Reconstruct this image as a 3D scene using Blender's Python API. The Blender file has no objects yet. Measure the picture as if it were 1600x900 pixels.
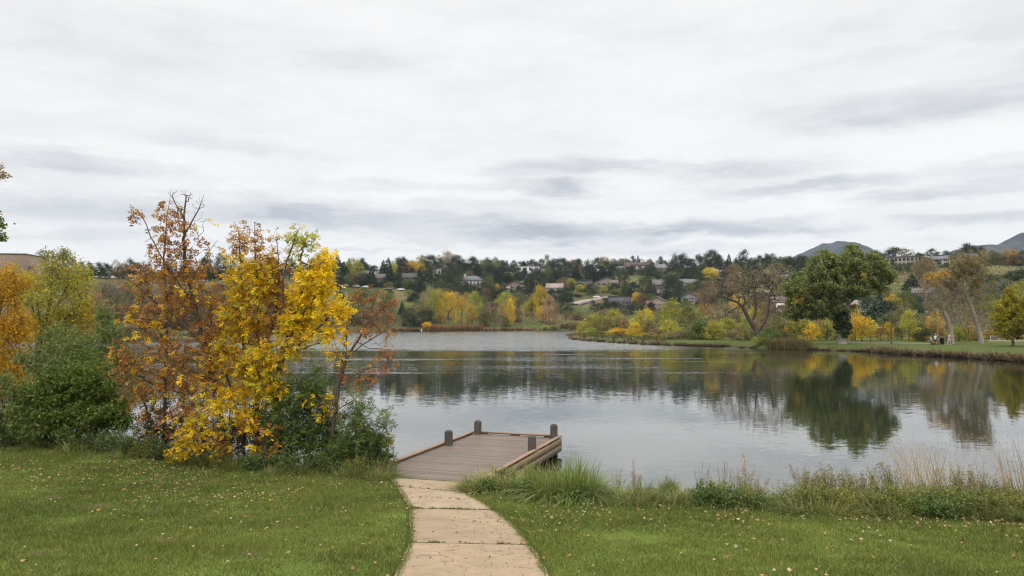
import bpy, bmesh, math, random
import numpy as np
from mathutils import Vector, Matrix, noise

C = bpy.context.scene.collection
SC = bpy.context.scene
PI = math.pi
R = math.radians

# ------------------------------------------------------------------ camera, sky, sun, exposure
F_PX, EYE, HORIZON = 1150.0, 4.3, 503.0          # focal length in photo pixels, eye above the water, horizon row
PITCH = math.atan((HORIZON - 450.0) / F_PX)
cam_d = bpy.data.cameras.new('camera')
cam = bpy.data.objects.new('camera', cam_d)
C.objects.link(cam)
cam.location = (0, 0, EYE)
cam.rotation_euler = (PI / 2 + PITCH, 0, 0)
cam_d.sensor_width = 36.0
cam_d.lens = F_PX / 1600.0 * 36.0
cam_d.clip_start = 0.1
cam_d.clip_end = 20000
SC.camera = cam
SC.view_settings.view_transform = 'Standard'
SC.view_settings.look = 'None'
SC.view_settings.exposure = 0.0
SC.view_settings.gamma = 1.0
SC.view_settings.use_curve_mapping = False
SC.render.engine = 'CYCLES'
SC.cycles.use_denoising = True
SC.cycles.use_adaptive_sampling = False
SC.cycles.filter_width = 1.2
try:
    SC.cycles.denoiser = 'OPENIMAGEDENOISE'
    SC.cycles.denoising_input_passes = 'RGB_ALBEDO_NORMAL'
    SC.cycles.denoising_prefilter = 'ACCURATE'
except Exception:
    pass
SC.cycles.max_bounces = 8
SC.cycles.diffuse_bounces = 3
SC.cycles.glossy_bounces = 2
SC.cycles.transmission_bounces = 3
SC.cycles.transparent_max_bounces = 4
SC.cycles.volume_bounces = 0
SC.cycles.caustics_reflective = False
SC.cycles.caustics_refractive = False

SUN_EL, SUN_ROT = R(52), R(205)                   # a thin overcast: a wide weak sun high behind the camera
sun_d = bpy.data.lights.new('sun', 'SUN')
sun_d.energy = 1.4
sun_d.angle = R(25)
sun_d.color = (1.0, 0.96, 0.9)
sun = bpy.data.objects.new('sun', sun_d)
C.objects.link(sun)
sdir = Vector((math.sin(SUN_ROT) * math.cos(SUN_EL), math.cos(SUN_ROT) * math.cos(SUN_EL), math.sin(SUN_EL)))
sun.rotation_euler = sdir.to_track_quat('Z', 'Y').to_euler()

world = bpy.data.worlds.new('World')
SC.world = world
world.use_nodes = True


class NT:
    """small helper for writing node trees"""
    def __init__(s, tree):
        s.t = tree
        for n in list(tree.nodes):
            tree.nodes.remove(n)

    def n(s, typ, ins=None, **kw):
        nd = s.t.nodes.new(typ)
        for k, v in kw.items():
            setattr(nd, k, v)
        for k, v in (ins or {}).items():
            if hasattr(v, 'is_output') or isinstance(v, bpy.types.NodeSocket):
                s.t.links.new(v, nd.inputs[k])
            else:
                nd.inputs[k].default_value = v
        return nd

    def m(s, op, a, b=0.0, c=None, clamp=False):
        ins = {0: a, 1: b}
        if c is not None:
            ins[2] = c
        nd = s.n('ShaderNodeMath', ins, operation=op, use_clamp=clamp)
        return nd.outputs[0]

    def v(s, op, a, b=(0, 0, 0)):
        nd = s.n('ShaderNodeVectorMath', {0: a, 1: b}, operation=op)
        return nd.outputs['Value'] if op in ('LENGTH', 'DOT_PRODUCT', 'DISTANCE') else nd.outputs[0]

    def mix(s, fac, a, b, blend='MIX'):
        nd = s.n('ShaderNodeMixRGB', {0: fac, 1: a, 2: b}, blend_type=blend)
        return nd.outputs[0]

    def rng(s, val, a, b, c, d, interp='SMOOTHSTEP'):
        nd = s.n('ShaderNodeMapRange', {0: val, 1: a, 2: b, 3: c, 4: d}, interpolation_type=interp)
        return nd.outputs[0]

    def noise(s, vec, scale, detail=3.0, rough=0.5, out='Fac', **kw):
        nd = s.n('ShaderNodeTexNoise', {'Vector': vec, 'Scale': scale, 'Detail': detail, 'Roughness': rough}, **kw)
        return nd.outputs[out]

    def xyz(s, vec):
        return s.n('ShaderNodeSeparateXYZ', {0: vec}).outputs

    def comb(s, x, y, z):
        return s.n('ShaderNodeCombineXYZ', {0: x, 1: y, 2: z}).outputs[0]


def build_world():
    t = NT(world.node_tree)
    d = t.n('ShaderNodeTexCoord').outputs['Generated']
    x, y, z = t.xyz(d)
    az = t.m('ARCTAN2', x, y)
    el = t.m('ARCSINE', z)
    ae = t.comb(az, el, 0.0)
    # streaky warp so that no cloud has a clean edge
    st = t.v('MULTIPLY', ae, (7.0, 30.0, 1.0))
    w1 = t.noise(st, 1.0, 5.0, 0.6, 'Color')
    w2 = t.noise(t.v('MULTIPLY', ae, (22.0, 80.0, 1.0)), 1.0, 4.0, 0.55, 'Color')
    warp = t.v('ADD', t.v('MULTIPLY', t.v('SUBTRACT', w1, (.5, .5, .5)), (0.20, 0.045, 0)),
               t.v('MULTIPLY', t.v('SUBTRACT', w2, (.5, .5, .5)), (0.05, 0.016, 0)))
    p = t.v('ADD', ae, warp)
    clouds = [  # photo x, y, half width, half height, weight
        (530, 85, 120, 30, .30), (330, 40, 160, 26, .16), (80, 60, 120, 22, .18), (100, 195, 230, 26, .22), (120, 262, 190, 26, .62), (350, 228, 160, 12, .24),
        (430, 332, 330, 30, .62), (690, 345, 240, 22, .50), (130, 325, 220, 20, .45), (90, 365, 200, 12, .30),
        (900, 262, 190, 16, .60), (885, 294, 90, 17, .85), (780, 284, 70, 14, .42), (1150, 264, 150, 20, .55),
        (1255, 290, 180, 16, .62), (1460, 300, 110, 12, .60), (1430, 168, 210, 30, .52), (1590, 135, 130, 50, .48),
        (860, 366, 340, 20, .80), (1150, 350, 200, 16, .60), (1262, 356, 80, 10, .60), (1010, 389, 290, 9, .40),
        (1510, 342, 130, 11, .40), (1610, 20, 120, 34, .32), (1280, 45, 140, 26, .16), (1360, 80, 120, 16, .14),
        (800, 320, 300, 10, .25), (620, 290, 220, 10, .25), (500, 385, 300, 7, .25), (1560, 265, 120, 25, .22)]
    tot = None
    for cx, cy, rx, ry, wgt in clouds:
        a0 = math.atan((cx - 800) / F_PX)
        e0 = math.atan((HORIZON - cy) / math.hypot(F_PX, cx - 800))
        q = t.v('MULTIPLY', t.v('SUBTRACT', p, (a0, e0, 0)), (F_PX / rx / 1.25, F_PX / ry / 1.25, 0))
        g = t.rng(t.v('LENGTH', q), 0.0, 1.0, wgt, 0.0)
        tot = g if tot is None else t.m('MAXIMUM', t.m('MULTIPLY', t.m('ADD', tot, g), 0.82), t.m('MAXIMUM', tot, g))
    fine = t.noise(t.v('MULTIPLY', p, (5.5, 26.0, 1.0)), 1.0, 6.0, 0.6)
    fine2 = t.noise(t.v('MULTIPLY', ae, (3.0, 9.0, 1.0)), 1.3, 5.0, 0.6)
    low = t.rng(el, 0.02, 0.27, 1.0, 0.25)
    grey = t.m('ADD', t.m('MULTIPLY', tot, t.rng(fine, 0.25, 0.7, 0.6, 1.15)),
               t.m('MULTIPLY', low, t.rng(fine, 0.46, 0.74, 0.0, 0.24)))
    grey = t.m('ADD', grey, t.m('ADD', t.rng(fine2, 0.40, 0.72, 0.0, 0.20), t.rng(t.noise(t.v('MULTIPLY', p, (2.2, 7.5, 1.0)), 1.0, 6.0, 0.6), 0.42, 0.70, 0.0, 0.20)), clamp=True)
    lowband = t.rng(el, 0.04, 0.30, 1.0, 0.0)
    white = t.mix(lowband, (1.0, 0.995, 0.985, 1), (1.10, 1.09, 1.06, 1))
    dark = t.mix(lowband, (0.56, 0.59, 0.635, 1), (0.46, 0.50, 0.56, 1))
    col = t.mix(grey, white, dark)
    glow = t.m('MULTIPLY', t.rng(el, 0.075, 0.115, 1.0, 0.0), t.rng(fine, 0.40, 0.6, 0.9, 0.1))
    col = t.mix(t.m('MULTIPLY', glow, 0.75), col, (0.99, 0.97, 0.93, 1))
    zen = t.rng(el, 0.42, 1.0, 1.0, 2.95)                   # overcast skies are brighter overhead
    col = t.mix(1.0, col, t.comb(zen, t.m('POWER', zen, 0.96), t.m('POWER', zen, 0.89)), 'MULTIPLY')
    sky = t.n('ShaderNodeTexSky', sky_type='NISHITA', sun_disc=False, sun_elevation=SUN_EL, sun_rotation=SUN_ROT)
    skyc = t.mix(1.0, sky.outputs[0], (0.1, 0.1, 0.1, 1), 'MULTIPLY')
    col = t.mix(0.95, skyc, col)
    bg = t.n('ShaderNodeBackground', {0: col, 1: 1.0})
    out = t.n('ShaderNodeOutputWorld', {0: bg.outputs[0]})
    try:
        world.cycles.sampling_method = 'MANUAL'
        world.cycles.sample_map_resolution = 512
    except Exception:
        pass


build_world()

# ------------------------------------------------------------------ from a photo pixel to a place
def ray(px, py):
    cx, cz = (px - 800.0) / F_PX, (450.0 - py) / F_PX
    s, c = math.sin(PITCH), math.cos(PITCH)
    return cx, c - s * cz, s + c * cz


def P(px, py, D):
    """the point on the sight line of a photo pixel at depth y = D"""
    dx, dy, dz = ray(px, py)
    return np.array((dx / dy * D, D, EYE + dz / dy * D))


def on_z(px, py, z):
    dx, dy, dz = ray(px, py)
    k = (z - EYE) / dz
    return np.array((dx * k, dy * k, z))


def mpp(D):
    return D / F_PX                                   # metres per photo pixel at depth D


# ------------------------------------------------------------------ terrain
far_px = [(-900, 537), (0, 534), (130, 533), (240, 532), (320, 529), (400, 523), (480, 519.5), (560, 518.2), (640, 517.6),
          (700, 517.2), (760, 516.6), (830, 516.9), (880, 516.6), (960, 516.2), (935, 521), (912, 525), (888, 527.3), (886, 529.0),
          (905, 531.5), (950, 535), (1000, 538), (1060, 540.3), (1130, 542), (1180, 544.8), (1240, 546.5), (1320, 548.5), (1360, 550), (1400, 553),
          (1450, 556), (1500, 558.8), (1550, 562), (1600, 565.5), (1700, 573), (1850, 586), (2300, 640)]
shore = [tuple(on_z(a, b, 0.0)[:2]) for a, b in far_px]
shore += [(70, 12), (40, 14.8), (25, 15.8), (14, 15.7), (8, 15.9), (4.5, 16.1), (2.6, 16.5), (1.2, 17.1), (0.0, 17.8), (-1.3, 18.4), (-2.8, 18.95),
          (-4.2, 19.5), (-6, 20.6), (-8, 21.4), (-11, 22.3), (-15, 24.0), (-22, 26), (-35, 28), (-80, 34), (-260, 60)]
SH = np.array(shore)


def lake_sd(x, y):
    """signed distance to the lake shore, positive on land"""
    x = np.asarray(x, float); y = np.asarray(y, float)
    a = SH; b = np.roll(SH, -1, 0)
    best = np.full(x.shape, 1e18); inside = np.zeros(x.shape, bool)
    for (ax, ay), (bx, by) in zip(a, b):
        ex, ey = bx - ax, by - ay
        t = np.clip(((x - ax) * ex + (y - ay) * ey) / (ex * ex + ey * ey + 1e-12), 0, 1)
        best = np.minimum(best, (x - ax - t * ex) ** 2 + (y - ay - t * ey) ** 2)
        cond = (ay > y) != (by > y)
        xi = ax + (y - ay) * ex / (ey if ey != 0 else 1e-12)
        inside ^= cond & (x < xi)
    d = np.sqrt(best)
    return np.where(inside, -d, d)


T_PX = [-900, 0, 150, 300, 400, 480, 560, 640, 760, 880, 960, 1050, 1130, 1220, 1320, 1400, 1500, 1600, 2000]
T_FOOT = [185, 186, 186, 196, 250, 300, 330, 345, 366, 368, 372, 330, 250, 190, 165, 158, 150, 140, 120]
T_RIDGE = [260, 258, 258, 275, 370, 440, 490, 520, 560, 590, 600, 580, 545, 510, 480, 460, 445, 435, 400]
T_TOPY = [426, 430, 434, 434, 432, 430, 428, 424, 424, 426, 421, 424, 420, 416, 415, 415, 411, 412, 404]


def smooth(t):
    t = np.clip(t, 0, 1)
    return t * t * (3 - 2 * t)


def vnoise(x, y, s, seed=0.0):
    """cheap smooth value noise in numpy"""
    x = np.asarray(x, float) / s + 17.3 + seed * 7.7; y = np.asarray(y, float) / s + 5.1 + seed * 3.1
    xi, yi = np.floor(x), np.floor(y)
    fx, fy = smooth(x - xi), smooth(y - yi)

    def h(i, j):
        v = np.sin(i * 127.1 + j * 311.7 + seed * 74.7) * 43758.5453
        return v - np.floor(v)
    return (h(xi, yi) * (1 - fx) + h(xi + 1, yi) * fx) * (1 - fy) + (h(xi, yi + 1) * (1 - fx) + h(xi + 1, yi + 1) * fx) * fy - 0.5


def profile(y):
    return np.interp(y, [-60, -10, 0, 4, 8.7, 13, 17.8, 22, 40], [5.5, 3.3, 2.6, 1.95, 1.30, 0.86, 0.52, 0.56, 0.9])


def terrain(x, y):
    x = np.asarray(x, float); y = np.asarray(y, float)
    d = lake_sd(x, y)
    px = np.clip(800 + F_PX * x / np.maximum(y, 1.0), -900, 2000)
    px = np.where(y < 1, 2000, px)
    near = y < 60
    foot = np.interp(px, T_PX, T_FOOT); ridge = np.interp(px, T_PX, T_RIDGE)
    zr = EYE + (HORIZON - np.interp(px, T_PX, T_TOPY)) / F_PX * ridge
    t = (y - foot) / (ridge - foot)
    tc = np.clip(t, 0, 1)
    hill = (zr - 1.2) * tc ** 1.12 * np.where(t > 0, 1, 0)
    hill = np.where(t > 1, (zr - 1.2) - (y - ridge) * 0.035, hill)
    hill = np.maximum(hill, 0)
    rough = smooth(tc * 5) * (vnoise(x, y, 42, 1) * 4.0 + vnoise(x, y, 15, 2) * 1.4 + vnoise(x, y, 5, 3) * 0.4)
    flat = 0.75 + 0.006 * np.clip(d, 0, 60) + vnoise(x, y, 9, 4) * 0.12
    base_far = flat * smooth(d / 2.2) + hill + rough
    base_near = (profile(y) + vnoise(x, y, 2.6, 5) * 0.05 + vnoise(x, y, 0.7, 8) * 0.012) * smooth(d / 1.0)
    k = smooth((y - 40) / 40)
    z = base_near * (1 - k) + base_far * k
    return np.where(d < 0, np.maximum(-0.08 + 0.3 * d, -1.6), z)


def tz(x, y):
    return float(terrain(np.array([x]), np.array([y]))[0])


def on_ground(px, py, lo=60.0, hi=760.0):
    """where the sight line of a pixel first meets land beyond depth lo; the ridge line if it passes above"""
    dx, dy, dz = ray(px, py)
    D = np.arange(lo, hi, 1.0)
    x = dx / dy * D; zr = EYE + dz / dy * D
    z = terrain(x, D)
    ok = np.nonzero((z >= zr) & (lake_sd(x, D) > 0.3))[0]
    if len(ok):
        i = ok[0]
        return np.array((x[i], D[i], z[i]))
    Dr = float(np.interp(px, T_PX, T_RIDGE)) + 6
    return np.array((dx / dy * Dr, Dr, tz(dx / dy * Dr, Dr)))


# ------------------------------------------------------------------ object helpers
def tag(o, label=None, cat=None, group=None, kind=None):
    if label: o['label'] = label
    if cat: o['category'] = cat
    if group: o['group'] = group
    if kind: o['kind'] = kind
    return o


def empty(name, loc=(0, 0, 0), rz=0.0, label=None, cat=None, group=None):
    o = bpy.data.objects.new(name, None)
    C.objects.link(o)
    o.location = tuple(float(v) for v in loc)
    o.rotation_euler = (0, 0, rz)
    o.empty_display_size = 0.2
    return tag(o, label, cat, group)


class MB:
    """collects vertices and faces of ONE mesh"""
    def __init__(s):
        s.V, s.F, s.M, s.K, s.n = [], [], [], [], 0

    def add(s, V, F, mat=0, col=None):
        V = np.asarray(V, float).reshape(-1, 3)
        F = np.asarray(F, int)
        s.V.append(V); s.F.append(F + s.n); s.M.append(np.full(len(F), mat, int))
        k = np.ones((len(F), 4))
        if col is not None:
            k[:, :3] = np.asarray(col)
        s.K.append(k)
        s.n += len(V)
        return s

    def box(s, cx, cy, cz, sx, sy, sz, rz=0.0, mat=0, col=None):
        v = np.array([(a, b, c) for a in (-.5, .5) for b in (-.5, .5) for c in (-.5, .5)]) * (sx, sy, sz)
        if rz:
            c_, s_ = math.cos(rz), math.sin(rz)
            v = np.stack([v[:, 0] * c_ - v[:, 1] * s_, v[:, 0] * s_ + v[:, 1] * c_, v[:, 2]], 1)
        f = [(0, 1, 3, 2), (4, 6, 7, 5), (0, 4, 5, 1), (2, 3, 7, 6), (0, 2, 6, 4), (1, 5, 7, 3)]
        return s.add(v + (cx, cy, cz), f, mat, col)

    def tube(s, pts, rad, sides=6, mat=0, col=None, cap=True):
        pts = np.asarray(pts, float); n = len(pts)
        rad = np.broadcast_to(np.asarray(rad, float), (n,))
        tg = np.gradient(pts, axis=0)
        tg /= np.linalg.norm(tg, axis=1, keepdims=True) + 1e-9
        ref = np.array((0.31, 0.17, 0.93)) if abs(tg[0, 2]) < .8 else np.array((0.93, 0.2, 0.1))
        a = np.cross(tg, ref); a /= np.linalg.norm(a, axis=1, keepdims=True) + 1e-9
        b = np.cross(tg, a)
        th = np.arange(sides) * 2 * PI / sides
        V = pts[:, None, :] + rad[:, None, None] * (a[:, None, :] * np.cos(th)[None, :, None] + b[:, None, :] * np.sin(th)[None, :, None])
        i = np.arange(n - 1)[:, None] * sides; j = np.arange(sides)[None, :]; j2 = (j + 1) % sides
        Fq = np.stack([i + j, i + j2, i + sides + j2, i + sides + j], -1).reshape(-1, 4)
        s.add(V.reshape(-1, 3), Fq, mat, col)
        if cap:
            k = s.n - n * sides
            for base in (k, k + (n - 1) * sides):
                for q in range(1, sides - 1):
                    s.F.append(np.array([[base, base + q, base + q + 1]])); s.M.append(np.array([mat]))
                    kk = np.ones((1, 4))
                    if col is not None: kk[:, :3] = np.asarray(col) if np.ndim(col) == 1 else np.asarray(col)[0]
                    s.K.append(kk)
        return s

    def build(s, name, mats, parent=None, smooth_=False, link=True):
        me = bpy.data.meshes.new(name)
        V = np.concatenate(s.V)
        me.vertices.add(len(V)); me.vertices.foreach_set('co', V.ravel().astype(np.float32))
        cnt = np.concatenate([np.full(len(f), f.shape[1], int) for f in s.F])
        idx = np.concatenate([f.ravel() for f in s.F]).astype(np.int32)
        me.loops.add(len(idx)); me.loops.foreach_set('vertex_index', idx)
        me.polygons.add(len(cnt))
        me.polygons.foreach_set('loop_start', np.concatenate([[0], np.cumsum(cnt)[:-1]]).astype(np.int32))
        me.polygons.foreach_set('material_index', np.concatenate(s.M).astype(np.int32))
        if smooth_:
            me.polygons.foreach_set('use_smooth', np.ones(len(cnt), bool))
        a = me.attributes.new('col', 'FLOAT_COLOR', 'FACE')
        a.data.foreach_set('color', np.concatenate(s.K).ravel().astype(np.float32))
        for m in (mats if isinstance(mats, (list, tuple)) else [mats]):
            me.materials.append(m)
        me.update(calc_edges=True)
        o = bpy.data.objects.new(name, me)
        if link: C.objects.link(o)
        if parent is not None: o.parent = parent
        return o


def copy_of(o, parent=None):
    c = o.copy()
    C.objects.link(c)
    if parent is not None: c.parent = parent
    return c


def copy_tree(o, parent=None):
    c = copy_of(o, parent)
    for ch in list(o.children):
        copy_tree(ch, c)
    return c


# ------------------------------------------------------------------ materials
def mat_new(name):
    m = bpy.data.materials.new(name)
    m.use_nodes = True
    return m, NT(m.node_tree)


def finish(t, col, rough=0.7, normal=None, spec=0.3, metal=0.0):
    ins = {'Base Color': col, 'Roughness': rough, 'Metallic': metal, 'Specular IOR Level': spec}
    if normal is not None: ins['Normal'] = normal
    b = t.n('ShaderNodeBsdfPrincipled', ins)
    t.n('ShaderNodeOutputMaterial', {0: b.outputs[0]})
    return b


def simple(name, col, rough=0.7, var=0.15, scale=6.0, bump=0.0, spec=0.3, metal=0.0, objcol=False):
    """a procedural colour with soft blotches and optional bump"""
    m, t = mat_new(name)
    oc = t.n('ShaderNodeTexCoord').outputs['Object']
    f = t.noise(oc, scale, 5.0, 0.6)
    k = t.rng(f, 0.25, 0.75, 1 - var, 1 + var, 'LINEAR')
    base = t.mix(1.0, (*col, 1), t.comb(k, k, k), 'MULTIPLY')
    if objcol:
        base = t.mix(1.0, base, t.n('ShaderNodeObjectInfo').outputs['Color'], 'MULTIPLY')
    nrm = None
    if bump:
        nrm = t.n('ShaderNodeBump', {'Strength': bump, 'Distance': 0.02, 'Height': t.noise(oc, scale * 6, 4.0, .6)}).outputs[0]
    finish(t, base, rough, nrm, spec, metal)
    return m


def leaf_material(name, trans=0.3, rough=0.55, spec=0.25):
    """every leaf carries its own colour; object colour tells the copies apart"""
    m, t = mat_new(name)
    a = t.n('ShaderNodeAttribute', attribute_name='col').outputs['Color']
    c = t.mix(1.0, a, t.n('ShaderNodeObjectInfo').outputs['Color'], 'MULTIPLY')
    b = t.n('ShaderNodeBsdfPrincipled', {'Base Color': c, 'Roughness': rough, 'Specular IOR Level': spec})
    tr = t.n('ShaderNodeBsdfTranslucent', {0: c})
    mx = t.n('ShaderNodeMixShader', {0: trans, 1: b.outputs[0], 2: tr.outputs[0]})
    t.n('ShaderNodeOutputMaterial', {0: mx.outputs[0]})
    return m


def bark_material(name, col, var=0.35):
    m, t = mat_new(name)
    oc = t.n('ShaderNodeTexCoord').outputs['Object']
    f = t.noise(t.v('MULTIPLY', oc, (9.0, 9.0, 1.6)), 2.0, 6.0, 0.65)
    k = t.rng(f, 0.3, 0.7, 1 - var, 1 + var, 'LINEAR')
    c = t.mix(1.0, (*col, 1), t.comb(k, k, k), 'MULTIPLY')
    c = t.mix(1.0, c, t.n('ShaderNodeObjectInfo').outputs['Color'], 'MULTIPLY')
    nb = t.n('ShaderNodeBump', {'Strength': 0.5, 'Distance': 0.02, 'Height': f}).outputs[0]
    finish(t, c, 0.85, nb, 0.15)
    return m


LEAF = leaf_material('leaf', trans=0.38)
NEEDLE = leaf_material('needle', trans=0.12, rough=0.7, spec=0.15)
BLADE = leaf_material('grass_blade', trans=0.3, rough=0.55)
BARK = bark_material('bark', (0.10, 0.078, 0.06))
PALEBARK = bark_material('pale_bark', (0.30, 0.265, 0.225), 0.3)
# ------------------------------------------------------------------ the setting: ground, lake, path, mountains, air
rng0 = np.random.default_rng(11)


def in_poly(x, y, poly):
    x = np.asarray(x); y = np.asarray(y)
    ins = np.zeros(x.shape, bool)
    n = len(poly)
    for i in range(n):
        ax, ay = poly[i]; bx, by = poly[(i + 1) % n]
        cond = (ay > y) != (by > y)
        ins ^= cond & (x < ax + (y - ay) * (bx - ax) / ((by - ay) or 1e-12))
    return ins


def near_ground(px, py):
    dx, dy, dz = ray(px, py)
    D = np.arange(4, 45, 0.02)
    i = int(np.argmax(profile(D) >= EYE + dz / dy * D))
    return (dx / dy * D[i], D[i])


PATH_ROWS = [  # left edge pixel, right edge pixel, joint here?
    ((608, 747), (727, 756), 1), ((619, 762), (724, 771.5), 1), ((630, 780), (748, 785), 0), ((640, 797), (772, 800), 1), ((639.5, 815), (800, 822), 0),
    ((639, 835), (818, 840), 0), ((638, 851), (830, 855), 1), ((630, 878), (845, 878), 0), ((617, 902), (856, 902), 0)]
path_L = [near_ground(*a) for a, b, j in PATH_ROWS] + [(-1.16, 7.2), (-0.75, 5.6), (-0.1, 3.8), (0.9, 1.8)]
path_R = [near_ground(*b) for a, b, j in PATH_ROWS] + [(0.62, 7.3), (1.05, 5.8), (1.65, 4.3), (2.6, 2.6)]
path_J = [j for a, b, j in PATH_ROWS] + [1, 0, 1, 1]
PATH_POLY = path_L + path_R[::-1]
DIRT = [(240, 797, 24, 7), (268, 843, 40, 10), (78, 778, 26, 7), (55, 867, 22, 10), (150, 790, 30, 6), (395, 868, 12, 6), (320, 786, 16, 5), (1370, 860, 10, 5)]
DIRT_W = []
for a, b, c, d in DIRT:
    q = near_ground(a, b)
    DIRT_W.append((q[0], q[1], c * mpp(q[1]), d * mpp(q[1]) * q[1] / 3.2))


def dirt_mask(x, y):
    k = np.zeros(np.shape(x))
    for a, b, c, d in DIRT_W:
        k = np.maximum(k, 1 - smooth(np.hypot((x - a) / c, (y - b) / d) - 0.35 + vnoise(x, y, .25, 6) * 0.9))
    return k


def build_ground():
    az = np.concatenate([np.arange(-180, -52, 4.0), np.arange(-52, 52, 0.26), np.arange(52, 180, 4.0)])
    az = np.radians(az)
    rr = np.concatenate([np.arange(0.6, 7, 0.4), np.arange(7, 30, 0.16), np.arange(30, 70, 1.0), np.arange(70, 215, 1.2), np.arange(215, 420, 2.4), np.arange(420, 720, 6),
                         np.geomspace(720, 4200, 40)])
    A, Q = np.meshgrid(az, rr)
    X, Y = Q * np.sin(A), Q * np.cos(A)
    Z = terrain(X.ravel(), Y.ravel()).reshape(X.shape)
    n, m = X.shape
    V = np.concatenate([np.stack([X, Y, Z], -1).reshape(-1, 3), [[0, 0, tz(0, 0)]]])
    i = np.arange(n - 1)[:, None] * m; j = np.arange(m)[None, :]; j2 = (j + 1) % m
    Fq = np.stack([i + j, i + j2, i + m + j2, i + m + j], -1).reshape(-1, 4)[:, ::-1]
    Ft = np.stack([np.full(m, n * m), np.arange(m), (np.arange(m) + 1) % m], -1)[:, ::-1]
    cx, cy = V[Fq].mean(1)[:, 0], V[Fq].mean(1)[:, 1]
    d = lake_sd(cx, cy)
    px = 800 + F_PX * cx / np.maximum(cy, 1)
    foot = np.interp(np.clip(px, -900, 2000), T_PX, T_FOOT)
    nz = vnoise(cx, cy, 30, 1)[:, None] + vnoise(cx, cy, 9, 2)[:, None] * .7 + vnoise(cx, cy, 2.5, 3)[:, None] * .4
    lawn = np.array((0.10, 0.135, 0.03)) * (1 + nz * 0.25)
    park = np.array((0.078, 0.100, 0.030)) * (1 + nz * 0.2)
    dry = np.array((0.135, 0.115, 0.056)) * (1 + nz * 0.45) + np.array((-0.02, 0.0, 0.0)) * nz
    green = np.array((0.085, 0.095, 0.035)) * (1 + nz * 0.4)
    mud = np.array((0.055, 0.045, 0.03))
    kd = np.clip(vnoise(cx, cy, 24, 9)[:, None] * 2.2 + 0.5, 0, 1)
    hillc = dry * kd + green * (1 - kd)
    col = np.where((cy < 60)[:, None], lawn, hillc)
    isp = (cy > 60) & (cy < foot - 2) & (px > 1040)
    col = np.where(isp[:, None], park, col)
    bank = (1 - smooth((d - 0.1) / np.where(cy < 60, 0.9, 1.3)))[:, None]
    col = col * (1 - bank) + mud * bank
    dm = dirt_mask(cx, cy)[:, None] * (cy < 40)[:, None] * .75
    col = col * (1 - dm) + np.array((0.10, 0.07, 0.045)) * dm
    mb = MB().add(V, Fq, 0, np.clip(col, 0.005, 1))
    mb.F.append(Ft); mb.M.append(np.zeros(len(Ft), int)); mb.K.append(np.tile((0.06, 0.088, 0.022, 1.0), (len(Ft), 1)))
    m_, t = mat_new('ground')
    a = t.n('ShaderNodeAttribute', attribute_name='col').outputs['Color']
    oc = t.n('ShaderNodeTexCoord').outputs['Object']
    f1 = t.noise(oc, 14.0, 5.0, 0.7); f2 = t.noise(oc, 1.1, 4.0, 0.6)
    k = t.m('MULTIPLY', t.rng(f1, 0.3, 0.7, 0.72, 1.28, 'LINEAR'), t.rng(f2, 0.3, 0.7, 0.82, 1.18, 'LINEAR'))
    c = t.mix(1.0, a, t.comb(k, k, k), 'MULTIPLY')
    nb = t.n('ShaderNodeBump', {'Strength': 0.6, 'Distance': 0.03, 'Height': f1}).outputs[0]
    finish(t, c, 0.95, nb, 0.05)
    o = mb.build('ground', m_, smooth_=True)
    tag(o, 'lawn, banks and hillside around the lake', 'ground', kind='structure')


build_ground()


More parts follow.
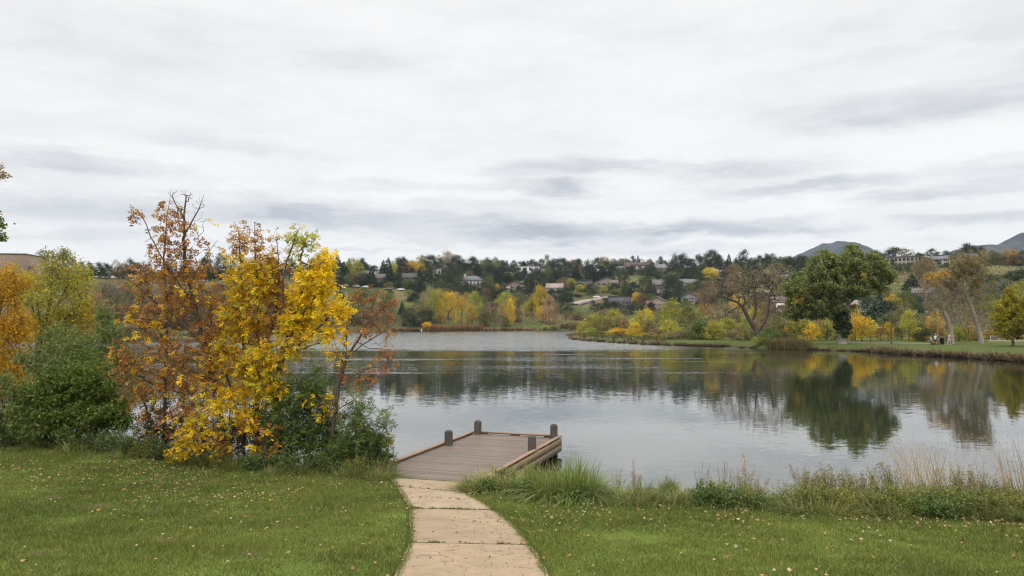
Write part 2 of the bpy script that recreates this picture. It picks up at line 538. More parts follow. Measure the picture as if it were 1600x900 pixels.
def build_water():
    m_, t = mat_new('lake_water')
    pos = t.n('ShaderNodeNewGeometry').outputs['Position']
    x, y, z = t.xyz(pos)
    # wind ripples: calm near the jetty, a rough band far out, thin gust streaks between
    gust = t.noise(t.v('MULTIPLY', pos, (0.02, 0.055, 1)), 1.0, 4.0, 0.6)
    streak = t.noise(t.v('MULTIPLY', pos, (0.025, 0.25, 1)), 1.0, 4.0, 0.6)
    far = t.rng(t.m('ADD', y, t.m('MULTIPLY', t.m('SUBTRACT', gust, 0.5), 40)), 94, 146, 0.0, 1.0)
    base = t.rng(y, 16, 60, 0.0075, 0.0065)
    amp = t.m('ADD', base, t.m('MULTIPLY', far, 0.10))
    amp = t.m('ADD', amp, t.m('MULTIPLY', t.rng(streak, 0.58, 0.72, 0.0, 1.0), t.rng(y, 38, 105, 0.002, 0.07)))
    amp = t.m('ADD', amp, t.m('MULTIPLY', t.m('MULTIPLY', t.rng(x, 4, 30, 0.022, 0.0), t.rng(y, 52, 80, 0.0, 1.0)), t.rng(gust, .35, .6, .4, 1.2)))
    n1 = t.noise(t.v('MULTIPLY', pos, (1.7, 4.2, 1)), 1.0, 3.0, 0.6, 'Color')
    n2 = t.noise(t.v('MULTIPLY', pos, (6.0, 15.0, 1)), 1.0, 3.0, 0.6, 'Color')
    n3 = t.noise(t.v('MULTIPLY', pos, (0.16, 0.5, 1)), 1.0, 2.0, 0.5, 'Color')
    half = (.5, .5, .5)
    s = t.v('ADD', t.v('SUBTRACT', n1, half), t.v('MULTIPLY', t.v('SUBTRACT', n2, half), (1.0, 1.0, 1.0)))
    s = t.v('ADD', s, t.v('MULTIPLY', t.v('SUBTRACT', n3, half), (0.15, 0.15, .2)))
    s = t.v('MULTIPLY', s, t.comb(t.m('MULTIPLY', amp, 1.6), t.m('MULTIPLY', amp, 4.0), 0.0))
    s = t.v('ADD', s, t.comb(0.0, t.m('MULTIPLY', t.m('SUBTRACT', amp, base), -0.62), 0.0))       # brightness put into the normals: ripples lean nearward and mirror higher sky
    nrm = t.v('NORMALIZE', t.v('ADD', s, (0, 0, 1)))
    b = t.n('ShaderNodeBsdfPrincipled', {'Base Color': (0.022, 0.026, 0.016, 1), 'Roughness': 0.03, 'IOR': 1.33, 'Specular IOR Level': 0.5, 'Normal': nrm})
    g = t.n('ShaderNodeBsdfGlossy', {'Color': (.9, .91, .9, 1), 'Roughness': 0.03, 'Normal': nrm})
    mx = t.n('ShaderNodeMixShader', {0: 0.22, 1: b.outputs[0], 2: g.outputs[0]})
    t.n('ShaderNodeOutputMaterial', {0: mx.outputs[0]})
    mb = MB()
    xs = np.linspace(-420, 420, 43); ys = np.concatenate([np.linspace(11, 60, 18), np.linspace(70, 420, 36)])
    X, Y = np.meshgrid(xs, ys)
    n, mm = X.shape
    i = np.arange(n - 1)[:, None] * mm; j = np.arange(mm - 1)[None, :]
    Fq = np.stack([i + j, i + j + 1, i + mm + j + 1, i + mm + j], -1).reshape(-1, 4)
    V = np.stack([X, Y, X * 0], -1).reshape(-1, 3)
    c = V[Fq].mean(1)
    Fq = Fq[lake_sd(c[:, 0], c[:, 1]) < 26]
    mb.add(V, Fq)
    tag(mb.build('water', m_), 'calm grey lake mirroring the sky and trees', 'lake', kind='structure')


build_water()


def build_path():
    m_, t = mat_new('path_concrete')
    oc = t.n('ShaderNodeTexCoord').outputs['Object']
    f1 = t.noise(oc, 75.0, 5.0, 0.8); f2 = t.noise(oc, 1.6, 5.0, 0.62); f3 = t.noise(t.v('MULTIPLY', oc, (3, 9, 1)), 1.0, 5.0, 0.65)
    k = t.m('MULTIPLY', t.rng(f1, 0.32, 0.68, 0.78, 1.2, 'LINEAR'), t.rng(f2, 0.3, 0.72, 0.80, 1.12, 'LINEAR'))
    a = t.n('ShaderNodeAttribute', attribute_name='col').outputs['Color']
    c = t.mix(1.0, a, t.comb(k, k, k), 'MULTIPLY')
    c = t.mix(t.rng(f3, 0.53, 0.70, 0.0, 0.75), c, (0.165, 0.118, 0.08, 1))
    vor = t.n('ShaderNodeTexVoronoi', {'Vector': t.v('ADD', oc, t.v('MULTIPLY', t.noise(oc, 3.0, 4.0, .6, 'Color'), (.4, .4, .4))), 'Scale': 0.55}, feature='DISTANCE_TO_EDGE').outputs[0]
    crack = t.m('MULTIPLY', t.rng(vor, 0.0, 0.008, 0.8, 0.0), t.rng(f2, 0.46, 0.56, 0, 1))
    c = t.mix(crack, c, (0.12, 0.085, 0.06, 1))
    nb = t.n('ShaderNodeBump', {'Strength': 0.25, 'Distance': 0.01, 'Height': f1}).outputs[0]
    finish(t, c, 0.9, nb, 0.15)
    mb = MB()
    L = np.array(path_L); Rr = np.array(path_R)
    tint = [(.300, .236, .166), (.314, .249, .176), (.288, .221, .152), (.309, .236, .162), (.324, .250, .172), (.30, .233, .168)]
    js = [i for i, j in enumerate(path_J) if j]
    W = 9
    for si, (a0, a1) in enumerate(zip(js[:-1], js[1:])):
        rows = []
        for q in range(a0, a1):
            for f in np.linspace(0, 1, 5)[: (5 if q == a1 - 1 else 4)]:
                rows.append((L[q] * (1 - f) + L[q + 1] * f, Rr[q] * (1 - f) + Rr[q + 1] * f))
        # pull the slab ends apart by a finger's width
        for e, o in ((0, 1), (-1, -2)):
            l0, r0 = rows[e]; l1, r1 = rows[o]
            gap = (0.017 if si else 0.009)
            rows[e] = (l0 + (l1 - l0) * gap / max(np.linalg.norm(l1 - l0), .05), r0 + (r1 - r0) * gap / max(np.linalg.norm(r1 - r0), .05))
        top, n = [], len(rows)
        for ri, (l, r) in enumerate(rows):
            w = r - l
            jit = rng0.normal(0, .012)
            for c_ in range(W):
                f = c_ / (W - 1)
                p = l + w * f
                if c_ == 0: p = p - w / np.linalg.norm(w) * jit
                if c_ == W - 1: p = p + w / np.linalg.norm(w) * jit
                top.append((p[0], p[1], float(profile(p[1])) + 0.045 - (0.012 if ri in (0, n - 1) else 0)))
        top = np.array(top)
        i = np.arange(n - 1)[:, None] * W; j = np.arange(W - 1)[None, :]
        Fq = np.stack([i + j, i + j + 1, i + W + j + 1, i + W + j], -1).reshape(-1, 4)[:, ::-1]
        mb.add(top, Fq, 0, tint[si % 6])
        ring = list(range(0, W)) + [k_ * W + W - 1 for k_ in range(1, n)] + [(n - 1) * W + k_ for k_ in range(W - 2, -1, -1)] + [k_ * W for k_ in range(n - 2, 0, -1)]
        rv = top[ring]; lo = rv - (0, 0, 0.14)
        k_ = len(ring)
        mb.add(np.concatenate([rv, lo]), [(q, (q + 1) % k_, k_ + (q + 1) % k_, k_ + q) for q in range(k_)], 0, tint[si % 6])
    tag(mb.build('path', m_), 'tan concrete footpath curving down to the jetty', 'path', kind='structure')


build_path()

m_strip = simple('pale_gravel', (0.21, 0.19, 0.16), 0.9, 0.12, 0.4)


def ground_ribbon(name, pts, w, mat, lift=0.06):
    """a strip of surface laid on the terrain along a line of ground points"""
    pts = np.array(pts, float)
    s = np.concatenate([[0], np.cumsum(np.linalg.norm(np.diff(pts, axis=0), axis=1))])
    q = np.linspace(0, s[-1], max(int(s[-1] / 1.5), 4))
    p = np.stack([np.interp(q, s, pts[:, 0]), np.interp(q, s, pts[:, 1])], 1)
    tg = np.gradient(p, axis=0); tg /= np.linalg.norm(tg, axis=1, keepdims=True)
    nr = np.stack([-tg[:, 1], tg[:, 0]], 1)
    rows = [p + nr * w * k for k in (-.5, -.17, .17, .5)]
    z = np.max([terrain(r[:, 0], r[:, 1]) for r in rows], 0) + lift
    V = np.stack([np.stack([r[:, 0], r[:, 1], z], 1) for r in rows], 1).reshape(-1, 3)
    V = np.concatenate([V, np.stack([np.stack([r[:, 0], r[:, 1], z - 1.2], 1) for r in (rows[0], rows[3])], 1).reshape(-1, 3)])
    n = len(p)
    Fq = [(i * 4 + k, i * 4 + k + 1, i * 4 + k + 5, i * 4 + k + 4) for i in range(n - 1) for k in range(3)]
    b = n * 4
    Fq += [(i * 4, i * 4 + 4, b + i * 2 + 2, b + i * 2) for i in range(n - 1)] + [(i * 4 + 3, i * 4 + 7, b + i * 2 + 3, b + i * 2 + 1) for i in range(n - 1)]
    return tag(MB().add(V, Fq).build(name, mat), kind='structure')


def build_mountain(name, sky_px, D, depth, seed, label):
    px = np.arange(sky_px[0][0], sky_px[-1][0], 2.0)
    py = np.interp(px, [a for a, b in sky_px], [b for a, b in sky_px])
    py = np.convolve(np.pad(py, 4, mode='edge'), np.hanning(9) / np.hanning(9).sum(), mode='valid')
    top = np.array([P(a, b, D) for a, b in zip(px, py)])
    S = np.linspace(-1, 1, 61)
    X = top[:, 0][None, :] + 0 * S[:, None]
    Y = D + S[:, None] * depth + 0 * X
    h = np.maximum(top[:, 2] - 2, 0)[None, :]
    prof = np.clip(1 - np.abs(S) ** 1.25, 0, 1)[:, None]
    ridg = np.abs(vnoise(X, Y, 240, seed)) * -150 + vnoise(X, Y, 110, seed + 1) * 90 + vnoise(X, Y, 45, seed + 2) * 40
    Z = h * prof + ridg * np.minimum(1, h / 150) * (1 - prof ** 3) + vnoise(X, Y, 22, seed + 3) * 9 * prof
    Z[0] = Z[-1] = -2
    n, m = X.shape
    i = np.arange(n - 1)[:, None] * m; j = np.arange(m - 1)[None, :]
    Fq = np.stack([i + j, i + j + 1, i + m + j + 1, i + m + j], -1).reshape(-1, 4)
    m_, t = mat_new(name)
    pos = t.n('ShaderNodeNewGeometry').outputs['Position']
    f = t.noise(t.v('MULTIPLY', pos, (.02, .02, .02)), 1.0, 6.0, 0.7)
    f2 = t.noise(t.v('MULTIPLY', pos, (.003, .003, .006)), 1.0, 4.0, 0.6)
    c = t.mix(t.rng(f, 0.4, 0.62, 0, 1), (0.024, 0.034, 0.036, 1), (0.06, 0.066, 0.060, 1))
    c = t.mix(t.rng(f2, 0.55, 0.7, 0, .5), c, (0.11, 0.105, 0.10, 1))
    finish(t, c, 0.95, None, 0.05)
    o = MB().add(np.stack([X, Y, Z], -1).reshape(-1, 3), Fq).build(name, m_, smooth_=True)
    tag(o, label, 'mountain', kind='structure')


build_mountain('mountain', [(1090, 440), (1180, 428), (1225, 410), (1240, 400), (1262, 390), (1285, 380), (1310, 376), (1335, 377.5), (1355, 384.5), (1370, 392), (1390, 399),
                            (1430, 407), (1470, 402), (1480, 391), (1490, 396), (1520, 420)], 3300, 700, 3, 'blue rounded mountain behind the hilltop houses')
build_mountain('mountain', [(1420, 430), (1465, 408), (1485, 396), (1494, 389), (1510, 384), (1525, 382.5), (1540, 381.5), (1555, 382.5), (1570, 376), (1590, 366), (1602, 361), (1650, 350),
                            (1750, 346), (1850, 380), (1950, 440)], 2600, 650, 8, 'blue mountain ridge rising at the edge of the view')

HAZE_DENSITY = 0.65e-4
def build_haze():
    m_, t = mat_new('haze')
    v = t.n('ShaderNodeVolumePrincipled', {'Color': (0.62, 0.76, 1.0, 1), 'Density': HAZE_DENSITY, 'Anisotropy': 0.0})
    o = t.n('ShaderNodeOutputMaterial')
    t.t.links.new(v.outputs[0], o.inputs['Volume'])
    tag(MB().box(0, 0, 191, 8600, 8600, 388).build('haze', m_), 'thin bluish air between here and the mountains', 'haze', kind='stuff')


build_haze()


# ------------------------------------------------------------------ lawn: grass blades and fallen leaves
def lawn_points(n, seed, ymin=7.6, ymax=24.5, keep=0.85):
    r = np.random.default_rng(seed)
    y = r.uniform(ymin, ymax, n * 2); x = r.uniform(-0.80, 0.80, n * 2) * (y + 2)
    d = lake_sd(x, y)
    ok = (d > keep + vnoise(x, y, .6, 7) * .5) & ~in_poly(x, y, PATH_POLY)
    return x[ok][:n], y[ok][:n], r


def build_grass():
    x, y, r = lawn_points(430000, 5, keep=0.5)
    dm = dirt_mask(x, y)
    ok = r.random(len(x)) > dm * 0.62
    x, y = x[ok], y[ok]; n = len(x)
    tall = 1 + vnoise(x, y, 1.2, 3) * 0.9 + vnoise(x, y, .3, 4) * 0.8
    h = np.clip(r.normal(0.042, 0.014, n) * tall, 0.012, 0.11)
    th = r.uniform(0, 2 * PI, n)
    w = r.uniform(0.004, 0.008, n) * (1 + (y - 8) * 0.06)
    ln = r.normal(0, 0.55, (n, 2)) * h[:, None]
    z = terrain(x, y)
    c, s = np.cos(th) * w, np.sin(th) * w
    V = np.empty((n, 3, 3))
    V[:, 0] = np.stack([x - c, y - s, z - .01], 1); V[:, 1] = np.stack([x + c, y + s, z - .01], 1)
    V[:, 2] = np.stack([x + ln[:, 0], y + ln[:, 1], z + h], 1)
    g = np.array((0.155, 0.192, 0.034)); g2 = np.array((0.104, 0.144, 0.025)); g3 = np.array((0.22, 0.215, 0.065)); straw = np.array((0.28, 0.22, 0.11))
    q = np.clip(0.5 + vnoise(x, y, 2.3, 11) * 1.7 + vnoise(x, y, .5, 12) * 1.3 + vnoise(x, y, .16, 13) * .8, 0, 1)[:, None]
    col = g * q + g2 * (1 - q)
    pick = r.random(n)
    col[pick < .16] = g3; col[pick < 0.045] = straw
    col = col * r.uniform(.7, 1.25, (n, 1))
    mb = MB().add(V.reshape(-1, 3), np.arange(n * 3).reshape(-1, 3), 0, col)
    # weeds in the joints of the path
    for ji, f0, f1, k in ((3, 0.0, 1.0, 900), (6, 0.0, .3, 160), (6, .42, .58, 60), (6, .72, .95, 120), (1, 0.0, 1.0, 120)):
        f = r.uniform(f0, f1, k); l, q = np.array(path_L[ji]), np.array(path_R[ji])
        p = l + (q - l) * f[:, None] + r.normal(0, .016, (k, 2)); hh = np.clip(r.normal(.022, .012, k) * (1 + 2 * vnoise(p[:, 0], p[:, 1], .12, 33)), .006, .06); z_ = profile(p[:, 1]) + .03
        th = r.uniform(0, 2 * PI, k); c, s = np.cos(th) * .006, np.sin(th) * .006
        V = np.stack([np.stack([p[:, 0] - c, p[:, 1] - s, z_], 1), np.stack([p[:, 0] + c, p[:, 1] + s, z_], 1), np.stack([p[:, 0] + r.normal(0, .02, k), p[:, 1] + r.normal(0, .02, k), z_ + hh], 1)], 1)
        mb.add(V.reshape(-1, 3), np.arange(k * 3).reshape(-1, 3), 0, g2 * r.uniform(.5, 1.1, (k, 1)))
    # tufts leaning over the edges of the concrete
    for side in (path_L, path_R):
        e = np.array(side[:11]); k = 5200
        s_ = r.uniform(0, len(e) - 1.001, k); i_ = s_.astype(int); p = e[i_] + (e[i_ + 1] - e[i_]) * (s_ - i_)[:, None]
        wv = vnoise(p[:, 0] * 3, p[:, 1] * 3, .5, 31)
        p = p + r.normal(0, .025, (k, 2)); inw = (1 if side is path_L else -1) * (0.03 + .10 * np.maximum(wv, 0))
        hh = np.clip(r.normal(.06, .02, k), .02, .11); z_ = profile(p[:, 1]) - .01
        th = r.uniform(0, 2 * PI, k); c, s = np.cos(th) * .007, np.sin(th) * .007
        V = np.stack([np.stack([p[:, 0] - c, p[:, 1] - s, z_], 1), np.stack([p[:, 0] + c, p[:, 1] + s, z_], 1), np.stack([p[:, 0] + inw + r.normal(0, .03, k), p[:, 1] + r.normal(0, .03, k), z_ + hh + .02], 1)], 1)
        mb.add(V.reshape(-1, 3), np.arange(k * 3).reshape(-1, 3), 0, (g * .5 + g2 * .5) * r.uniform(.6, 1.2, (k, 1)))
    tag(mb.build('grass', BLADE), 'short green mown grass of the lawn', 'grass', kind='stuff')


build_grass()


def leaf_quads(Pt, size, r, down=0.0, flat=0.0, aspect=0.45, fold=0.25):
    """one folded leaf per point: base, two sides, tip"""
    n = len(Pt)
    a = r.normal(0, 1, (n, 3)); a[:, 2] = a[:, 2] * (1 - flat) - down
    a /= np.linalg.norm(a, axis=1, keepdims=True) + 1e-9
    b = r.normal(0, 1, (n, 3))
    if flat: b[:, 2] *= 1 - flat
    b -= a * (a * b).sum(1, keepdims=True); b /= np.linalg.norm(b, axis=1, keepdims=True) + 1e-9
    c = np.cross(a, b)
    L = (np.broadcast_to(size, (n,)) * r.uniform(.7, 1.3, n))[:, None]
    V = np.empty((n, 4, 3))
    V[:, 0] = Pt
    V[:, 1] = Pt + a * L * .45 + b * L * aspect * .5 + c * L * fold * .3
    V[:, 2] = Pt + a * L
    V[:, 3] = Pt + a * L * .45 - b * L * aspect * .5 + c * L * fold * .3
    return V.reshape(-1, 3), np.arange(n * 4).reshape(-1, 4)


def palette(n, cols, r, var=0.18):
    """n leaf colours drawn from [(weight, rgb), ...]"""
    w = np.array([c[0] for c in cols], float); w /= w.sum()
    k = r.choice(len(cols), n, p=w)
    return np.array([c[1] for c in cols])[k] * r.uniform(1 - var, 1 + var, (n, 1))


def build_fallen_leaves():
    x, y, r = lawn_points(90000, 8, keep=0.7)
    px = 800 + F_PX * x / y
    zz = terrain(x, y)
    py = HORIZON + F_PX * (EYE - zz) / y
    edge = np.interp(px, [0, 200, 320, 600, 640, 760, 950, 1200, 1600], [700, 712, 735, 752, 760, 780, 795, 803, 815])
    below = py - edge
    dens = np.where(px < 640, 0.008 + 0.14 * np.exp(-((below - 22) / 38) ** 2) * np.interp(px, [0, 100, 250, 450, 640], [.6, .9, 1.1, .8, .35]),
                    0.006 + 0.14 * np.exp(-np.abs(below - 3) / 13) * np.interp(px, [640, 800, 950, 1700], [.4, .7, 1, 1.1]) + 0.010 * np.exp(-np.abs(below) / 70))
    dens *= 0.62 * np.clip(1 + vnoise(x, y, 1.3, 21) * 2.6 + vnoise(x, y, .4, 22) * 2.6, 0.03, 4)
    ok = r.random(len(x)) < dens
    Pt = np.stack([x, y, zz + r.uniform(.03, .065, len(x))], 1)[ok]
    # a few on the concrete and on the deck
    ex = []
    for q in range(120):
        f = r.random(); i = r.integers(0, 8)
        l, rr_ = np.array(path_L[i]), np.array(path_R[i])
        u = f ** 2 * .5 if r.random() < .5 else f
        p = l + (rr_ - l) * (u if r.random() < .6 else 1 - u * .4)
        ex.append((p[0], p[1], float(profile(p[1])) + .052))
    Pt = np.concatenate([Pt, np.array(ex)])
    gy = r.uniform(7.5, 17.3, 700); k_ = np.interp(gy, [p[1] for p in path_L[::-1]], np.arange(len(path_L))[::-1].astype(float)); f_ = r.random(700)
    lx = np.interp(gy, [p[1] for p in path_L[::-1]], [p[0] for p in path_L[::-1]]); rx = np.interp(gy, [p[1] for p in path_R[::-1]], [p[0] for p in path_R[::-1]])
    grit = np.stack([lx + (rx - lx) * np.where(r.random(700) < .5, f_, 1 - f_ ** 3), gy, profile(gy) + .05], 1)
    gv, gf = leaf_quads(grit, 0.020, r, 0, .8, .8, .7)
    V, Fq = leaf_quads(Pt, 0.058, r, 0, 0.82, 0.75, 0.7)
    col = palette(len(Pt), [(4, (.34, .225, .12)), (3, (.38, .285, .165)), (3, (.23, .135, .07)), (.6, (.44, .36, .24)), (.5, (.42, .25, .05)), (2, (.16, .10, .06))], r)
    tag(MB().add(V, Fq, 0, col).add(gv, gf, 0, palette(700, [(2, (.10, .065, .04)), (1, (.05, .04, .03)), (1, (.22, .14, .08))], r)).build('fallen_leaves', leaf_material('dry_leaf', .12, .8, .1)), 'dry tan and brown leaves scattered over the lawn and path', 'leaves', kind='stuff')


build_fallen_leaves()
# ------------------------------------------------------------------ trees: skeletons and leaves
def polyline(pts, step):
    pts = np.asarray(pts, float)
    s = np.concatenate([[0], np.cumsum(np.linalg.norm(np.diff(pts, axis=0), axis=1))])
    n = max(int(s[-1] / step) + 1, 3)
    q = np.linspace(0, s[-1], n)
    out = np.stack([np.interp(q, s, pts[:, k]) for k in range(3)], 1)
    if n > 6:                                                   # round the corners
        for _ in range(2):
            out[1:-1] = out[1:-1] * .5 + (out[:-2] + out[2:]) * .25
    return out


class Skeleton:
    """limbs given as lines, twigs grown towards leaf clusters, thickness from the number of twigs carried"""
    def __init__(s, r):
        s.P, s.par, s.r = [], [], r

    def limb(s, pts, step, parent=-1, wob=0.0):
        p = polyline(pts, step)
        if wob: p[1:] += s.r.normal(0, wob, p[1:].shape)
        k = parent
        for i, q in enumerate(p):
            if i == 0 and parent >= 0: continue
            s.P.append(q); s.par.append(k); k = len(s.P) - 1
        return k

    def nearest(s, p):
        return int(np.argmin(np.linalg.norm(np.array(s.P) - np.asarray(p), axis=1)))

    def grow(s, A, step, up=0.6, sag=0.15, minseg=2):
        base = np.array(s.P[0])
        order = np.argsort(np.linalg.norm(A - base, axis=1))
        P_ = np.array(s.P); tips = []
        for i in order:
            a = A[i]
            d = np.linalg.norm(P_ - a, axis=1)
            cost = d + up * np.maximum(0, P_[:, 2] - a[2] + d * .25) + 0.02 * np.arange(len(P_)) * 0
            k = int(np.argmin(cost))
            p0 = P_[k]; L = d[k]
            n = max(int(L / step), minseg)
            t = np.linspace(0, 1, n + 1)[1:, None]
            mid = (p0 + a) / 2 + np.array((0, 0, sag * L)) + s.r.normal(0, .07 * L, 3)
            q = (1 - t) ** 2 * p0 + 2 * t * (1 - t) * mid + t ** 2 * a
            kk = k
            new = []
            for z in q:
                s.P.append(z); s.par.append(kk); kk = len(s.P) - 1; new.append(z)
            P_ = np.concatenate([P_, np.array(new)])
            tips.append((kk, a, p0))
        return tips

    def radii(s, base_r, tip_r, expo=2.2):
        n = len(s.P); load = np.zeros(n); kids = np.zeros(n, int)
        for i in range(n - 1, -1, -1):
            if kids[i] == 0: load[i] = 1.0
            if s.par[i] >= 0:
                load[s.par[i]] += load[i]; kids[s.par[i]] += 1
        rad = load ** (1 / expo)
        P_ = np.array(s.P)
        k = (base_r / tip_r - 1) / max(rad.max() - 1, 1e-6)
        rad = tip_r * (1 + (rad - 1) * k)
        s.rad, s.kids = rad, kids
        return rad

    def tubes(s, mb, thick_sides=7, thin_sides=4, min_r=0.0, col=None, flare=1.25):
        n = len(s.P); main = [-1] * n; best = [-1] * n
        for i in range(n):
            p = s.par[i]
            if p >= 0 and s.rad[i] > best[p]: best[p] = s.rad[i]; main[p] = i
        for i in range(n):
            p = s.par[i]
            if p >= 0 and main[p] == i: continue                # not the start of a chain
            ch = ([p] if p >= 0 else []) + [i]; k = i
            while main[k] >= 0: k = main[k]; ch.append(k)
            if len(ch) < 2: continue
            rad = np.array([s.rad[c] for c in ch])
            if p >= 0: rad[0] = rad[1]
            if rad.max() < min_r: continue
            pts = np.array([s.P[c] for c in ch])
            if p < 0:
                rad[0] *= flare
            mb.tube(pts, rad, thick_sides if rad.max() > 0.02 * 1 and rad.max() > s.rad.max() * .12 else thin_sides, 0, col, cap=False)


GREEN = [(3, (.045, .085, .018)), (2, (.06, .105, .022)), (1, (.09, .13, .03))]
YEL = [(5, (.74, .50, .012)), (3, (.66, .41, .012)), (1.8, (.56, .48, .03)), (0.8, (.42, .21, .02))]
BROWN = [(4, (.34, .155, .045)), (3, (.25, .105, .035)), (2, (.44, .22, .06)), (1, (.52, .30, .03))]


def pix_pts(pts, D, depth=0.0):
    """photo pixels (x, y[, depth offset]) to a line at depth D"""
    return [P(p[0], p[1], D + (p[2] if len(p) > 2 else 0.0)) for p in pts]


def blob_points(blobs, D, r, zfloor=None):
    out = []
    for (cx, cy, rx, ry, n, dd) in blobs:
        v = r.normal(0, 1, (n, 3)); v /= np.linalg.norm(v, axis=1, keepdims=True)
        v *= r.random((n, 1)) ** 0.42
        q = np.array([P(cx + rx * a, cy + ry * b, D + dd[0] + dd[1] * c) for a, b, c in v])
        out.append(q)
    return out


FINE = (1.65, 0.74, 1.3)      # near leaves: more, smaller, looser


def spray(A, P0, n, length, size, r, droop=0.2, aspect=0.42, spread=0.9):
    """leaves along the last stretch of each twig: a loose compound spray round every tip"""
    N = len(A)
    d = A - P0; L = np.linalg.norm(d, axis=1, keepdims=True) + 1e-6; d = d / L
    k = np.repeat(np.arange(N), n)
    t = r.random(len(k))[:, None] ** .7
    pt = A[k] - d[k] * (1 - t) * np.minimum(L[k] * .8, length) + r.normal(0, length * .24 * spread, (len(k), 3)) + d[k] * r.uniform(0, .25 * length, (len(k), 1))
    return leaf_quads(pt, size, r, droop, 0, aspect)


def photo_tree(name, label, cat, D, limbs, groups, trunk_r, seed, bark=None, twig=0.35, tip_r=0.004, leaf=None, group=None, sag=0.1, up=0.6, barkcol=None, bare=None, part='crown', step=None, expo=2.2, flare=1.25):
    """limbs: list of (pixel line, parent limb or None); groups: list of dicts(blobs, n, length, size, pal, droop, aspect)"""
    r = np.random.default_rng(seed)
    sk = Skeleton(r)
    base = P(limbs[0][0][0][0], limbs[0][0][0][1], D)
    gz = tz(base[0], base[1])
    root = empty(name, (base[0], base[1], gz), 0, label, cat, group)
    off = np.array((base[0], base[1], gz))
    st = step or twig * .5
    for li, (pts, parent) in enumerate(limbs):
        w = pix_pts(pts, D)
        if li == 0: w[0] = np.array((base[0], base[1], gz - 0.15))
        if parent is None:
            if li: w[0] = np.array((w[0][0], w[0][1], tz(w[0][0], w[0][1]) - .15)) if parent is None else w[0]
            sk.limb(w, st, -1, st * .06)
        else:
            k = sk.nearest(w[0]); w[0] = sk.P[k]
            sk.limb(w, st, k, st * .06)
    mb = MB()
    for g in groups:
        Q = blob_points(g['blobs'], D, r)
        Q = np.concatenate(Q)
        tips = sk.grow(Q, twig, up, sag)
        A = np.array([t[1] for t in tips]); P0 = np.array([t[2] for t in tips])
        if g['n'] > 0:
            fn = (1, 1, 1) if D >= 40 else ((1.25, .95, 1.05) if g.get('simple') else FINE)
            V, Fq = spray(A, P0, int(g['n'] * fn[0]), g['length'] * fn[2], g['size'] * fn[1], r, g.get('droop', .25), g.get('aspect', .42), g.get('spread', .9))
            if D < 23 and not g.get('simple') and g['size'] > .08:
                V, Fq = pinnate(A, P0, int(g['n'] * 1.25), g['length'], g['size'] * .86, r, g.get('droop', .25), g.get('aspect', .42))
            z = V[:, 2].reshape(-1, 4).min(1)
            xy = V.reshape(-1, 4, 3)[:, 0]
            keep = z > terrain(xy[:, 0], xy[:, 1]) + .02
            Fq = Fq[keep]
            pc = palette(len(keep) // 7 + 1, g['pal'], r, .2).repeat(7, 0)[:len(keep)] if len(keep) % 7 == 0 else palette(len(keep), g['pal'], r)
            mb.add(V - off, Fq, 0, pc[keep] * r.uniform(.85, 1.15, (len(Fq), 1)))
    sk.radii(trunk_r, tip_r, expo)
    tb = MB()
    sk.P = [p - off for p in sk.P]
    sk.tubes(tb, 8, 4, col=barkcol, flare=flare)
    tb.build('trunk', bark or BARK, root, True)
    if mb.n: mb.build(part, leaf or LEAF, root)
    return root


def pinnate(A, P0, n, length, size, r, droop, aspect):
    """compound leaves: a stalk with paired leaflets in one plane, hanging outwards from the twig ends"""
    N = len(A)
    d = A - P0; L = np.linalg.norm(d, axis=1, keepdims=True) + 1e-6; d = d / L
    m = max(int(round(n / 6.0)), 1)
    k = np.repeat(np.arange(N), m)
    M = len(k)
    base = A[k] - d[k] * (1 - r.random((M, 1)) ** .6) * np.minimum(L[k] * .8, length * 1.3) + r.normal(0, length * .16, (M, 3))
    ax = d[k] * .5 + r.normal(0, .75, (M, 3)); ax[:, 2] -= droop * .9
    ax /= np.linalg.norm(ax, axis=1, keepdims=True) + 1e-9
    up = r.normal(0, .55, (M, 3)) + (0, 0, 1.0)
    sd = np.cross(ax, up); sd /= np.linalg.norm(sd, axis=1, keepdims=True) + 1e-9
    nm = np.cross(sd, ax)
    Lr = size * r.uniform(1.5, 2.6, M)
    Vs, rep = [], []
    for t, s in ((.35, -1), (.38, 1), (.68, -1), (.70, 1), (.95, -1), (.97, 1), (1.0, 0)):
        o = base + ax * (Lr * t)[:, None] - np.array((0, 0, 1.0)) * (Lr * t * t * .25)[:, None]
        q = ax * (.55 if s else 1.0) + sd * (s * .85) + nm * r.normal(0, .28, (M, 1)) - np.array((0, 0, .22)) + r.normal(0, .12, (M, 3))
        q /= np.linalg.norm(q, axis=1, keepdims=True) + 1e-9
        w = np.cross(q, nm); w /= np.linalg.norm(w, axis=1, keepdims=True) + 1e-9
        ll = (size * r.uniform(.6, 1.3, M))[:, None]
        cu = nm * ll * r.uniform(-.22, .12, (M, 1))
        V = np.stack([o, o + q * ll * .42 + w * ll * aspect * .5 + cu * .4, o + q * ll + cu, o + q * ll * .42 - w * ll * aspect * .5 + cu * .4], 1)
        Vs.append(V)
    V = np.stack(Vs, 1).reshape(-1, 3)
    return V, np.arange(len(V)).reshape(-1, 4)


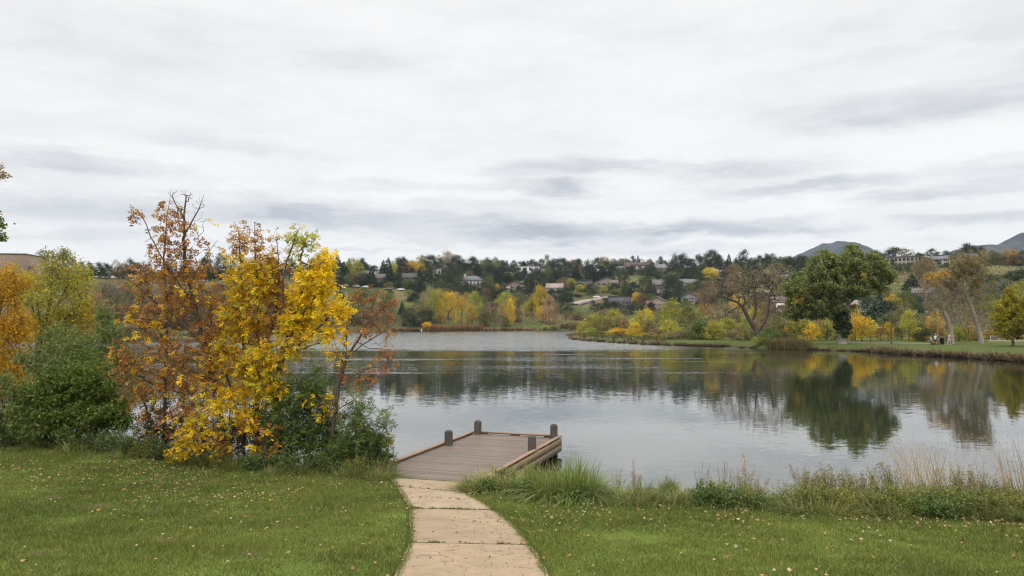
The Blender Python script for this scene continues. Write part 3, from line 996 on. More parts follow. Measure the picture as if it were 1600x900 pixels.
def proto_tree(kind, seed):
    """trunk and crown meshes of unit height and unit crown width"""
    r = np.random.default_rng(seed * 31 + 7)
    sk = Skeleton(r); mb = MB(); tb = MB()
    wob = lambda a: r.normal(0, a)
    if kind == 'spruce':
        tb.tube([(0, 0, -.05), (0, 0, .5), (0, 0, .98)], [.03, .018, .003], 5, cap=False)
        n = 1500
        z = 1 - r.random(n) ** .62 * .95
        th = r.uniform(0, 2 * PI, n)
        lob = 1 + .22 * np.sin(th * 5 + seed) * np.sin(z * 30 + seed * 2) + r.normal(0, .10, n)
        rad = .5 * (1 - z) ** .8 * lob * np.sqrt(r.uniform(.25, 1.0, n))
        tier = np.sin(z * 46 + th) * .012
        p = np.stack([rad * np.cos(th), rad * np.sin(th), z + tier], 1)
        a = np.stack([np.cos(th), np.sin(th), -0.35 + 0.9 * (z > .8)], 1) + r.normal(0, .35, (n, 3))
        V, Fq = dir_quads(p, a, .10 * (1.2 - z) + .035, r, .5)
        col = (np.array((.030, .048, .026)) * r.uniform(.65, 1.45, (n, 1)))
        mb.add(V, Fq, 0, col)
    elif kind == 'pine':
        nl = 36 + seed % 3 * 6
        trunk = [(0, 0, -.05), (wob(.03), wob(.03), .4), (wob(.05), wob(.05), .97)]
        sk.limb(trunk, .05)
        z = .13 + .84 * r.random(nl) ** .85
        th = r.uniform(0, 2 * PI, nl)
        env = .5 * np.interp(z, [.1, .3, .6, .82, 1], [.75, .98, .88, .6, .12])
        rad = env * r.uniform(.35, 1.0, nl)
        A = np.stack([rad * np.cos(th), rad * np.sin(th), z], 1)
        tips = sk.grow(A, .07, .2, -.04)
        Q = np.array([t[1] for t in tips])
        m = 62
        k = np.repeat(np.arange(nl), m)
        cs = r.uniform(.07, .12, nl)
        p = Q[k] + r.normal(0, 1, (len(k), 3)) * cs[k][:, None] * np.array((1.0, 1.0, .5))
        V, Fq = leaf_quads(p, .050, r, -.2, 0, .55)
        cl = r.uniform(.75, 1.3, nl)[k][:, None]
        col = np.array((.032, .048, .025)) * r.uniform(.6, 1.45, (len(k), 1)) * cl
        mb.add(V, Fq, 0, col)
        sk.radii(.028, .003); sk.tubes(tb, 5, 3)
    else:
        if kind == 'round':
            sk.limb([(0, 0, -.04), (wob(.02), wob(.02), .18), (wob(.05), wob(.05), .55)], .05)
            for q in range(3): sk.limb([sk.P[4], (wob(.2), wob(.2), .62)], .06, 4)
            nl, m, lo, hi = 62, 42, .16, .99; prof = ([.1, .3, .55, .8, 1], [.55, .95, 1.0, .8, .25])
            cs = (.05, .095); ls = .048; sag = .1
        elif kind == 'tall':
            sk.limb([(0, 0, -.04), (wob(.02), wob(.02), .3), (wob(.05), wob(.05), .95)], .05)
            nl, m, lo, hi = 60, 40, .14, 1.0; prof = ([.1, .3, .6, .85, 1], [.7, 1.0, .85, .55, .15])
            cs = (.05, .085); ls = .044; sag = .1
        elif kind == 'bush':
            sk.limb([(0, 0, -.04), (0, 0, .12)], .05)
            for q in range(5): sk.limb([(wob(.05), wob(.05), -.02), (wob(.22), wob(.22), .55)], .07, -1)
            nl, m, lo, hi = 64, 42, .06, .98; prof = ([0, .2, .5, .8, 1], [.85, 1.0, .95, .65, .2])
            cs = (.06, .11); ls = .055; sag = .12
        else:                                                   # thin: half bare, branches show
            sk.limb([(0, 0, -.04), (wob(.03), wob(.03), .2), (wob(.08), wob(.08), .5)], .05)
            for q in range(4): sk.limb([sk.P[4], (wob(.2), wob(.2), .7)], .06, 4)
            nl, m, lo, hi = 130, 9, .2, 1.0; prof = ([.1, .3, .55, .8, 1], [.5, .9, 1.0, .8, .3])
            cs = (.035, .06); ls = .034; sag = .06
        z = lo + (hi - lo) * r.random(nl)
        th = r.uniform(0, 2 * PI, nl)
        lob = 1 + .22 * np.sin(th * 2 + seed * 1.7) + .15 * np.sin(th * 3 + z * 9 + seed)
        rad = .46 * np.interp(z, *prof) * lob * np.sqrt(r.uniform(.12, 1.0, nl))
        A = np.stack([rad * np.cos(th), rad * np.sin(th), z], 1)
        tips = sk.grow(A, .08, .5, sag)
        Q = np.array([t[1] for t in tips])
        k = np.repeat(np.arange(nl), m)
        c_ = r.uniform(*cs, nl)
        p = Q[k] + r.normal(0, 1, (len(k), 3)) * c_[k][:, None] * np.array((1, 1, .75))
        p[:, 2] = np.maximum(p[:, 2], .01)
        V, Fq = leaf_quads(p, ls, r, .2, 0, .6)
        tw = (r.uniform(.72, 1.28, nl)[k] * r.uniform(.65, 1.35, len(k)))[:, None]
        warm = r.normal(0, .07, nl)[k][:, None]
        col = np.ones((len(k), 3)) * tw * np.concatenate([1 + warm, np.ones_like(warm), 1 - warm], 1)
        mb.add(V, Fq, 0, np.clip(col, .05, 3))
        sk.radii(.030 if kind != 'thin' else .036, .0028 if kind != 'thin' else .004); sk.tubes(tb, 5, 3)
    t = tb.build('trunk', BARK, None, True, link=False)
    c = mb.build('crown', NEEDLE if kind in ('spruce', 'pine') else LEAF, None, link=False)
    return t.data, c.data


def dir_quads(p, a, size, r, aspect):
    n = len(p)
    a = a / (np.linalg.norm(a, axis=1, keepdims=True) + 1e-9)
    b = r.normal(0, 1, (n, 3)); b[:, 2] *= .5
    b -= a * (a * b).sum(1, keepdims=True); b /= np.linalg.norm(b, axis=1, keepdims=True) + 1e-9
    L = (np.broadcast_to(size, (n,)) * r.uniform(.7, 1.3, n))[:, None]
    V = np.stack([p - a * L * .3, p + b * L * aspect * .5 + a * L * .2, p + a * L * .8, p - b * L * aspect * .5 + a * L * .2], 1)
    return V.reshape(-1, 3), np.arange(n * 4).reshape(-1, 4)


PROTO = {k: [proto_tree(k, s) for s in range(n)] for k, n in (('spruce', 4), ('pine', 5), ('round', 5), ('tall', 4), ('bush', 5), ('thin', 4))}
# ------------------------------------------------------------------ the hillside across the lake: houses, cars, road
PLACED = []          # (object, px, py_base, height px, words, colour word) waiting for their labels
LAND = []            # landmarks one can find in the photo: (px, py, 'the ...')


def flat_mat(name, col, rough=0.8, var=0.12, scale=1.5, **k):
    return simple(name, col, rough, var, scale, **k)


M_WALL = flat_mat('painted_wall', (1, 1, 1), objcol=True)
M_ROOF = flat_mat('roofing', (1, 1, 1), 0.9, 0.2, 2.5, objcol=True)
M_TRIM = flat_mat('trim', (0.55, 0.53, 0.5), 0.7)
M_DARKGLASS = simple('window_glass', (0.018, 0.022, 0.028), 0.08, 0.1, 1.0, spec=0.6)


def paint(o, col):
    o.color = (*col, 1)
    return o


HOUSE_BOX = []


def house(x0, x1, y0, y1, label, land, wall, roof, style, seed, wins=(4, 1), chimney=False, deck=False, annex=None, name='house', lo=70, porch=False, trim=None, yaw=None):
    r = random.Random(seed)
    HOUSE_BOX.append((x0, x1, y0, y1))
    g = on_ground((x0 + x1) / 2, y1, lo)
    D = g[1]; m = mpp(D)
    w = (x1 - x0) * m; h = (y1 - y0) * m
    dp = max(w * .6, 6.0) if w < 30 else w * .4
    yaw = r.uniform(-.18, .18) if yaw is None else yaw
    yaw -= math.atan2(g[0], D)
    root = empty(name, g, yaw, label, 'house')
    dn = 4.0                                                    # foundation runs into the slope
    rise = {'flat': .35, 'gable': min(h * .38, 3.2), 'hip': min(h * .36, 3.0), 'side': min(h * .36, 3.0), 'shed': min(h * .25, 1.6)}[style]
    eave = h - rise
    wb = MB()
    x, y = w / 2, dp / 2
    yc = dp / 2                                                 # front face on the placed point
    if style in ('gable', 'shed', 'side'):
        if style == 'gable':
            sec = [(-x, -dn), (x, -dn), (x, eave), (0, h), (-x, eave)]
            V = [(a, yy, b) for yy in (0, dp) for a, b in sec]
            k = 5
        elif style == 'side':
            sec = [(0, -dn), (dp, -dn), (dp, eave), (yc, h), (0, eave)]
            V = [(xx, a, b) for xx in (x, -x) for a, b in sec]
            k = 5
        else:
            sec = [(-x, -dn), (x, -dn), (x, h - .1), (-x, eave)]
            V = [(a, yy, b) for yy in (0, dp) for a, b in sec]
            k = 4
        wb.V.append(np.array(V, float)); 
        for f in ([list(range(k))[::-1], list(range(k, 2 * k))] + [[q, (q + 1) % k, k + (q + 1) % k, k + q] for q in range(k)]):
            wb.F.append(np.array([f])); wb.M.append(np.array([0])); wb.K.append(np.ones((1, 4)))
        wb.n += len(V)
    else:
        wb.box(0, yc, (eave - dn) / 2, w, dp, eave + dn)
    lw_ = sum(wall) / 3; lr_ = sum(roof) / 3; wall = tuple((v * .6 + lw_ * .4) * .78 for v in wall); roof = tuple(v * .55 + lr_ * .45 for v in roof); roof = tuple(v * (.72 + .06 * (k_ == 2)) for k_, v in enumerate(roof))
    paint(wb.build('wall', M_WALL, root), wall)
    rb = MB(); ov = .45; th = .28

    def slab(pts):
        pts = np.array(pts, float); lo_ = pts - (0, 0, th)
        n = len(pts)
        rb.V.append(np.concatenate([pts, lo_]))
        for f in [list(range(n)), list(range(2 * n - 1, n - 1, -1))] + [[q + n, (q + 1) % n + n, (q + 1) % n, q] for q in range(n)]:
            rb.F.append(np.array([f]) + rb.n); rb.M.append(np.array([0])); rb.K.append(np.ones((1, 4)))
        rb.n += 2 * n
    e = eave + th
    if style == 'gable':
        s_ = rise / x
        slab([(-x - ov, -ov, e - ov * s_), (0, -ov, h + th), (0, dp + ov, h + th), (-x - ov, dp + ov, e - ov * s_)])
        slab([(0.004, -ov, h + th), (x + ov, -ov, e - ov * s_), (x + ov, dp + ov, e - ov * s_), (0.004, dp + ov, h + th)])
    elif style == 'side':
        s_ = rise / yc
        slab([(-x - ov, -ov, e - ov * s_), (x + ov, -ov, e - ov * s_), (x + ov, yc, h + th), (-x - ov, yc, h + th)])
        slab([(-x - ov, yc + .004, h + th), (x + ov, yc + .004, h + th), (x + ov, dp + ov, e - ov * s_), (-x - ov, dp + ov, e - ov * s_)])
    elif style == 'hip':
        rx = max(x - yc, x * .25)
        E = [(-x - ov, -ov, e), (x + ov, -ov, e), (x + ov, dp + ov, e), (-x - ov, dp + ov, e)]
        T0, T1 = (-rx, yc, h + th), (rx, yc, h + th)
        rb.V.append(np.array(E + [T0, T1] + [(a, b, c - th) for a, b, c in E], float))
        for f in [[0, 1, 5, 4], [2, 3, 4, 5], [1, 2, 5], [3, 0, 4], [0, 6, 7, 1], [1, 7, 8, 2], [2, 8, 9, 3], [3, 9, 6, 0], [9, 8, 7, 6]]:
            rb.F.append(np.array([f]) + rb.n); rb.M.append(np.array([0])); rb.K.append(np.ones((1, 4)))
        rb.n += 10
    elif style == 'shed':
        slab([(-x - ov, -ov, e), (x + ov, -ov, h + th), (x + ov, dp + ov, h + th), (-x - ov, dp + ov, e)])
    else:
        rb.box(0, yc, eave + rise / 2 + .002, w + .7, dp + .7, rise)
    ro = paint(rb.build('roof', M_ROOF, root), roof)
    if chimney:
        cx = (chimney if isinstance(chimney, float) else -.25) * w
        paint(MB().box(cx, yc * .8, h + .2, 1.3, 1.2, 2.6).box(cx, yc * .8, h + 1.56, 1.55, 1.45, .18).build('chimney', M_WALL, ro), (.6, .58, .54))
    nc, nr_ = wins
    zone = eave / nr_
    for a in range(nr_):
        for b in range(nc):
            ww = w / nc * r.uniform(.5, .74); wh = min(zone * .6, 2.2)
            cx = -x + w * (b + .5) / nc; cz = zone * (a + .5) + .1
            o = MB().box(cx, -.03, cz, ww, .1, wh).build('window', M_DARKGLASS, root)
            fb = MB()
            for sx in (-1, 0, 1): fb.box(cx + sx * ww / 2, -.07, cz, .12, .14, wh + .12)
            for sz in (-1, 1): fb.box(cx, -.072, cz + sz * wh / 2, ww - .125, .13, .12)
            paint(fb.build('frame', M_WALL, o), trim or (.55, .54, .52))
    if deck:
        db = MB().box(0, -1.4, zone * (1 if nr_ > 1 else 0) + .12, w * .8, 2.8, .25)
        for q in range(5): db.box(-w * .4 + w * .8 * q / 4, -2.72, zone * (1 if nr_ > 1 else 0) - 1.6, .18, .18, 3.3)
        for q in range(12): db.box(-w * .4 + w * .8 * q / 11, -2.76, zone * (1 if nr_ > 1 else 0) + .75, .06, .06, 1.0)
        db.box(0, -2.76, zone * (1 if nr_ > 1 else 0) + 1.28, w * .8, .12, .1)
        paint(db.build('deck', M_WALL, root), (.2, .16, .13))
    if annex:
        ax, aw, ah, acol = annex
        ab = MB().box(ax * w, -1.5, (ah * h - dn) / 2, aw * w, 3.0, ah * h + dn)
        ao = paint(ab.build('annex', M_WALL, root), acol)
        MB().box(ax * w, -3.04, ah * h * .55, aw * w * .7, .1, ah * h * .4).build('window', M_DARKGLASS, ao)
    if porch:
        pb = MB()
        for q in range(4): pb.box(-w * .3 + w * .6 * q / 3, -1.8, eave * .3 - 1.5, .2, .2, eave * .6 + 3)
        pb.box(0, -1.0, eave * .62, w * .7, 2.0, .2)
        paint(pb.build('porch', M_WALL, root), (.5, .45, .38))
    LAND.append(((x0 + x1) / 2, y1, land))
    return root


# x0, x1, top, bottom (photo pixels), label, short name, wall, roof, form
house(512, 529, 428, 446, 'grey flat-roofed house with a grid of big windows beside the yellow ash', 'the window-grid house', (.17, .175, .19), (.10, .10, .105), 'flat', 1, (4, 2))
house(456, 470, 424, 437, 'small grey gabled house half hidden behind the bright yellow ash', 'the half-hidden grey house', (.26, .27, .29), (.15, .15, .16), 'gable', 2, (2, 1))
house(560, 580, 423, 437, 'low house with a tan shingle roof above the parked street cars', 'the tan-shingled house', (.18, .14, .11), (.20, .165, .13), 'side', 3, (3, 1))
house(586, 601, 428, 447, 'brown split-level house with stone terraces beside the tall spruces', 'the stone-terraced house', (.20, .15, .115), (.17, .13, .10), 'side', 4, (2, 2), deck=True)
house(629, 651, 427, 447, 'dark timber house with a purplish brown roof and white-framed window row', 'the purple-roofed house', (.075, .06, .052), (.115, .085, .08), 'side', 5, (4, 2), deck=True, trim=(.6, .58, .56))
house(683, 699, 420, 430, 'small white flat-roofed house among ridge trees', 'the small white house', (.52, .53, .52), (.42, .42, .41), 'flat', 6, (3, 1))
house(675, 690, 431, 446, 'dull brown house with a rusty roof between conifers', 'the rusty-roofed house', (.10, .085, .075), (.15, .10, .085), 'side', 7, (3, 1))
house(717, 755, 431, 454, 'cream villa with a slate hip roof and white chimney', 'the cream villa', (.50, .46, .39), (.155, .165, .185), 'hip', 8, (7, 2), chimney=-.28, porch=True)
house(774, 785, 420, 431, 'small house with a muted mauve roof in the ridge pines', 'the mauve-roofed house', (.20, .17, .16), (.17, .14, .14), 'gable', 9, (2, 1))
house(806, 843, 416, 433, 'modern white cube house with a dark glass annex on the ridge', 'the white cube house', (.66, .66, .65), (.55, .55, .54), 'flat', 10, (4, 2), annex=(.32, .34, .72, (.05, .055, .08)))
house(845, 857, 420, 430, 'pale green-trimmed box house beside the white cube house', 'the green-trimmed house', (.30, .34, .22), (.55, .56, .46), 'flat', 11, (2, 1), trim=(.5, .52, .4))
house(867, 882, 420, 430, 'low pale house with a green band between dark ridge pines', 'the green-banded house', (.16, .18, .14), (.55, .56, .48), 'flat', 12, (3, 1))
house(788, 822, 439, 458, 'brown brick gabled house with wide eaves and stone corners', 'the brick gable house', (.21, .13, .09), (.165, .13, .105), 'gable', 13, (4, 2), annex=(-.36, .26, .52, (.32, .28, .22)))
house(853, 879, 443, 462, 'tan house with a pale pink roof raised on white piers', 'the pink-roofed house', (.42, .34, .26), (.42, .30, .23), 'side', 14, (3, 1), porch=True, trim=(.6, .55, .48))
house(895, 926, 436, 451, 'charcoal grey house with two shed roofs above the pale road', 'the charcoal house', (.09, .095, .105), (.15, .155, .165), 'shed', 15, (4, 2), annex=(.25, .4, .7, (.07, .072, .08)))
house(930, 967, 433, 453, 'taupe two-winged house with a stone front above the road', 'the taupe house', (.22, .17, .13), (.21, .165, .13), 'gable', 16, (4, 2), annex=(.30, .36, .74, (.2, .17, .14)))
house(976, 1014, 409, 427, 'white ridge house with brown timber gables and balcony', 'the timber-gabled house', (.52, .46, .38), (.125, .065, .055), 'side', 17, (4, 2), deck=True, annex=(-.34, .28, .9, (.16, .085, .07)), chimney=.2)
house(962, 974, 416, 424, 'small slate-roofed house behind the taupe house pines', 'the slate-roofed house', (.15, .155, .165), (.19, .2, .22), 'side', 18, (2, 1))
house(1023, 1051, 413, 430, 'grey-roofed ridge house with white posts and dark windows', 'the white-posted house', (.14, .14, .145), (.22, .22, .225), 'side', 19, (5, 2), deck=True, trim=(.6, .6, .6), chimney=.3)
house(953, 992, 463, 481, 'long low house with a blue glass front and brown roof', 'the long glass house', (.13, .15, .19), (.17, .125, .11), 'flat', 20, (8, 1), trim=(.20, .22, .26))
house(1009, 1044, 464, 485, 'tan-roofed house with a white glazed gable and carport', 'the glazed-gable house', (.27, .17, .12), (.42, .28, .185), 'gable', 21, (6, 2), trim=(.66, .64, .6), annex=(-.3, .3, .7, (.2, .13, .1)))
house(1021, 1043, 437, 466, 'stacked brown house with three roof levels on the slope', 'the stacked brown house', (.15, .115, .095), (.20, .15, .12), 'side', 22, (4, 3), deck=True, annex=(-.2, .5, .4, (.17, .135, .11)))
house(1064, 1091, 436, 453, 'blue-grey house with a weathered brown roof', 'the blue-grey house', (.21, .235, .27), (.2, .18, .165), 'side', 23, (3, 2), annex=(-.3, .35, .5, (.24, .26, .29)))
house(1065, 1090, 457, 474, 'grey gabled house with white windows over the lakeside willows', 'the grey gable house', (.17, .18, .185), (.26, .265, .27), 'gable', 24, (4, 2), trim=(.5, .5, .5))
house(1204, 1232, 464, 487, 'brick house with a rust roof and white bay windows', 'the brick bay house', (.20, .10, .075), (.19, .115, .09), 'side', 25, (3, 2), trim=(.7, .7, .7), annex=(.1, .5, .55, (.55, .55, .54)))
house(1198, 1222, 455, 466, 'low grey-roofed house above the brick bay house', 'the low grey-roofed house', (.3, .28, .26), (.2, .2, .2), 'side', 26, (3, 1))
house(1213, 1238, 426, 438, 'long flat-roofed house shaded by pines high on the slope', 'the shaded flat house', (.10, .09, .08), (.24, .22, .2), 'flat', 27, (4, 1))
house(1180, 1193, 408, 418, 'brown gabled house between two ridge pines', 'the brown ridge house', (.2, .15, .13), (.21, .16, .14), 'gable', 28, (2, 1))
house(1381, 1432, 401, 417, 'long tan flat-roofed ridge house with a wide window band', 'the long tan house', (.34, .27, .21), (.19, .15, .125), 'flat', 29, (9, 2), trim=(.2, .17, .15))
house(1432, 1444, 397, 412, 'white stucco house with a stepped chimney on the ridge', 'the white stucco house', (.58, .56, .52), (.5, .48, .45), 'flat', 30, (1, 1), chimney=-.2)
house(1456, 1480, 400, 415, 'white house with a blue-grey upper storey and twin windows', 'the blue-topped house', (.46, .47, .47), (.17, .18, .2), 'side', 31, (3, 2), trim=(.7, .7, .7))
house(1494, 1524, 396, 413, 'pale house with a slate blue wing behind bare cottonwoods', 'the slate-winged house', (.36, .32, .26), (.2, .19, .19), 'flat', 32, (4, 2), annex=(.3, .3, .85, (.13, .15, .18)))
house(1536, 1569, 397, 412, 'wide brown flat-roofed house on the grassy ridge', 'the wide brown house', (.17, .13, .105), (.22, .18, .15), 'flat', 33, (5, 2), trim=(.3, .26, .22))
house(1587, 1606, 393, 410, 'dark brown house on the ridge below the mountain', 'the dark ridge house', (.10, .07, .055), (.14, .10, .08), 'side', 34, (3, 2))
house(1327, 1353, 470, 493, 'pinkish stone house half hidden behind the big green cottonwood', 'the pink stone house', (.40, .31, .26), (.35, .27, .235), 'hip', 35, (3, 2))
house(1428, 1456, 451, 472, 'tan house with a mauve grey roof behind bare branches', 'the mauve-grey house', (.30, .22, .15), (.20, .165, .15), 'side', 36, (3, 1))
house(1452, 1468, 488, 498, 'small shed with a bluish roof among lower trees', 'the bluish shed', (.2, .2, .2), (.26, .28, .29), 'side', 37, (1, 1))


def block_building():
    D = 250.0; m = mpp(D)
    p = P(-41, 410, D); gz = tz(p[0], p[1])
    root = empty('school_building', (p[0], p[1], gz), 0.12, 'large tan flat-roofed building rising behind the orange ash', 'building')
    tan = (.23, .17, .125)
    top = P(0, 396.5, D)[2] - gz
    w = 150 * m
    paint(MB().box(0, 8, top / 2 - 2, w, 16, top + 4).build('wall', M_WALL, root), tan)
    paint(MB().box(0, 8, top + .15, w + .3, 16.3, .3).build('roof', M_ROOF, root), (.2, .15, .12))
    wi = paint(MB().box(w / 2 + 6, 9, top / 2 - 3.2, 12, 14, top - 1.5).build('wing', M_WALL, root), (.21, .155, .115))
    for q in range(6):
        o = MB().box(-w / 2 + 3 + q * 5, -.03, top * .36, 2.6, .1, 1.8).build('window', M_DARKGLASS, root)
    MB().tube([(w * .32, 6, top), (w * .32, 6, top + 3.2)], .07, 5).build('mast', M_TRIM, root)
    LAND.append((20, 425, 'the tan school block'))


block_building()

# ---- the curved pale road and its cars
M_ROAD = simple('faded_asphalt', (0.27, 0.235, 0.215), 0.9, 0.12, 0.6)
r0 = [on_ground(a, b, 300) for a, b in ((893, 476), (905, 473), (920, 470), (936, 467), (948, 465.5))]
ground_ribbon('road', [(p[0], p[1]) for p in r0], 9.0, M_ROAD, 0.12)
st = [on_ground(a, b, 260) for a, b in ((500, 448), (530, 449), (565, 449.5), (600, 453), (640, 454.5))]
0 and ground_ribbon('street', [(p[0], p[1]) for p in st], 7.0, M_ROAD, 0.3)
pl = [on_ground(a, 436, 150) for a in (140, 200, 262)]
0 and ground_ribbon('parking_lot', [(p[0], p[1]) for p in pl], 9.0, M_ROAD, 0.2)
pk = [(P(1538, 530, 128)[0], 128.0), (P(1600, 529, 128)[0], 128.0), (P(1700, 528, 127)[0], 127.0)]
ground_ribbon('park_path', pk, 2.2, m_strip, 0.12)
pk2 = [(P(1310, 533, 121)[0], 121.0), (P(1400, 533, 120)[0], 120.0), (P(1455, 534, 116)[0], 116.0), (P(1490, 534, 114)[0], 114.0)]
ground_ribbon('park_path', pk2, 1.6, m_strip, 0.10)

M_CAR = simple('car_paint', (1, 1, 1), 0.25, 0.03, 1.0, spec=0.5, objcol=True)
M_TYRE = simple('tyre', (0.02, 0.02, 0.02), 0.9)
M_RIM = simple('alloy_rim', (0.45, 0.45, 0.46), 0.35, metal=0.8)


def make_car():
    root = empty('parked_car', (0, 0, 0))
    bm = bmesh.new()
    prof = [(-2.2, .35), (-2.25, .75), (-2.1, .95), (-1.25, 1.0), (-.55, 1.42), (.7, 1.46), (1.5, 1.02), (2.15, .9), (2.25, .6), (2.2, .33)]
    vs = [[bm.verts.new((x, s * (.86 if z > 1.1 else .9) * (.84 if z > 1.3 else 1), z)) for x, z in prof] for s in (-1, 1)]
    for i in range(len(prof)):
        j = (i + 1) % len(prof)
        bm.faces.new((vs[0][i], vs[0][j], vs[1][j], vs[1][i]))
    bm.faces.new(vs[0][::-1]); bm.faces.new(vs[1])
    bmesh.ops.recalc_face_normals(bm, faces=bm.faces)
    bmesh.ops.bevel(bm, geom=list(bm.edges), offset=.06, segments=2, affect='EDGES')
    me = bpy.data.meshes.new('body'); bm.to_mesh(me); bm.free()
    me.materials.append(M_CAR)
    b = bpy.data.objects.new('body', me); C.objects.link(b); b.parent = root
    wb = MB()
    for s in (-1, 1):
        for quad in ([(-1.05, 1.06), (.12, 1.06), (.12, 1.37), (-.5, 1.37)], [(.22, 1.06), (1.25, 1.06), (.68, 1.38), (.22, 1.38)]):
            V = [(x, s * (.905 - max(z - 1.0, 0) * .30), z) for x, z in quad] + [(x, s * (.82 - max(z - 1.0, 0) * .30), z) for x, z in quad]
            wb.add(V, [(0, 1, 2, 3), (7, 6, 5, 4), (0, 4, 5, 1), (1, 5, 6, 2), (2, 6, 7, 3), (3, 7, 4, 0)])
    wb.build('side_windows', M_DARKGLASS, root)
    for sx in (-1.38, 1.38):
        for sy in (-1, 1):
            y = sy * .80
            th = np.linspace(0, 2 * PI, 19)[:-1]
            o = MB().tube([(sx, y - .1, .33), (sx, y + .1, .33)], .33, 18).build('wheel', M_TYRE, root)
            MB().tube([(sx, y + sy * .1, .33), (sx, y + sy * .118, .33)], .2, 14).build('rim', M_RIM, o)
    for sy in (-1, 1):
        MB().box(2.2, sy * .62, .72, .12, .34, .15).build('headlight', M_RIM, root)
    return root


CAR0 = make_car()
car_first = [True]


def car(px, py, col, label, rz=0.0, group='cars parked across the lake', lo=150, lift=0.02):
    g = on_ground(px, py, lo)
    o = CAR0 if car_first[0] else copy_tree(CAR0)
    car_first[0] = False
    o.location = (g[0], g[1], g[2] + lift); o.rotation_euler = (0, 0, rz)
    tag(o, label, 'car', group)
    for c in o.children:
        if c.name.startswith('body'): c.color = (*col, 1)
    return o


car(518, 447.5, (.55, .56, .58), 'pale car parked directly below the window-grid house')
car(539, 448, (.32, .35, .37), 'grey sedan parked below the dark red shrub')
car(556, 449, (.62, .63, .65), 'silver car parked beside the red shrub under a dark spruce', PI)
car(571, 450, (.75, .75, .74), 'bright white car parked below the tan-shingled house')
car(605, 453, (.30, .31, .32), 'dark grey car parked beside the stone-terraced house')
car(627, 454, (.78, .78, .77), 'white car parked below the purple-roofed house', PI)
car(932, 466, (.75, .76, .78), 'white car on the pale curved road below the taupe house', 2.5, lift=.2)
car(1026, 483, (.80, .80, .80), 'white car in front of the glazed-gable house', 0, lift=.2)
car(155, 433.5, (.66, .69, .74), 'pale car in the hilltop lot, beside the green-gold willow', 0.4, lo=120)
car(163, 433.8, (.22, .27, .36), 'dark blue car in the hilltop lot, between two pale cars', 0.4, lo=120)
car(172, 434, (.70, .72, .76), 'white car in the hilltop lot, beside the dark blue one', 0.4, lo=120)
car(219, 434, (.68, .70, .74), 'white car in the hilltop lot under three dark pines', 0.2, lo=120)
car(228, 434, (.10, .16, .26), 'navy car in the hilltop lot seen through the russet ash', 0.2, lo=120)
car(246, 434, (.52, .55, .58), 'silver car in the hilltop lot just before the russet ash trunk', 0.2, lo=120)
LAND += [(560, 449, 'the parked street cars'), (932, 465, 'the pale curved road')]
# ------------------------------------------------------------------ trees across the lake, each one a thing
COL = {'dk': ((1.15, 1.15, 1.1), 'dark green'), 'gy': ((1.7, 1.75, 1.9), 'grey-green'), 'on': ((1.9, 1.75, 1.3), 'olive'),
       'yel': ((.58, .41, .03), 'yellow'), 'gold': ((.55, .36, .03), 'golden'), 'yg': ((.34, .33, .05), 'yellow-green'), 'gr': ((.125, .17, .042), 'green'),
       'ol': ((.17, .165, .06), 'olive'), 'tan': ((.27, .20, .10), 'tan'), 'br': ((.20, .14, .08), 'brown'), 'red': ((.15, .055, .04), 'dark red'),
       'or': ((.36, .22, .06), 'orange'), 'pk': ((.36, .245, .12), 'pinkish orange'), 'dg': ((.055, .078, .032), 'deep green'), 'pale': ((.31, .28, .13), 'pale yellowish'),
       'gryl': ((.145, .15, .105), 'grey-green'), 'brt': ((.25, .29, .055), 'bright green'), 'bare': ((.23, .19, .15), 'leafless grey')}
WORD = {'spruce': 'spruce', 'pine': 'pine', 'round': 'tree', 'tall': 'tree', 'bush': 'bush', 'thin': 'tree'}
NAMES = {'spruce': 'spruce_tree', 'pine': 'pine_tree', 'round': 'broadleaf_tree', 'tall': 'broadleaf_tree', 'bush': 'bush', 'thin': 'sparse_tree'}
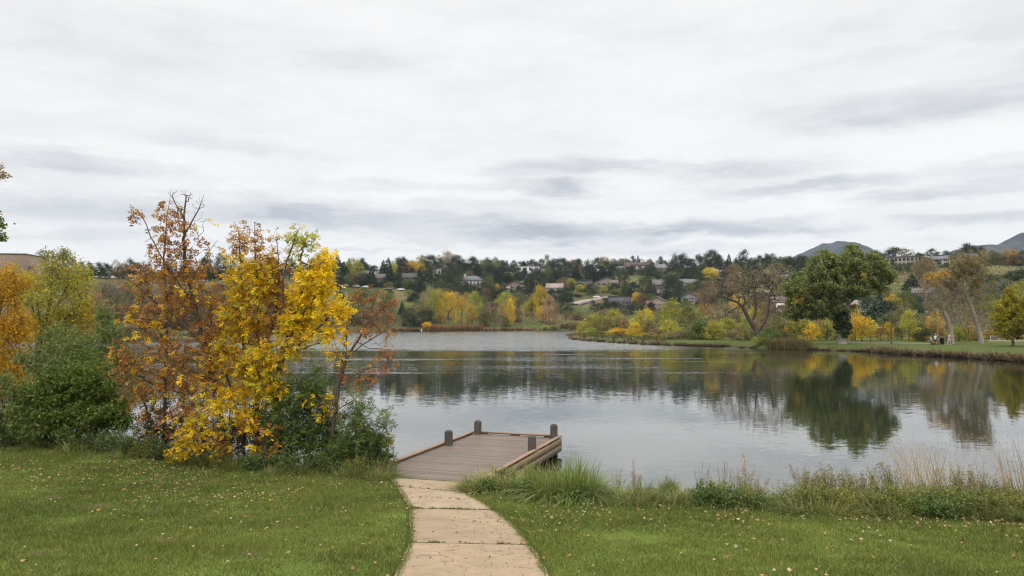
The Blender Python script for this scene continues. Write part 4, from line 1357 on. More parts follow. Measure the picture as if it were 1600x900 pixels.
# photo x, base row, top row, width (px), kind, colour
HT = [
    # left hill
    (112, 433, 402, 15, 'pine', 'dk'), (128, 434, 410, 11, 'pine', 'gy'), (140, 434, 411, 12, 'pine', 'dk'), (153, 435, 411, 13, 'pine', 'dk'), (166, 436, 411, 14, 'pine', 'dk'),
    (181, 436, 406, 16, 'thin', 'or'), (193, 436, 410, 14, 'round', 'br'), (204, 435, 404, 13, 'pine', 'dk'), (214, 436, 410, 14, 'pine', 'dk'), (225, 436, 408, 12, 'thin', 'pale'),
    (232, 437, 412, 12, 'pine', 'dk'), (262, 437, 408, 15, 'pine', 'dk'), (290, 438, 410, 16, 'pine', 'gy'), (322, 438, 402, 18, 'pine', 'dk'), (345, 438, 396, 20, 'round', 'gryl'), (365, 438, 402, 16, 'pine', 'dk'),
    (395, 438, 404, 18, 'pine', 'dk'), (425, 440, 402, 18, 'pine', 'gy'), (452, 438, 404, 17, 'pine', 'dk'), (470, 438, 408, 14, 'spruce', 'dk'), (488, 440, 404, 16, 'pine', 'dk'), (505, 440, 408, 14, 'round', 'ol'),
    # left bank brush
    (134, 500, 445, 30, 'bush', 'tan'), (150, 512, 458, 34, 'bush', 'tan'), (168, 505, 440, 30, 'thin', 'ol'), (168, 492, 466, 18, 'bush', 'brt'), (186, 500, 438, 30, 'thin', 'br'), (205, 505, 445, 34, 'thin', 'ol'),
    (228, 505, 440, 30, 'thin', 'bare'), (250, 510, 450, 30, 'bush', 'tan'), (275, 512, 445, 36, 'thin', 'ol'), (300, 512, 450, 34, 'bush', 'br'), (330, 510, 445, 36, 'thin', 'bare'), (360, 512, 452, 36, 'bush', 'ol'),
    (392, 510, 452, 34, 'bush', 'tan'), (420, 512, 455, 34, 'thin', 'ol'), (448, 512, 460, 32, 'bush', 'ol'), (120, 520, 470, 30, 'bush', 'dg'), (222, 452, 432, 9, 'spruce', 'gy'),
    (200, 528, 508, 40, 'bush', 'br'), (250, 530, 512, 36, 'bush', 'ol'), (150, 530, 506, 40, 'bush', 'ol'), (310, 527, 510, 34, 'bush', 'tan'), (365, 524, 505, 32, 'bush', 'br'),
    # above the street
    (527, 432, 397, 16, 'spruce', 'dk'), (537, 433, 408, 12, 'spruce', 'dk'), (554, 436, 405, 24, 'round', 'yg'), (545, 430, 403, 10, 'spruce', 'dk'), (566, 434, 403, 9, 'pine', 'dk'), (573, 432, 410, 7, 'spruce', 'gy'),
    (580, 446, 418, 13, 'spruce', 'dk'), (547, 446, 429, 20, 'bush', 'red'), (529, 454, 431, 13, 'pine', 'dk'), (558, 447, 432, 12, 'pine', 'dk'), (567, 446, 431, 11, 'bush', 'dg'), (574, 448, 428, 12, 'spruce', 'dk'),
    (599, 444, 406, 14, 'spruce', 'dk'), (606, 445, 402, 17, 'spruce', 'dk'), (614, 440, 408, 13, 'round', 'yg'), (624, 436, 402, 15, 'pine', 'dk'), (632, 436, 402, 14, 'pine', 'dk'), (618, 447, 424, 10, 'spruce', 'dk'),
    (638, 430, 407, 20, 'round', 'gold'), (652, 430, 409, 18, 'round', 'gold'), (660, 424, 399, 17, 'round', 'pale'), (673, 428, 398, 16, 'pine', 'dk'), (668, 446, 411, 20, 'spruce', 'on'), (655, 446, 421, 13, 'spruce', 'dk'),
    (686, 426, 404, 13, 'pine', 'gy'), (698, 424, 394, 22, 'round', 'tan'), (713, 432, 398, 18, 'pine', 'dk'), (722, 430, 404, 14, 'pine', 'dk'), (702, 440, 412, 16, 'pine', 'dk'), (710, 452, 416, 24, 'round', 'dg'),
    (697, 448, 424, 16, 'bush', 'dg'), (694, 432, 418, 10, 'bush', 'dg'), (688, 460, 441, 36, 'bush', 'dg'), (658, 452, 439, 14, 'bush', 'gold'), (665, 446, 420, 16, 'round', 'ol'), (643, 452, 440, 16, 'bush', 'dg'), (622, 450, 440, 14, 'bush', 'dg'),
    (738, 432, 401, 15, 'pine', 'dk'), (746, 430, 406, 10, 'spruce', 'dk'), (726, 430, 410, 12, 'pine', 'dk'), (755, 432, 407, 26, 'round', 'gr'), (768, 440, 414, 16, 'pine', 'dk'), (745, 434, 418, 16, 'pine', 'dk'), (760, 442, 424, 18, 'round', 'dg'),
    (728, 456, 440, 12, 'pine', 'dk'), (741, 456, 446, 11, 'bush', 'dg'), (757, 465, 442, 24, 'round', 'dg'), (771, 464, 442, 18, 'round', 'dg'), (746, 462, 450, 16, 'bush', 'dg'),
    (762, 424, 402, 11, 'pine', 'dk'), (774, 426, 403, 14, 'round', 'ol'), (784, 424, 411, 8, 'spruce', 'dk'), (792, 424, 406, 7, 'spruce', 'gy'), (802, 424, 407, 11, 'pine', 'dk'), (803, 436, 416, 16, 'round', 'dg'),
    (818, 420, 407, 11, 'spruce', 'tan'), (832, 422, 405, 11, 'pine', 'dk'), (845, 424, 405, 13, 'pine', 'dk'), (855, 424, 400, 13, 'tall', 'ol'), (867, 436, 404, 18, 'pine', 'dk'), (878, 432, 403, 16, 'pine', 'dk'), (838, 418, 408, 10, 'spruce', 'dk'),
    (820, 446, 421, 14, 'pine', 'dk'), (838, 456, 424, 22, 'pine', 'dk'), (826, 450, 430, 16, 'spruce', 'dk'), (850, 448, 428, 18, 'pine', 'dk'), (793, 440, 426, 24, 'bush', 'dg'), (776, 442, 420, 14, 'spruce', 'dk'), (784, 438, 430, 9, 'spruce', 'dk'),
    (777, 466, 444, 9, 'tall', 'gold'), (783, 458, 440, 14, 'pine', 'dk'), (856, 446, 438, 14, 'bush', 'gr'), (870, 444, 424, 18, 'pine', 'dk'), (810, 460, 446, 8, 'bush', 'dg'), (827, 468, 450, 16, 'pine', 'dk'), (815, 462, 449, 12, 'spruce', 'dk'),
    # ridge behind the pale road
    (890, 436, 410, 12, 'pine', 'dk'), (896, 424, 406, 14, 'round', 'br'), (904, 424, 404, 11, 'pine', 'dk'), (900, 438, 416, 14, 'spruce', 'dk'), (911, 432, 409, 12, 'thin', 'or'), (918, 438, 406, 11, 'pine', 'dk'), (931, 442, 404, 20, 'pine', 'dk'),
    (944, 422, 402, 18, 'round', 'pale'), (949, 440, 407, 16, 'pine', 'dk'), (960, 440, 411, 15, 'pine', 'dk'), (940, 440, 415, 14, 'spruce', 'dk'), (972, 450, 419, 20, 'round', 'dg'), (975, 422, 404, 20, 'round', 'ol'), (989, 414, 401, 9, 'pine', 'dk'),
    (997, 414, 399, 8, 'spruce', 'dk'), (884, 446, 422, 14, 'pine', 'dk'), (892, 452, 435, 13, 'bush', 'yg'), (883, 450, 434, 16, 'bush', 'br'), (907, 456, 445, 14, 'bush', 'yg'), (915, 456, 443, 6, 'tall', 'gold'), (922, 462, 444, 14, 'pine', 'dk'),
    (931, 457, 443, 7, 'tall', 'yg'), (945, 457, 447, 12, 'bush', 'yg'), (948, 453, 444, 9, 'bush', 'or'), (960, 458, 442, 13, 'pine', 'dk'), (912, 440, 436, 8, 'bush', 'ol'), (900, 463, 459, 18, 'bush', 'dg'), (968, 460, 451, 22, 'bush', 'gr'),
    (875, 490, 453, 22, 'pine', 'dk'), (887, 488, 456, 18, 'pine', 'dk'), (866, 486, 462, 16, 'pine', 'dk'), (927, 490, 469, 11, 'pine', 'dk'), (936, 490, 473, 10, 'pine', 'dk'), (947, 490, 468, 13, 'pine', 'dk'), (960, 490, 470, 12, 'pine', 'dk'),
    (969, 490, 474, 11, 'pine', 'dk'), (977, 492, 466, 16, 'thin', 'bare'), (903, 500, 488, 20, 'bush', 'ol'), (886, 498, 486, 10, 'round', 'br'), (920, 502, 488, 16, 'thin', 'bare'), (985, 492, 476, 12, 'pine', 'dk'), (950, 494, 484, 26, 'bush', 'br'),
    # shore row
    (606, 500, 462, 24, 'bush', 'ol'), (590, 500, 455, 28, 'thin', 'ol'), (570, 500, 450, 24, 'round', 'gr'), (548, 506, 470, 26, 'bush', 'ol'), (530, 500, 455, 20, 'round', 'dg'), (605, 512, 480, 24, 'thin', 'tan'), (575, 510, 478, 26, 'bush', 'br'), (552, 476, 456, 14, 'round', 'gr'), (510, 508, 470, 26, 'bush', 'br'), (480, 510, 465, 26, 'bush', 'ol'),
    (628, 492, 470, 9, 'spruce', 'dk'), (634, 492, 474, 9, 'tall', 'brt'), (648, 468, 452, 14, 'spruce', 'dk'), (640, 470, 452, 14, 'round', 'gr'), (610, 458, 452, 7, 'spruce', 'dk'), (655, 510, 470, 32, 'round', 'ol'), (640, 511, 482, 24, 'bush', 'dg'), (668, 511, 480, 22, 'bush', 'dg'),
    (672, 496, 448, 22, 'tall', 'pale'), (677, 505, 455, 22, 'tall', 'yg'), (663, 490, 456, 16, 'round', 'tan'), (688, 507, 470, 15, 'tall', 'gold'), (685, 498, 452, 18, 'round', 'yg'), (701, 499, 456, 24, 'round', 'yel'), (712, 480, 456, 16, 'round', 'pk'),
    (721, 508, 464, 20, 'tall', 'gold'), (727, 478, 457, 9, 'tall', 'or'), (742, 500, 457, 24, 'tall', 'yg'), (737, 507, 474, 15, 'tall', 'gold'), (752, 494, 462, 18, 'round', 'gr'), (757, 510, 484, 20, 'bush', 'ol'), (767, 502, 471, 16, 'round', 'br'),
    (790, 496, 456, 26, 'round', 'yg'), (811, 482, 456, 22, 'round', 'ol'), (797, 510, 468, 15, 'tall', 'yel'), (784, 510, 476, 10, 'tall', 'pk'), (775, 510, 484, 10, 'thin', 'tan'), (809, 503, 480, 14, 'bush', 'tan'), (823, 494, 472, 13, 'tall', 'yg'), (828, 486, 470, 7, 'round', 'yel'),
    (790, 511, 496, 10, 'bush', 'ol'), (842, 496, 446, 21, 'tall', 'yel'), (836, 488, 466, 12, 'round', 'gold'), (858, 507, 463, 26, 'tall', 'pk'), (848, 504, 478, 18, 'round', 'gold'), (831, 492, 468, 10, 'pine', 'dk'), (866, 496, 468, 16, 'thin', 'tan'), (775, 480, 470, 10, 'bush', 'dg'), (768, 478, 466, 12, 'pine', 'dk'),
    (668, 515, 503, 15, 'bush', 'gold'), (852, 514.5, 508, 12, 'bush', 'yg'), (865, 514.5, 509, 12, 'bush', 'gr'), (893, 513, 502, 20, 'bush', 'tan'), (880, 513, 506, 14, 'bush', 'br'), (906, 513, 502, 16, 'bush', 'yg'),
    # right of the ridge houses
    (1015, 418, 405, 12, 'round', 'ol'), (1033, 420, 402, 10, 'pine', 'gy'), (1040, 420, 408, 9, 'pine', 'dk'), (1048, 420, 408, 9, 'round', 'ol'), (1056, 438, 397, 18, 'pine', 'dk'), (1068, 438, 396, 16, 'pine', 'dk'), (1081, 424, 404, 12, 'pine', 'dk'), (1092, 432, 397, 11, 'pine', 'dk'),
    (1104, 424, 395, 14, 'pine', 'dk'), (1113, 420, 390, 17, 'pine', 'gy'), (1123, 424, 398, 12, 'pine', 'dk'), (1019, 438, 414, 13, 'pine', 'dk'), (1006, 430, 419, 22, 'bush', 'dg'), (985, 430, 420, 14, 'bush', 'dg'), (1030, 438, 424, 20, 'round', 'dg'), (1046, 440, 420, 14, 'pine', 'dk'), (1075, 436, 416, 14, 'spruce', 'dk'),
    (1010, 464, 431, 27, 'round', 'dg'), (986, 456, 442, 13, 'pine', 'dk'), (1050, 472, 428, 24, 'pine', 'dk'), (1044, 478, 444, 14, 'spruce', 'dk'), (1058, 476, 446, 16, 'pine', 'dk'), (1079, 458, 442, 20, 'round', 'gr'), (1093, 456, 424, 15, 'pine', 'dk'), (1085, 438, 418, 13, 'pine', 'dk'), (1100, 440, 415, 16, 'pine', 'dk'),
    (995, 478, 457, 13, 'round', 'gold'), (1004, 478, 458, 14, 'round', 'br'), (1110, 440, 418, 24, 'round', 'yel'), (1106, 482, 438, 28, 'round', 'br'), (995, 450, 444, 8, 'bush', 'dg'), (975, 462, 452, 16, 'bush', 'ol'), (1016, 490, 474, 9, 'pine', 'dk'), (1000, 494, 478, 12, 'pine', 'dk'), (1094, 478, 462, 12, 'spruce', 'dk'), (1072, 490, 470, 22, 'round', 'gr'),
    (1139, 422, 396, 10, 'spruce', 'dk'), (1150, 424, 402, 9, 'spruce', 'dk'), (1162, 428, 391, 18, 'pine', 'dk'), (1174, 424, 405, 12, 'round', 'ol'), (1179, 424, 407, 9, 'pine', 'dk'), (1186, 414, 399, 13, 'pine', 'dk'), (1199, 418, 396, 12, 'pine', 'dk'), (1208, 418, 397, 12, 'round', 'dg'), (1222, 426, 402, 16, 'round', 'dg'), (1234, 430, 401, 18, 'round', 'dg'), (1247, 430, 402, 16, 'pine', 'dk'),
    (1258, 424, 400, 14, 'pine', 'dk'), (1270, 424, 404, 10, 'round', 'red'), (1147, 442, 411, 18, 'round', 'tan'), (1215, 432, 410, 24, 'round', 'ol'), (1130, 446, 424, 18, 'pine', 'dk'), (1170, 444, 420, 16, 'pine', 'dk'), (1190, 444, 424, 18, 'round', 'dg'), (1145, 470, 440, 20, 'round', 'br'), (1153, 490, 461, 20, 'tall', 'yel'), (1128, 476, 448, 20, 'pine', 'dk'),
    (1170, 490, 460, 22, 'tall', 'ol'), (1186, 486, 456, 20, 'round', 'br'), (1200, 452, 434, 16, 'pine', 'dk'), (1222, 448, 432, 18, 'round', 'ol'), (1240, 452, 430, 18, 'pine', 'dk'), (1212, 500, 480, 18, 'pine', 'gy'), (1235, 500, 470, 22, 'round', 'br'),
    # right hillside
    (1283, 420, 402, 12, 'pine', 'dk'), (1287, 410, 398, 7, 'pine', 'dk'), (1355, 410, 394, 9, 'spruce', 'dk'), (1371, 414, 391, 17, 'pine', 'dk'), (1397, 412, 386, 22, 'pine', 'dk'), (1413, 412, 388, 20, 'round', 'ol'), (1436, 412, 395, 12, 'pine', 'dk'), (1455, 412, 389, 17, 'pine', 'dk'), (1466, 410, 394, 12, 'pine', 'dk'), (1480, 412, 392, 16, 'pine', 'dk'),
    (1510, 408, 382, 18, 'pine', 'dk'), (1520, 406, 384, 14, 'pine', 'dk'), (1533, 410, 387, 14, 'pine', 'dk'), (1550, 408, 391, 14, 'round', 'ol'), (1558, 408, 394, 18, 'bush', 'ol'), (1580, 412, 389, 24, 'round', 'or'), (1583, 414, 398, 14, 'pine', 'dk'), (1596, 412, 392, 14, 'pine', 'dk'), (1571, 410, 396, 12, 'bush', 'tan'),
    (1400, 426, 412, 12, 'round', 'dg'), (1411, 428, 412, 12, 'round', 'dg'), (1424, 428, 411, 15, 'round', 'dg'), (1448, 440, 402, 30, 'round', 'tan'), (1436, 440, 408, 20, 'round', 'ol'), (1425, 456, 428, 21, 'spruce', 'dk'), (1466, 452, 428, 26, 'round', 'gold'), (1450, 456, 434, 24, 'round', 'tan'), (1398, 480, 459, 18, 'round', 'gold'), (1382, 474, 448, 22, 'round', 'ol'),
    (1414, 494, 454, 23, 'tall', 'gr'), (1424, 470, 449, 13, 'tall', 'gr'), (1433, 484, 459, 11, 'spruce', 'gy'), (1439, 498, 472, 10, 'spruce', 'gy'), (1374, 504, 460, 32, 'spruce', 'gy'), (1356, 500, 462, 22, 'pine', 'gy'), (1390, 500, 470, 22, 'pine', 'dk'), (1362, 460, 440, 20, 'round', 'ol'), (1340, 470, 440, 24, 'pine', 'dk'), (1300, 470, 436, 28, 'pine', 'dk'), (1270, 470, 436, 26, 'pine', 'dk'), (1285, 500, 470, 26, 'round', 'ol'),
    (1255, 480, 450, 20, 'round', 'br'), (1312, 500, 475, 22, 'round', 'br'), (1545, 456, 429, 26, 'pine', 'dk'), (1560, 456, 432, 22, 'pine', 'dk'), (1579, 452, 423, 20, 'pine', 'dk'), (1596, 452, 420, 22, 'pine', 'dk'), (1570, 466, 437, 30, 'round', 'gryl'), (1552, 470, 440, 20, 'round', 'gryl'), (1541, 490, 459, 32, 'round', 'ol'), (1525, 470, 440, 18, 'pine', 'dk'), (1600, 480, 440, 30, 'round', 'yg'),
    (1500, 480, 448, 22, 'round', 'br'), (1482, 470, 444, 22, 'round', 'tan'), (1470, 496, 470, 20, 'round', 'ol'), (1462, 482, 466, 14, 'thin', 'bare'), (1446, 494, 476, 14, 'round', 'gr'), (1462, 520, 484, 20, 'tall', 'gold'), (1437, 520, 490, 20, 'round', 'ol'), (1452, 510, 488, 14, 'round', 'gr'), (1408, 506, 482, 16, 'round', 'ol'), (1540, 500, 474, 24, 'round', 'ol'), (1560, 500, 470, 26, 'round', 'yg'), (1515, 500, 480, 16, 'round', 'tan'), (1590, 520, 480, 26, 'round', 'yg'),
]
# nearer belt behind the park lawn and on the point: photo x, base, top, width, kind, colour, depth
BELT = [
    (896, 528.6, 520, 18, 'bush', 'ol', 205), (913, 530, 504, 17, 'bush', 'yg', 200), (931, 531, 490, 28, 'bush', 'yg', 196), (950, 532, 499, 24, 'bush', 'ol', 190), (960, 528, 484, 22, 'round', 'yg', 205), (972, 532, 497, 22, 'round', 'gryl', 190), (975, 520, 496, 13, 'tall', 'or', 188), (944, 520, 486, 20, 'round', 'tan', 215), (966, 533, 512, 22, 'bush', 'gold', 182), (925, 532, 512, 16, 'bush', 'brt', 190),
    (992, 534, 504, 18, 'bush', 'yel', 172), (1004, 530, 486, 24, 'round', 'yg', 180), (1016, 534, 500, 28, 'bush', 'ol', 172), (1012, 526, 482, 18, 'tall', 'yel', 190), (1000, 524, 488, 12, 'tall', 'gold', 182), (1050, 526, 471, 30, 'round', 'yg', 176), (1076, 528, 478, 26, 'round', 'ol', 168), (1046, 536, 500, 22, 'bush', 'yg', 156), (1062, 536, 516, 26, 'bush', 'tan', 150), (1034, 524, 484, 22, 'round', 'gr', 190),
    (1030, 534, 512, 20, 'bush', 'br', 160), (1080, 534, 510, 24, 'thin', 'tan', 150), (1100, 538, 498, 34, 'bush', 'gr', 146), (1118, 538, 502, 22, 'bush', 'yg', 142), (1092, 536, 506, 20, 'bush', 'brt', 148), (1100, 522, 476, 24, 'round', 'or', 200), (1122, 520, 474, 26, 'thin', 'tan', 190), (1008, 536, 520, 16, 'bush', 'yg', 162), (1048, 538, 524, 14, 'bush', 'ol', 148), (1030, 520, 490, 18, 'thin', 'bare', 196), (1086, 520, 486, 24, 'round', 'brt', 185),
    (1136, 528, 496, 26, 'bush', 'yg', 160), (1154, 532, 512, 26, 'bush', 'tan', 140), (1172, 532, 515, 24, 'bush', 'ol', 138), (1164, 534, 497, 11, 'tall', 'brt', 132), (1140, 522, 478, 26, 'thin', 'ol', 175), (1190, 528, 492, 24, 'thin', 'tan', 150), (1198, 522, 470, 26, 'round', 'br', 170), (1215, 528, 494, 24, 'bush', 'ol', 150), (1146, 520, 488, 20, 'round', 'br', 180), (1176, 522, 480, 20, 'tall', 'yel', 170), (1180, 526, 500, 24, 'bush', 'br', 158),
    (1202, 541, 513, 26, 'bush', 'gr', 121), (1222, 540, 516, 22, 'bush', 'ol', 122), (1228, 530, 511, 8, 'tall', 'gold', 138), (1190, 540, 524, 18, 'bush', 'brt', 120), (1244, 532, 490, 24, 'bush', 'ol', 138),
    (1242, 530, 486, 26, 'round', 'tan', 148), (1256, 534, 492, 22, 'round', 'yg', 136), (1268, 535, 506, 17, 'bush', 'yel', 134), (1280, 534, 496, 22, 'tall', 'tan', 138), (1292, 535, 498, 22, 'tall', 'yg', 134), (1302, 534, 504, 18, 'bush', 'ol', 138), (1336, 535, 480, 17, 'tall', 'gold', 133), (1347, 535, 494, 24, 'round', 'yel', 131), (1360, 535, 502, 18, 'round', 'yg', 133), (1330, 535, 505, 16, 'bush', 'yel', 136),
    (1376, 536, 508, 13, 'tall', 'or', 130), (1388, 536, 504, 13, 'tall', 'yel', 130), (1402, 536, 508, 16, 'round', 'ol', 134), (1392, 530, 488, 24, 'round', 'ol', 142), (1410, 534, 500, 16, 'thin', 'tan', 136), (1421, 536, 488, 22, 'tall', 'yg', 131), (1436, 536, 512, 18, 'bush', 'yel', 130), (1432, 530, 500, 20, 'round', 'gr', 140), (1444, 535, 512, 20, 'bush', 'dg', 128), (1458, 530, 496, 20, 'round', 'ol', 140), (1462, 530, 486, 16, 'tall', 'gold', 138),
    (1478, 534, 506, 16, 'round', 'tan', 134), (1497, 535, 506, 22, 'bush', 'yg', 130), (1514, 535, 502, 20, 'tall', 'or', 130), (1526, 535, 508, 14, 'bush', 'yg', 131), (1505, 530, 496, 18, 'thin', 'tan', 140), (1547, 532, 514, 17, 'bush', 'or', 140), (1560, 530, 506, 20, 'bush', 'br', 145), (1540, 528, 496, 22, 'thin', 'bare', 142), (1590, 530, 508, 22, 'bush', 'red', 140), (1575, 528, 496, 26, 'round', 'ol', 150), (1606, 530, 490, 30, 'round', 'yg', 140), (1485, 528, 492, 22, 'thin', 'bare', 148), (1522, 526, 488, 22, 'thin', 'tan', 150),
]

rt = np.random.default_rng(77)
proto_used = {}
HERO_LAND = [(1186, 533, 'the forked bare cottonwood'), (1316, 537, 'the big green cottonwood'), (1393, 537, 'the lamp post'), (1487, 537, 'the leaning bare cottonwood'),
             (1533, 537, 'the white-limbed cottonwood'), (1580, 540, 'the clipped yellow-green tree'), (160, 433, 'the hilltop lot'), (260, 530, 'the russet ash'), (400, 520, 'the amber ash'), (470, 520, 'the bright yellow ash'), (890, 528, 'the tip of the point'),
             (90, 520, 'the green-gold willow'), (735, 513, 'the rusty reeds')]
LAND += HERO_LAND


def put_tree(px, base, top, wd, kind, ck, D=None):
    if D is None:
        g = on_ground(px, base, 150 if px < 500 or px > 1150 else 230)
        D = g[1]
        ztop = P(px, top, D)[2]
        h = max(ztop - g[2], 1.0)
    else:
        x = P(px, base, D)[0]
        g = np.array((x, D, tz(x, D)))
        h = max(P(px, top, D)[2] - g[2], 0.8)
    w = wd * mpp(D) * (1.45 if kind in ('pine', 'spruce') else (1.62 if D < 232 and px > 880 else 1.34))
    vs = PROTO[kind]
    i = int(rt.integers(len(vs)))
    name = NAMES[kind]
    root = empty(name, (g[0], g[1], g[2] - 0.05))
    tint = np.array(COL[ck][0]) * rt.uniform(.82, 1.18) * rt.uniform(.96, 1.04, 3)
    rz = rt.uniform(0, 2 * PI)
    for nm, me in zip(('trunk', 'crown'), vs[i]):
        o = bpy.data.objects.new(nm, me); C.objects.link(o); o.parent = root
        o.scale = (w, w, h); o.rotation_euler = (0, 0, rz)
        if nm == 'crown': o.color = (*tint, 1)
        else: o.color = (1, 1, 1, 1)
    PLACED.append((root, px, base, base - top, COL[ck][1] + ' ' + WORD[kind], kind, D))


for a in HT: put_tree(*a)
for px in range(108, 1262, 10):                                # the second rank of trees along the ridge
    q = px + rt.uniform(-4, 4)
    k_ = rt.choice(['pine', 'pine', 'spruce', 'round', 'round'])
    yr = np.interp(q, T_PX, T_TOPY)
    put_tree(q, yr + 1.0, yr - rt.uniform(9, 19), rt.uniform(12, 19), k_, {'pine': 'dk', 'spruce': 'dk', 'round': rt.choice(['dg', 'dg', 'ol', 'gr'])}[k_], D=float(np.interp(q, T_PX, T_RIDGE)) + rt.uniform(4, 22))
for px in range(505, 1250, 11):                                # shrubs and young conifers between the houses
    for row in range(3):
        q = px + rt.uniform(-6, 6); by = (440, 455, 470)[row] + rt.uniform(-6, 6)
        if rt.random() < .12 or (q < 645 and 442 < by < 478 and rt.random() < .85) or (886 < q < 956 and 454 < by < 485) or (980 < q < 1000 and by < 455): continue
        hb = [a for a in HOUSE_BOX if a[0] - 5 < q < a[1] + 5 and -8 < by - a[3] < 18]
        if hb and not (min(abs(q - hb[0][0]), abs(q - hb[0][1])) < 5 and by - hb[0][3] > -4): continue
        k_ = rt.choice(['pine', 'pine', 'spruce', 'bush', 'round'])
        put_tree(q, by, by - rt.uniform(11, 22), rt.uniform(11, 18), k_, 'dk' if k_ in ('pine', 'spruce') else rt.choice(['dg', 'ol', 'br', 'gr']))
for (x0, x1, y0, y1) in HOUSE_BOX:                             # garden trees standing in front of the houses
    if x0 < 500 or (1300 < x0 < 1360): continue
    for f in (-.04, .30, .98):
        if rt.random() < .2: continue
        q = x0 + (x1 - x0) * (f + rt.uniform(-.06, .06)); by = y1 + rt.uniform(2.5, 5)
        k_ = rt.choice(['pine', 'pine', 'round', 'bush'])
        put_tree(q, by, by - (y1 - y0) * rt.uniform(.5, .95), rt.uniform(7, 12), k_, 'dk' if k_ == 'pine' else rt.choice(['dg', 'ol', 'dg', 'gr']))
for px in range(118, 505, 15):                                 # brush on the bank behind the thicket
    for row in range(3):
        q = px + rt.uniform(-6, 6); by = (470, 498, 520)[row] + rt.uniform(-6, 6)
        put_tree(q, by, by - rt.uniform(18, 34), rt.uniform(18, 30), rt.choice(['bush', 'bush', 'thin']), rt.choice(['tan', 'ol', 'br', 'ol', 'bare', 'tan']))
for a in BELT: put_tree(*a[:6], D=a[6])


def ordinal(k):
    return ['first', 'second', 'third', 'fourth', 'fifth', 'sixth', 'seventh', 'eighth', 'ninth', 'tenth', 'eleventh', 'twelfth', 'thirteenth', 'fourteenth', 'fifteenth', 'sixteenth', 'seventeenth', 'eighteenth', 'nineteenth', 'twentieth', 'twenty-first', 'twenty-second'][k]


def label_trees():
    """kind and colour, height on the slope, and the two findable things it stands between"""
    rows = {}
    for (o, px, by, h, desc, kind, D) in PLACED:
        L = sorted(((px - a) ** 2 + ((by - b) * 1.6) ** 2, a, b, n) for a, b, n in LAND if a <= px)
        Rr = sorted(((px - a) ** 2 + ((by - b) * 1.6) ** 2, a, b, n) for a, b, n in LAND if a > px)
        frac = 'on the ridge' if by < 432 and 500 < px else ('midslope' if by < 470 and 500 < px else 'near the shore')
        if px < 500: frac = 'on the hilltop' if by < 445 else 'on the far bank'
        if D and by > 515: frac = 'beside the water' if px < 1130 else 'beyond the lawn'
        a = L[0][3] if L else None; b = Rr[0][3] if Rr else None
        rows.setdefault((desc, frac, a, b), []).append((px, o, h, L[0][1] if L else px))
    for (desc, frac, a, b), v in rows.items():
        v.sort(key=lambda q: q[0])
        for k, (px, o, h, lx) in enumerate(v):
            if a and b:
                if len(v) == 1:
                    s = f'{desc} {frac} between {a} and {b}'
                else:
                    s = f'{desc} {frac}, {ordinal(k)} from {a} towards {b}'
            elif a:
                s = f'{desc} {frac} beyond {a}' if len(v) == 1 else f'{desc} {frac}, {ordinal(k)} beyond {a}'
            else:
                s = f'{desc} {frac} before {b}' if len(v) == 1 else f'{desc} {frac}, {ordinal(len(v) - 1 - k)} before {b}'
            words = s.split()
            if len(words) > 16: s = s.replace(' the ', ' ', 1) if ' on the ' not in s else s.replace('on the ridge', 'uphill').replace('on the hilltop', 'uphill').replace('on the far bank', 'waterside')
            kind = next(p[5] for p in PLACED if p[0] is o)
            grp = {'spruce': 'conifers on the hillside', 'pine': 'conifers on the hillside', 'bush': 'bushes across the lake'}.get(kind, 'autumn trees across the lake')
            tag(o, s, 'bush' if kind == 'bush' else 'tree', grp)


label_trees()
# ------------------------------------------------------------------ the jetty
M_DECK, _t = mat_new('deck_boards')
def _deck():
    t = _t
    oc = t.n('ShaderNodeTexCoord').outputs['Object']
    a = t.n('ShaderNodeAttribute', attribute_name='col').outputs['Color']
    f = t.noise(t.v('MULTIPLY', oc, (1.2, 26, 6)), 1.0, 5.0, 0.65); f2 = t.noise(oc, 1.3, 4.0, .6)
    k = t.m('MULTIPLY', t.rng(f, .3, .7, .84, 1.16, 'LINEAR'), t.rng(f2, .3, .7, .88, 1.12, 'LINEAR'))
    nb = t.n('ShaderNodeBump', {'Strength': .3, 'Distance': .006, 'Height': f}).outputs[0]
    finish(t, t.mix(1.0, a, t.comb(k, k, k), 'MULTIPLY'), .62, nb, .35)
_deck()
M_RAIL, _t2 = mat_new('weathered_rail_wood')
def _rail():
    t = _t2
    oc = t.n('ShaderNodeTexCoord').outputs['Object']
    a = t.n('ShaderNodeAttribute', attribute_name='col').outputs['Color']
    f = t.noise(t.v('MULTIPLY', oc, (55, 1.6, 55)), 1.0, 6.0, 0.7)
    k = t.rng(f, .28, .72, .62, 1.3, 'LINEAR')
    nb = t.n('ShaderNodeBump', {'Strength': .5, 'Distance': .008, 'Height': f}).outputs[0]
    finish(t, t.mix(1.0, a, t.comb(k, k, k), 'MULTIPLY'), .8, nb, .15)
_rail()


def bevel_box(mb, c, s, b, col=None, rz=0.0):
    """a box with chamfered top edges"""
    x, y, z = s[0] / 2, s[1] / 2, s[2]
    V = []
    for k, (e, h) in enumerate(((0, 0), (0, z - b), (b, z))):
        V += [(-x + e, -y + e, h), (x - e, -y + e, h), (x - e, y - e, h), (-x + e, y - e, h)]
    V = np.array(V); cr, sr = math.cos(rz), math.sin(rz)
    V = np.stack([V[:, 0] * cr - V[:, 1] * sr, V[:, 0] * sr + V[:, 1] * cr, V[:, 2]], 1) + c
    F = [(3, 2, 1, 0), (8, 9, 10, 11)]
    for k in (0, 4): F += [(k + i, k + (i + 1) % 4, k + 4 + (i + 1) % 4, k + 4 + i) for i in range(4)]
    mb.add(V, F, 0, col)


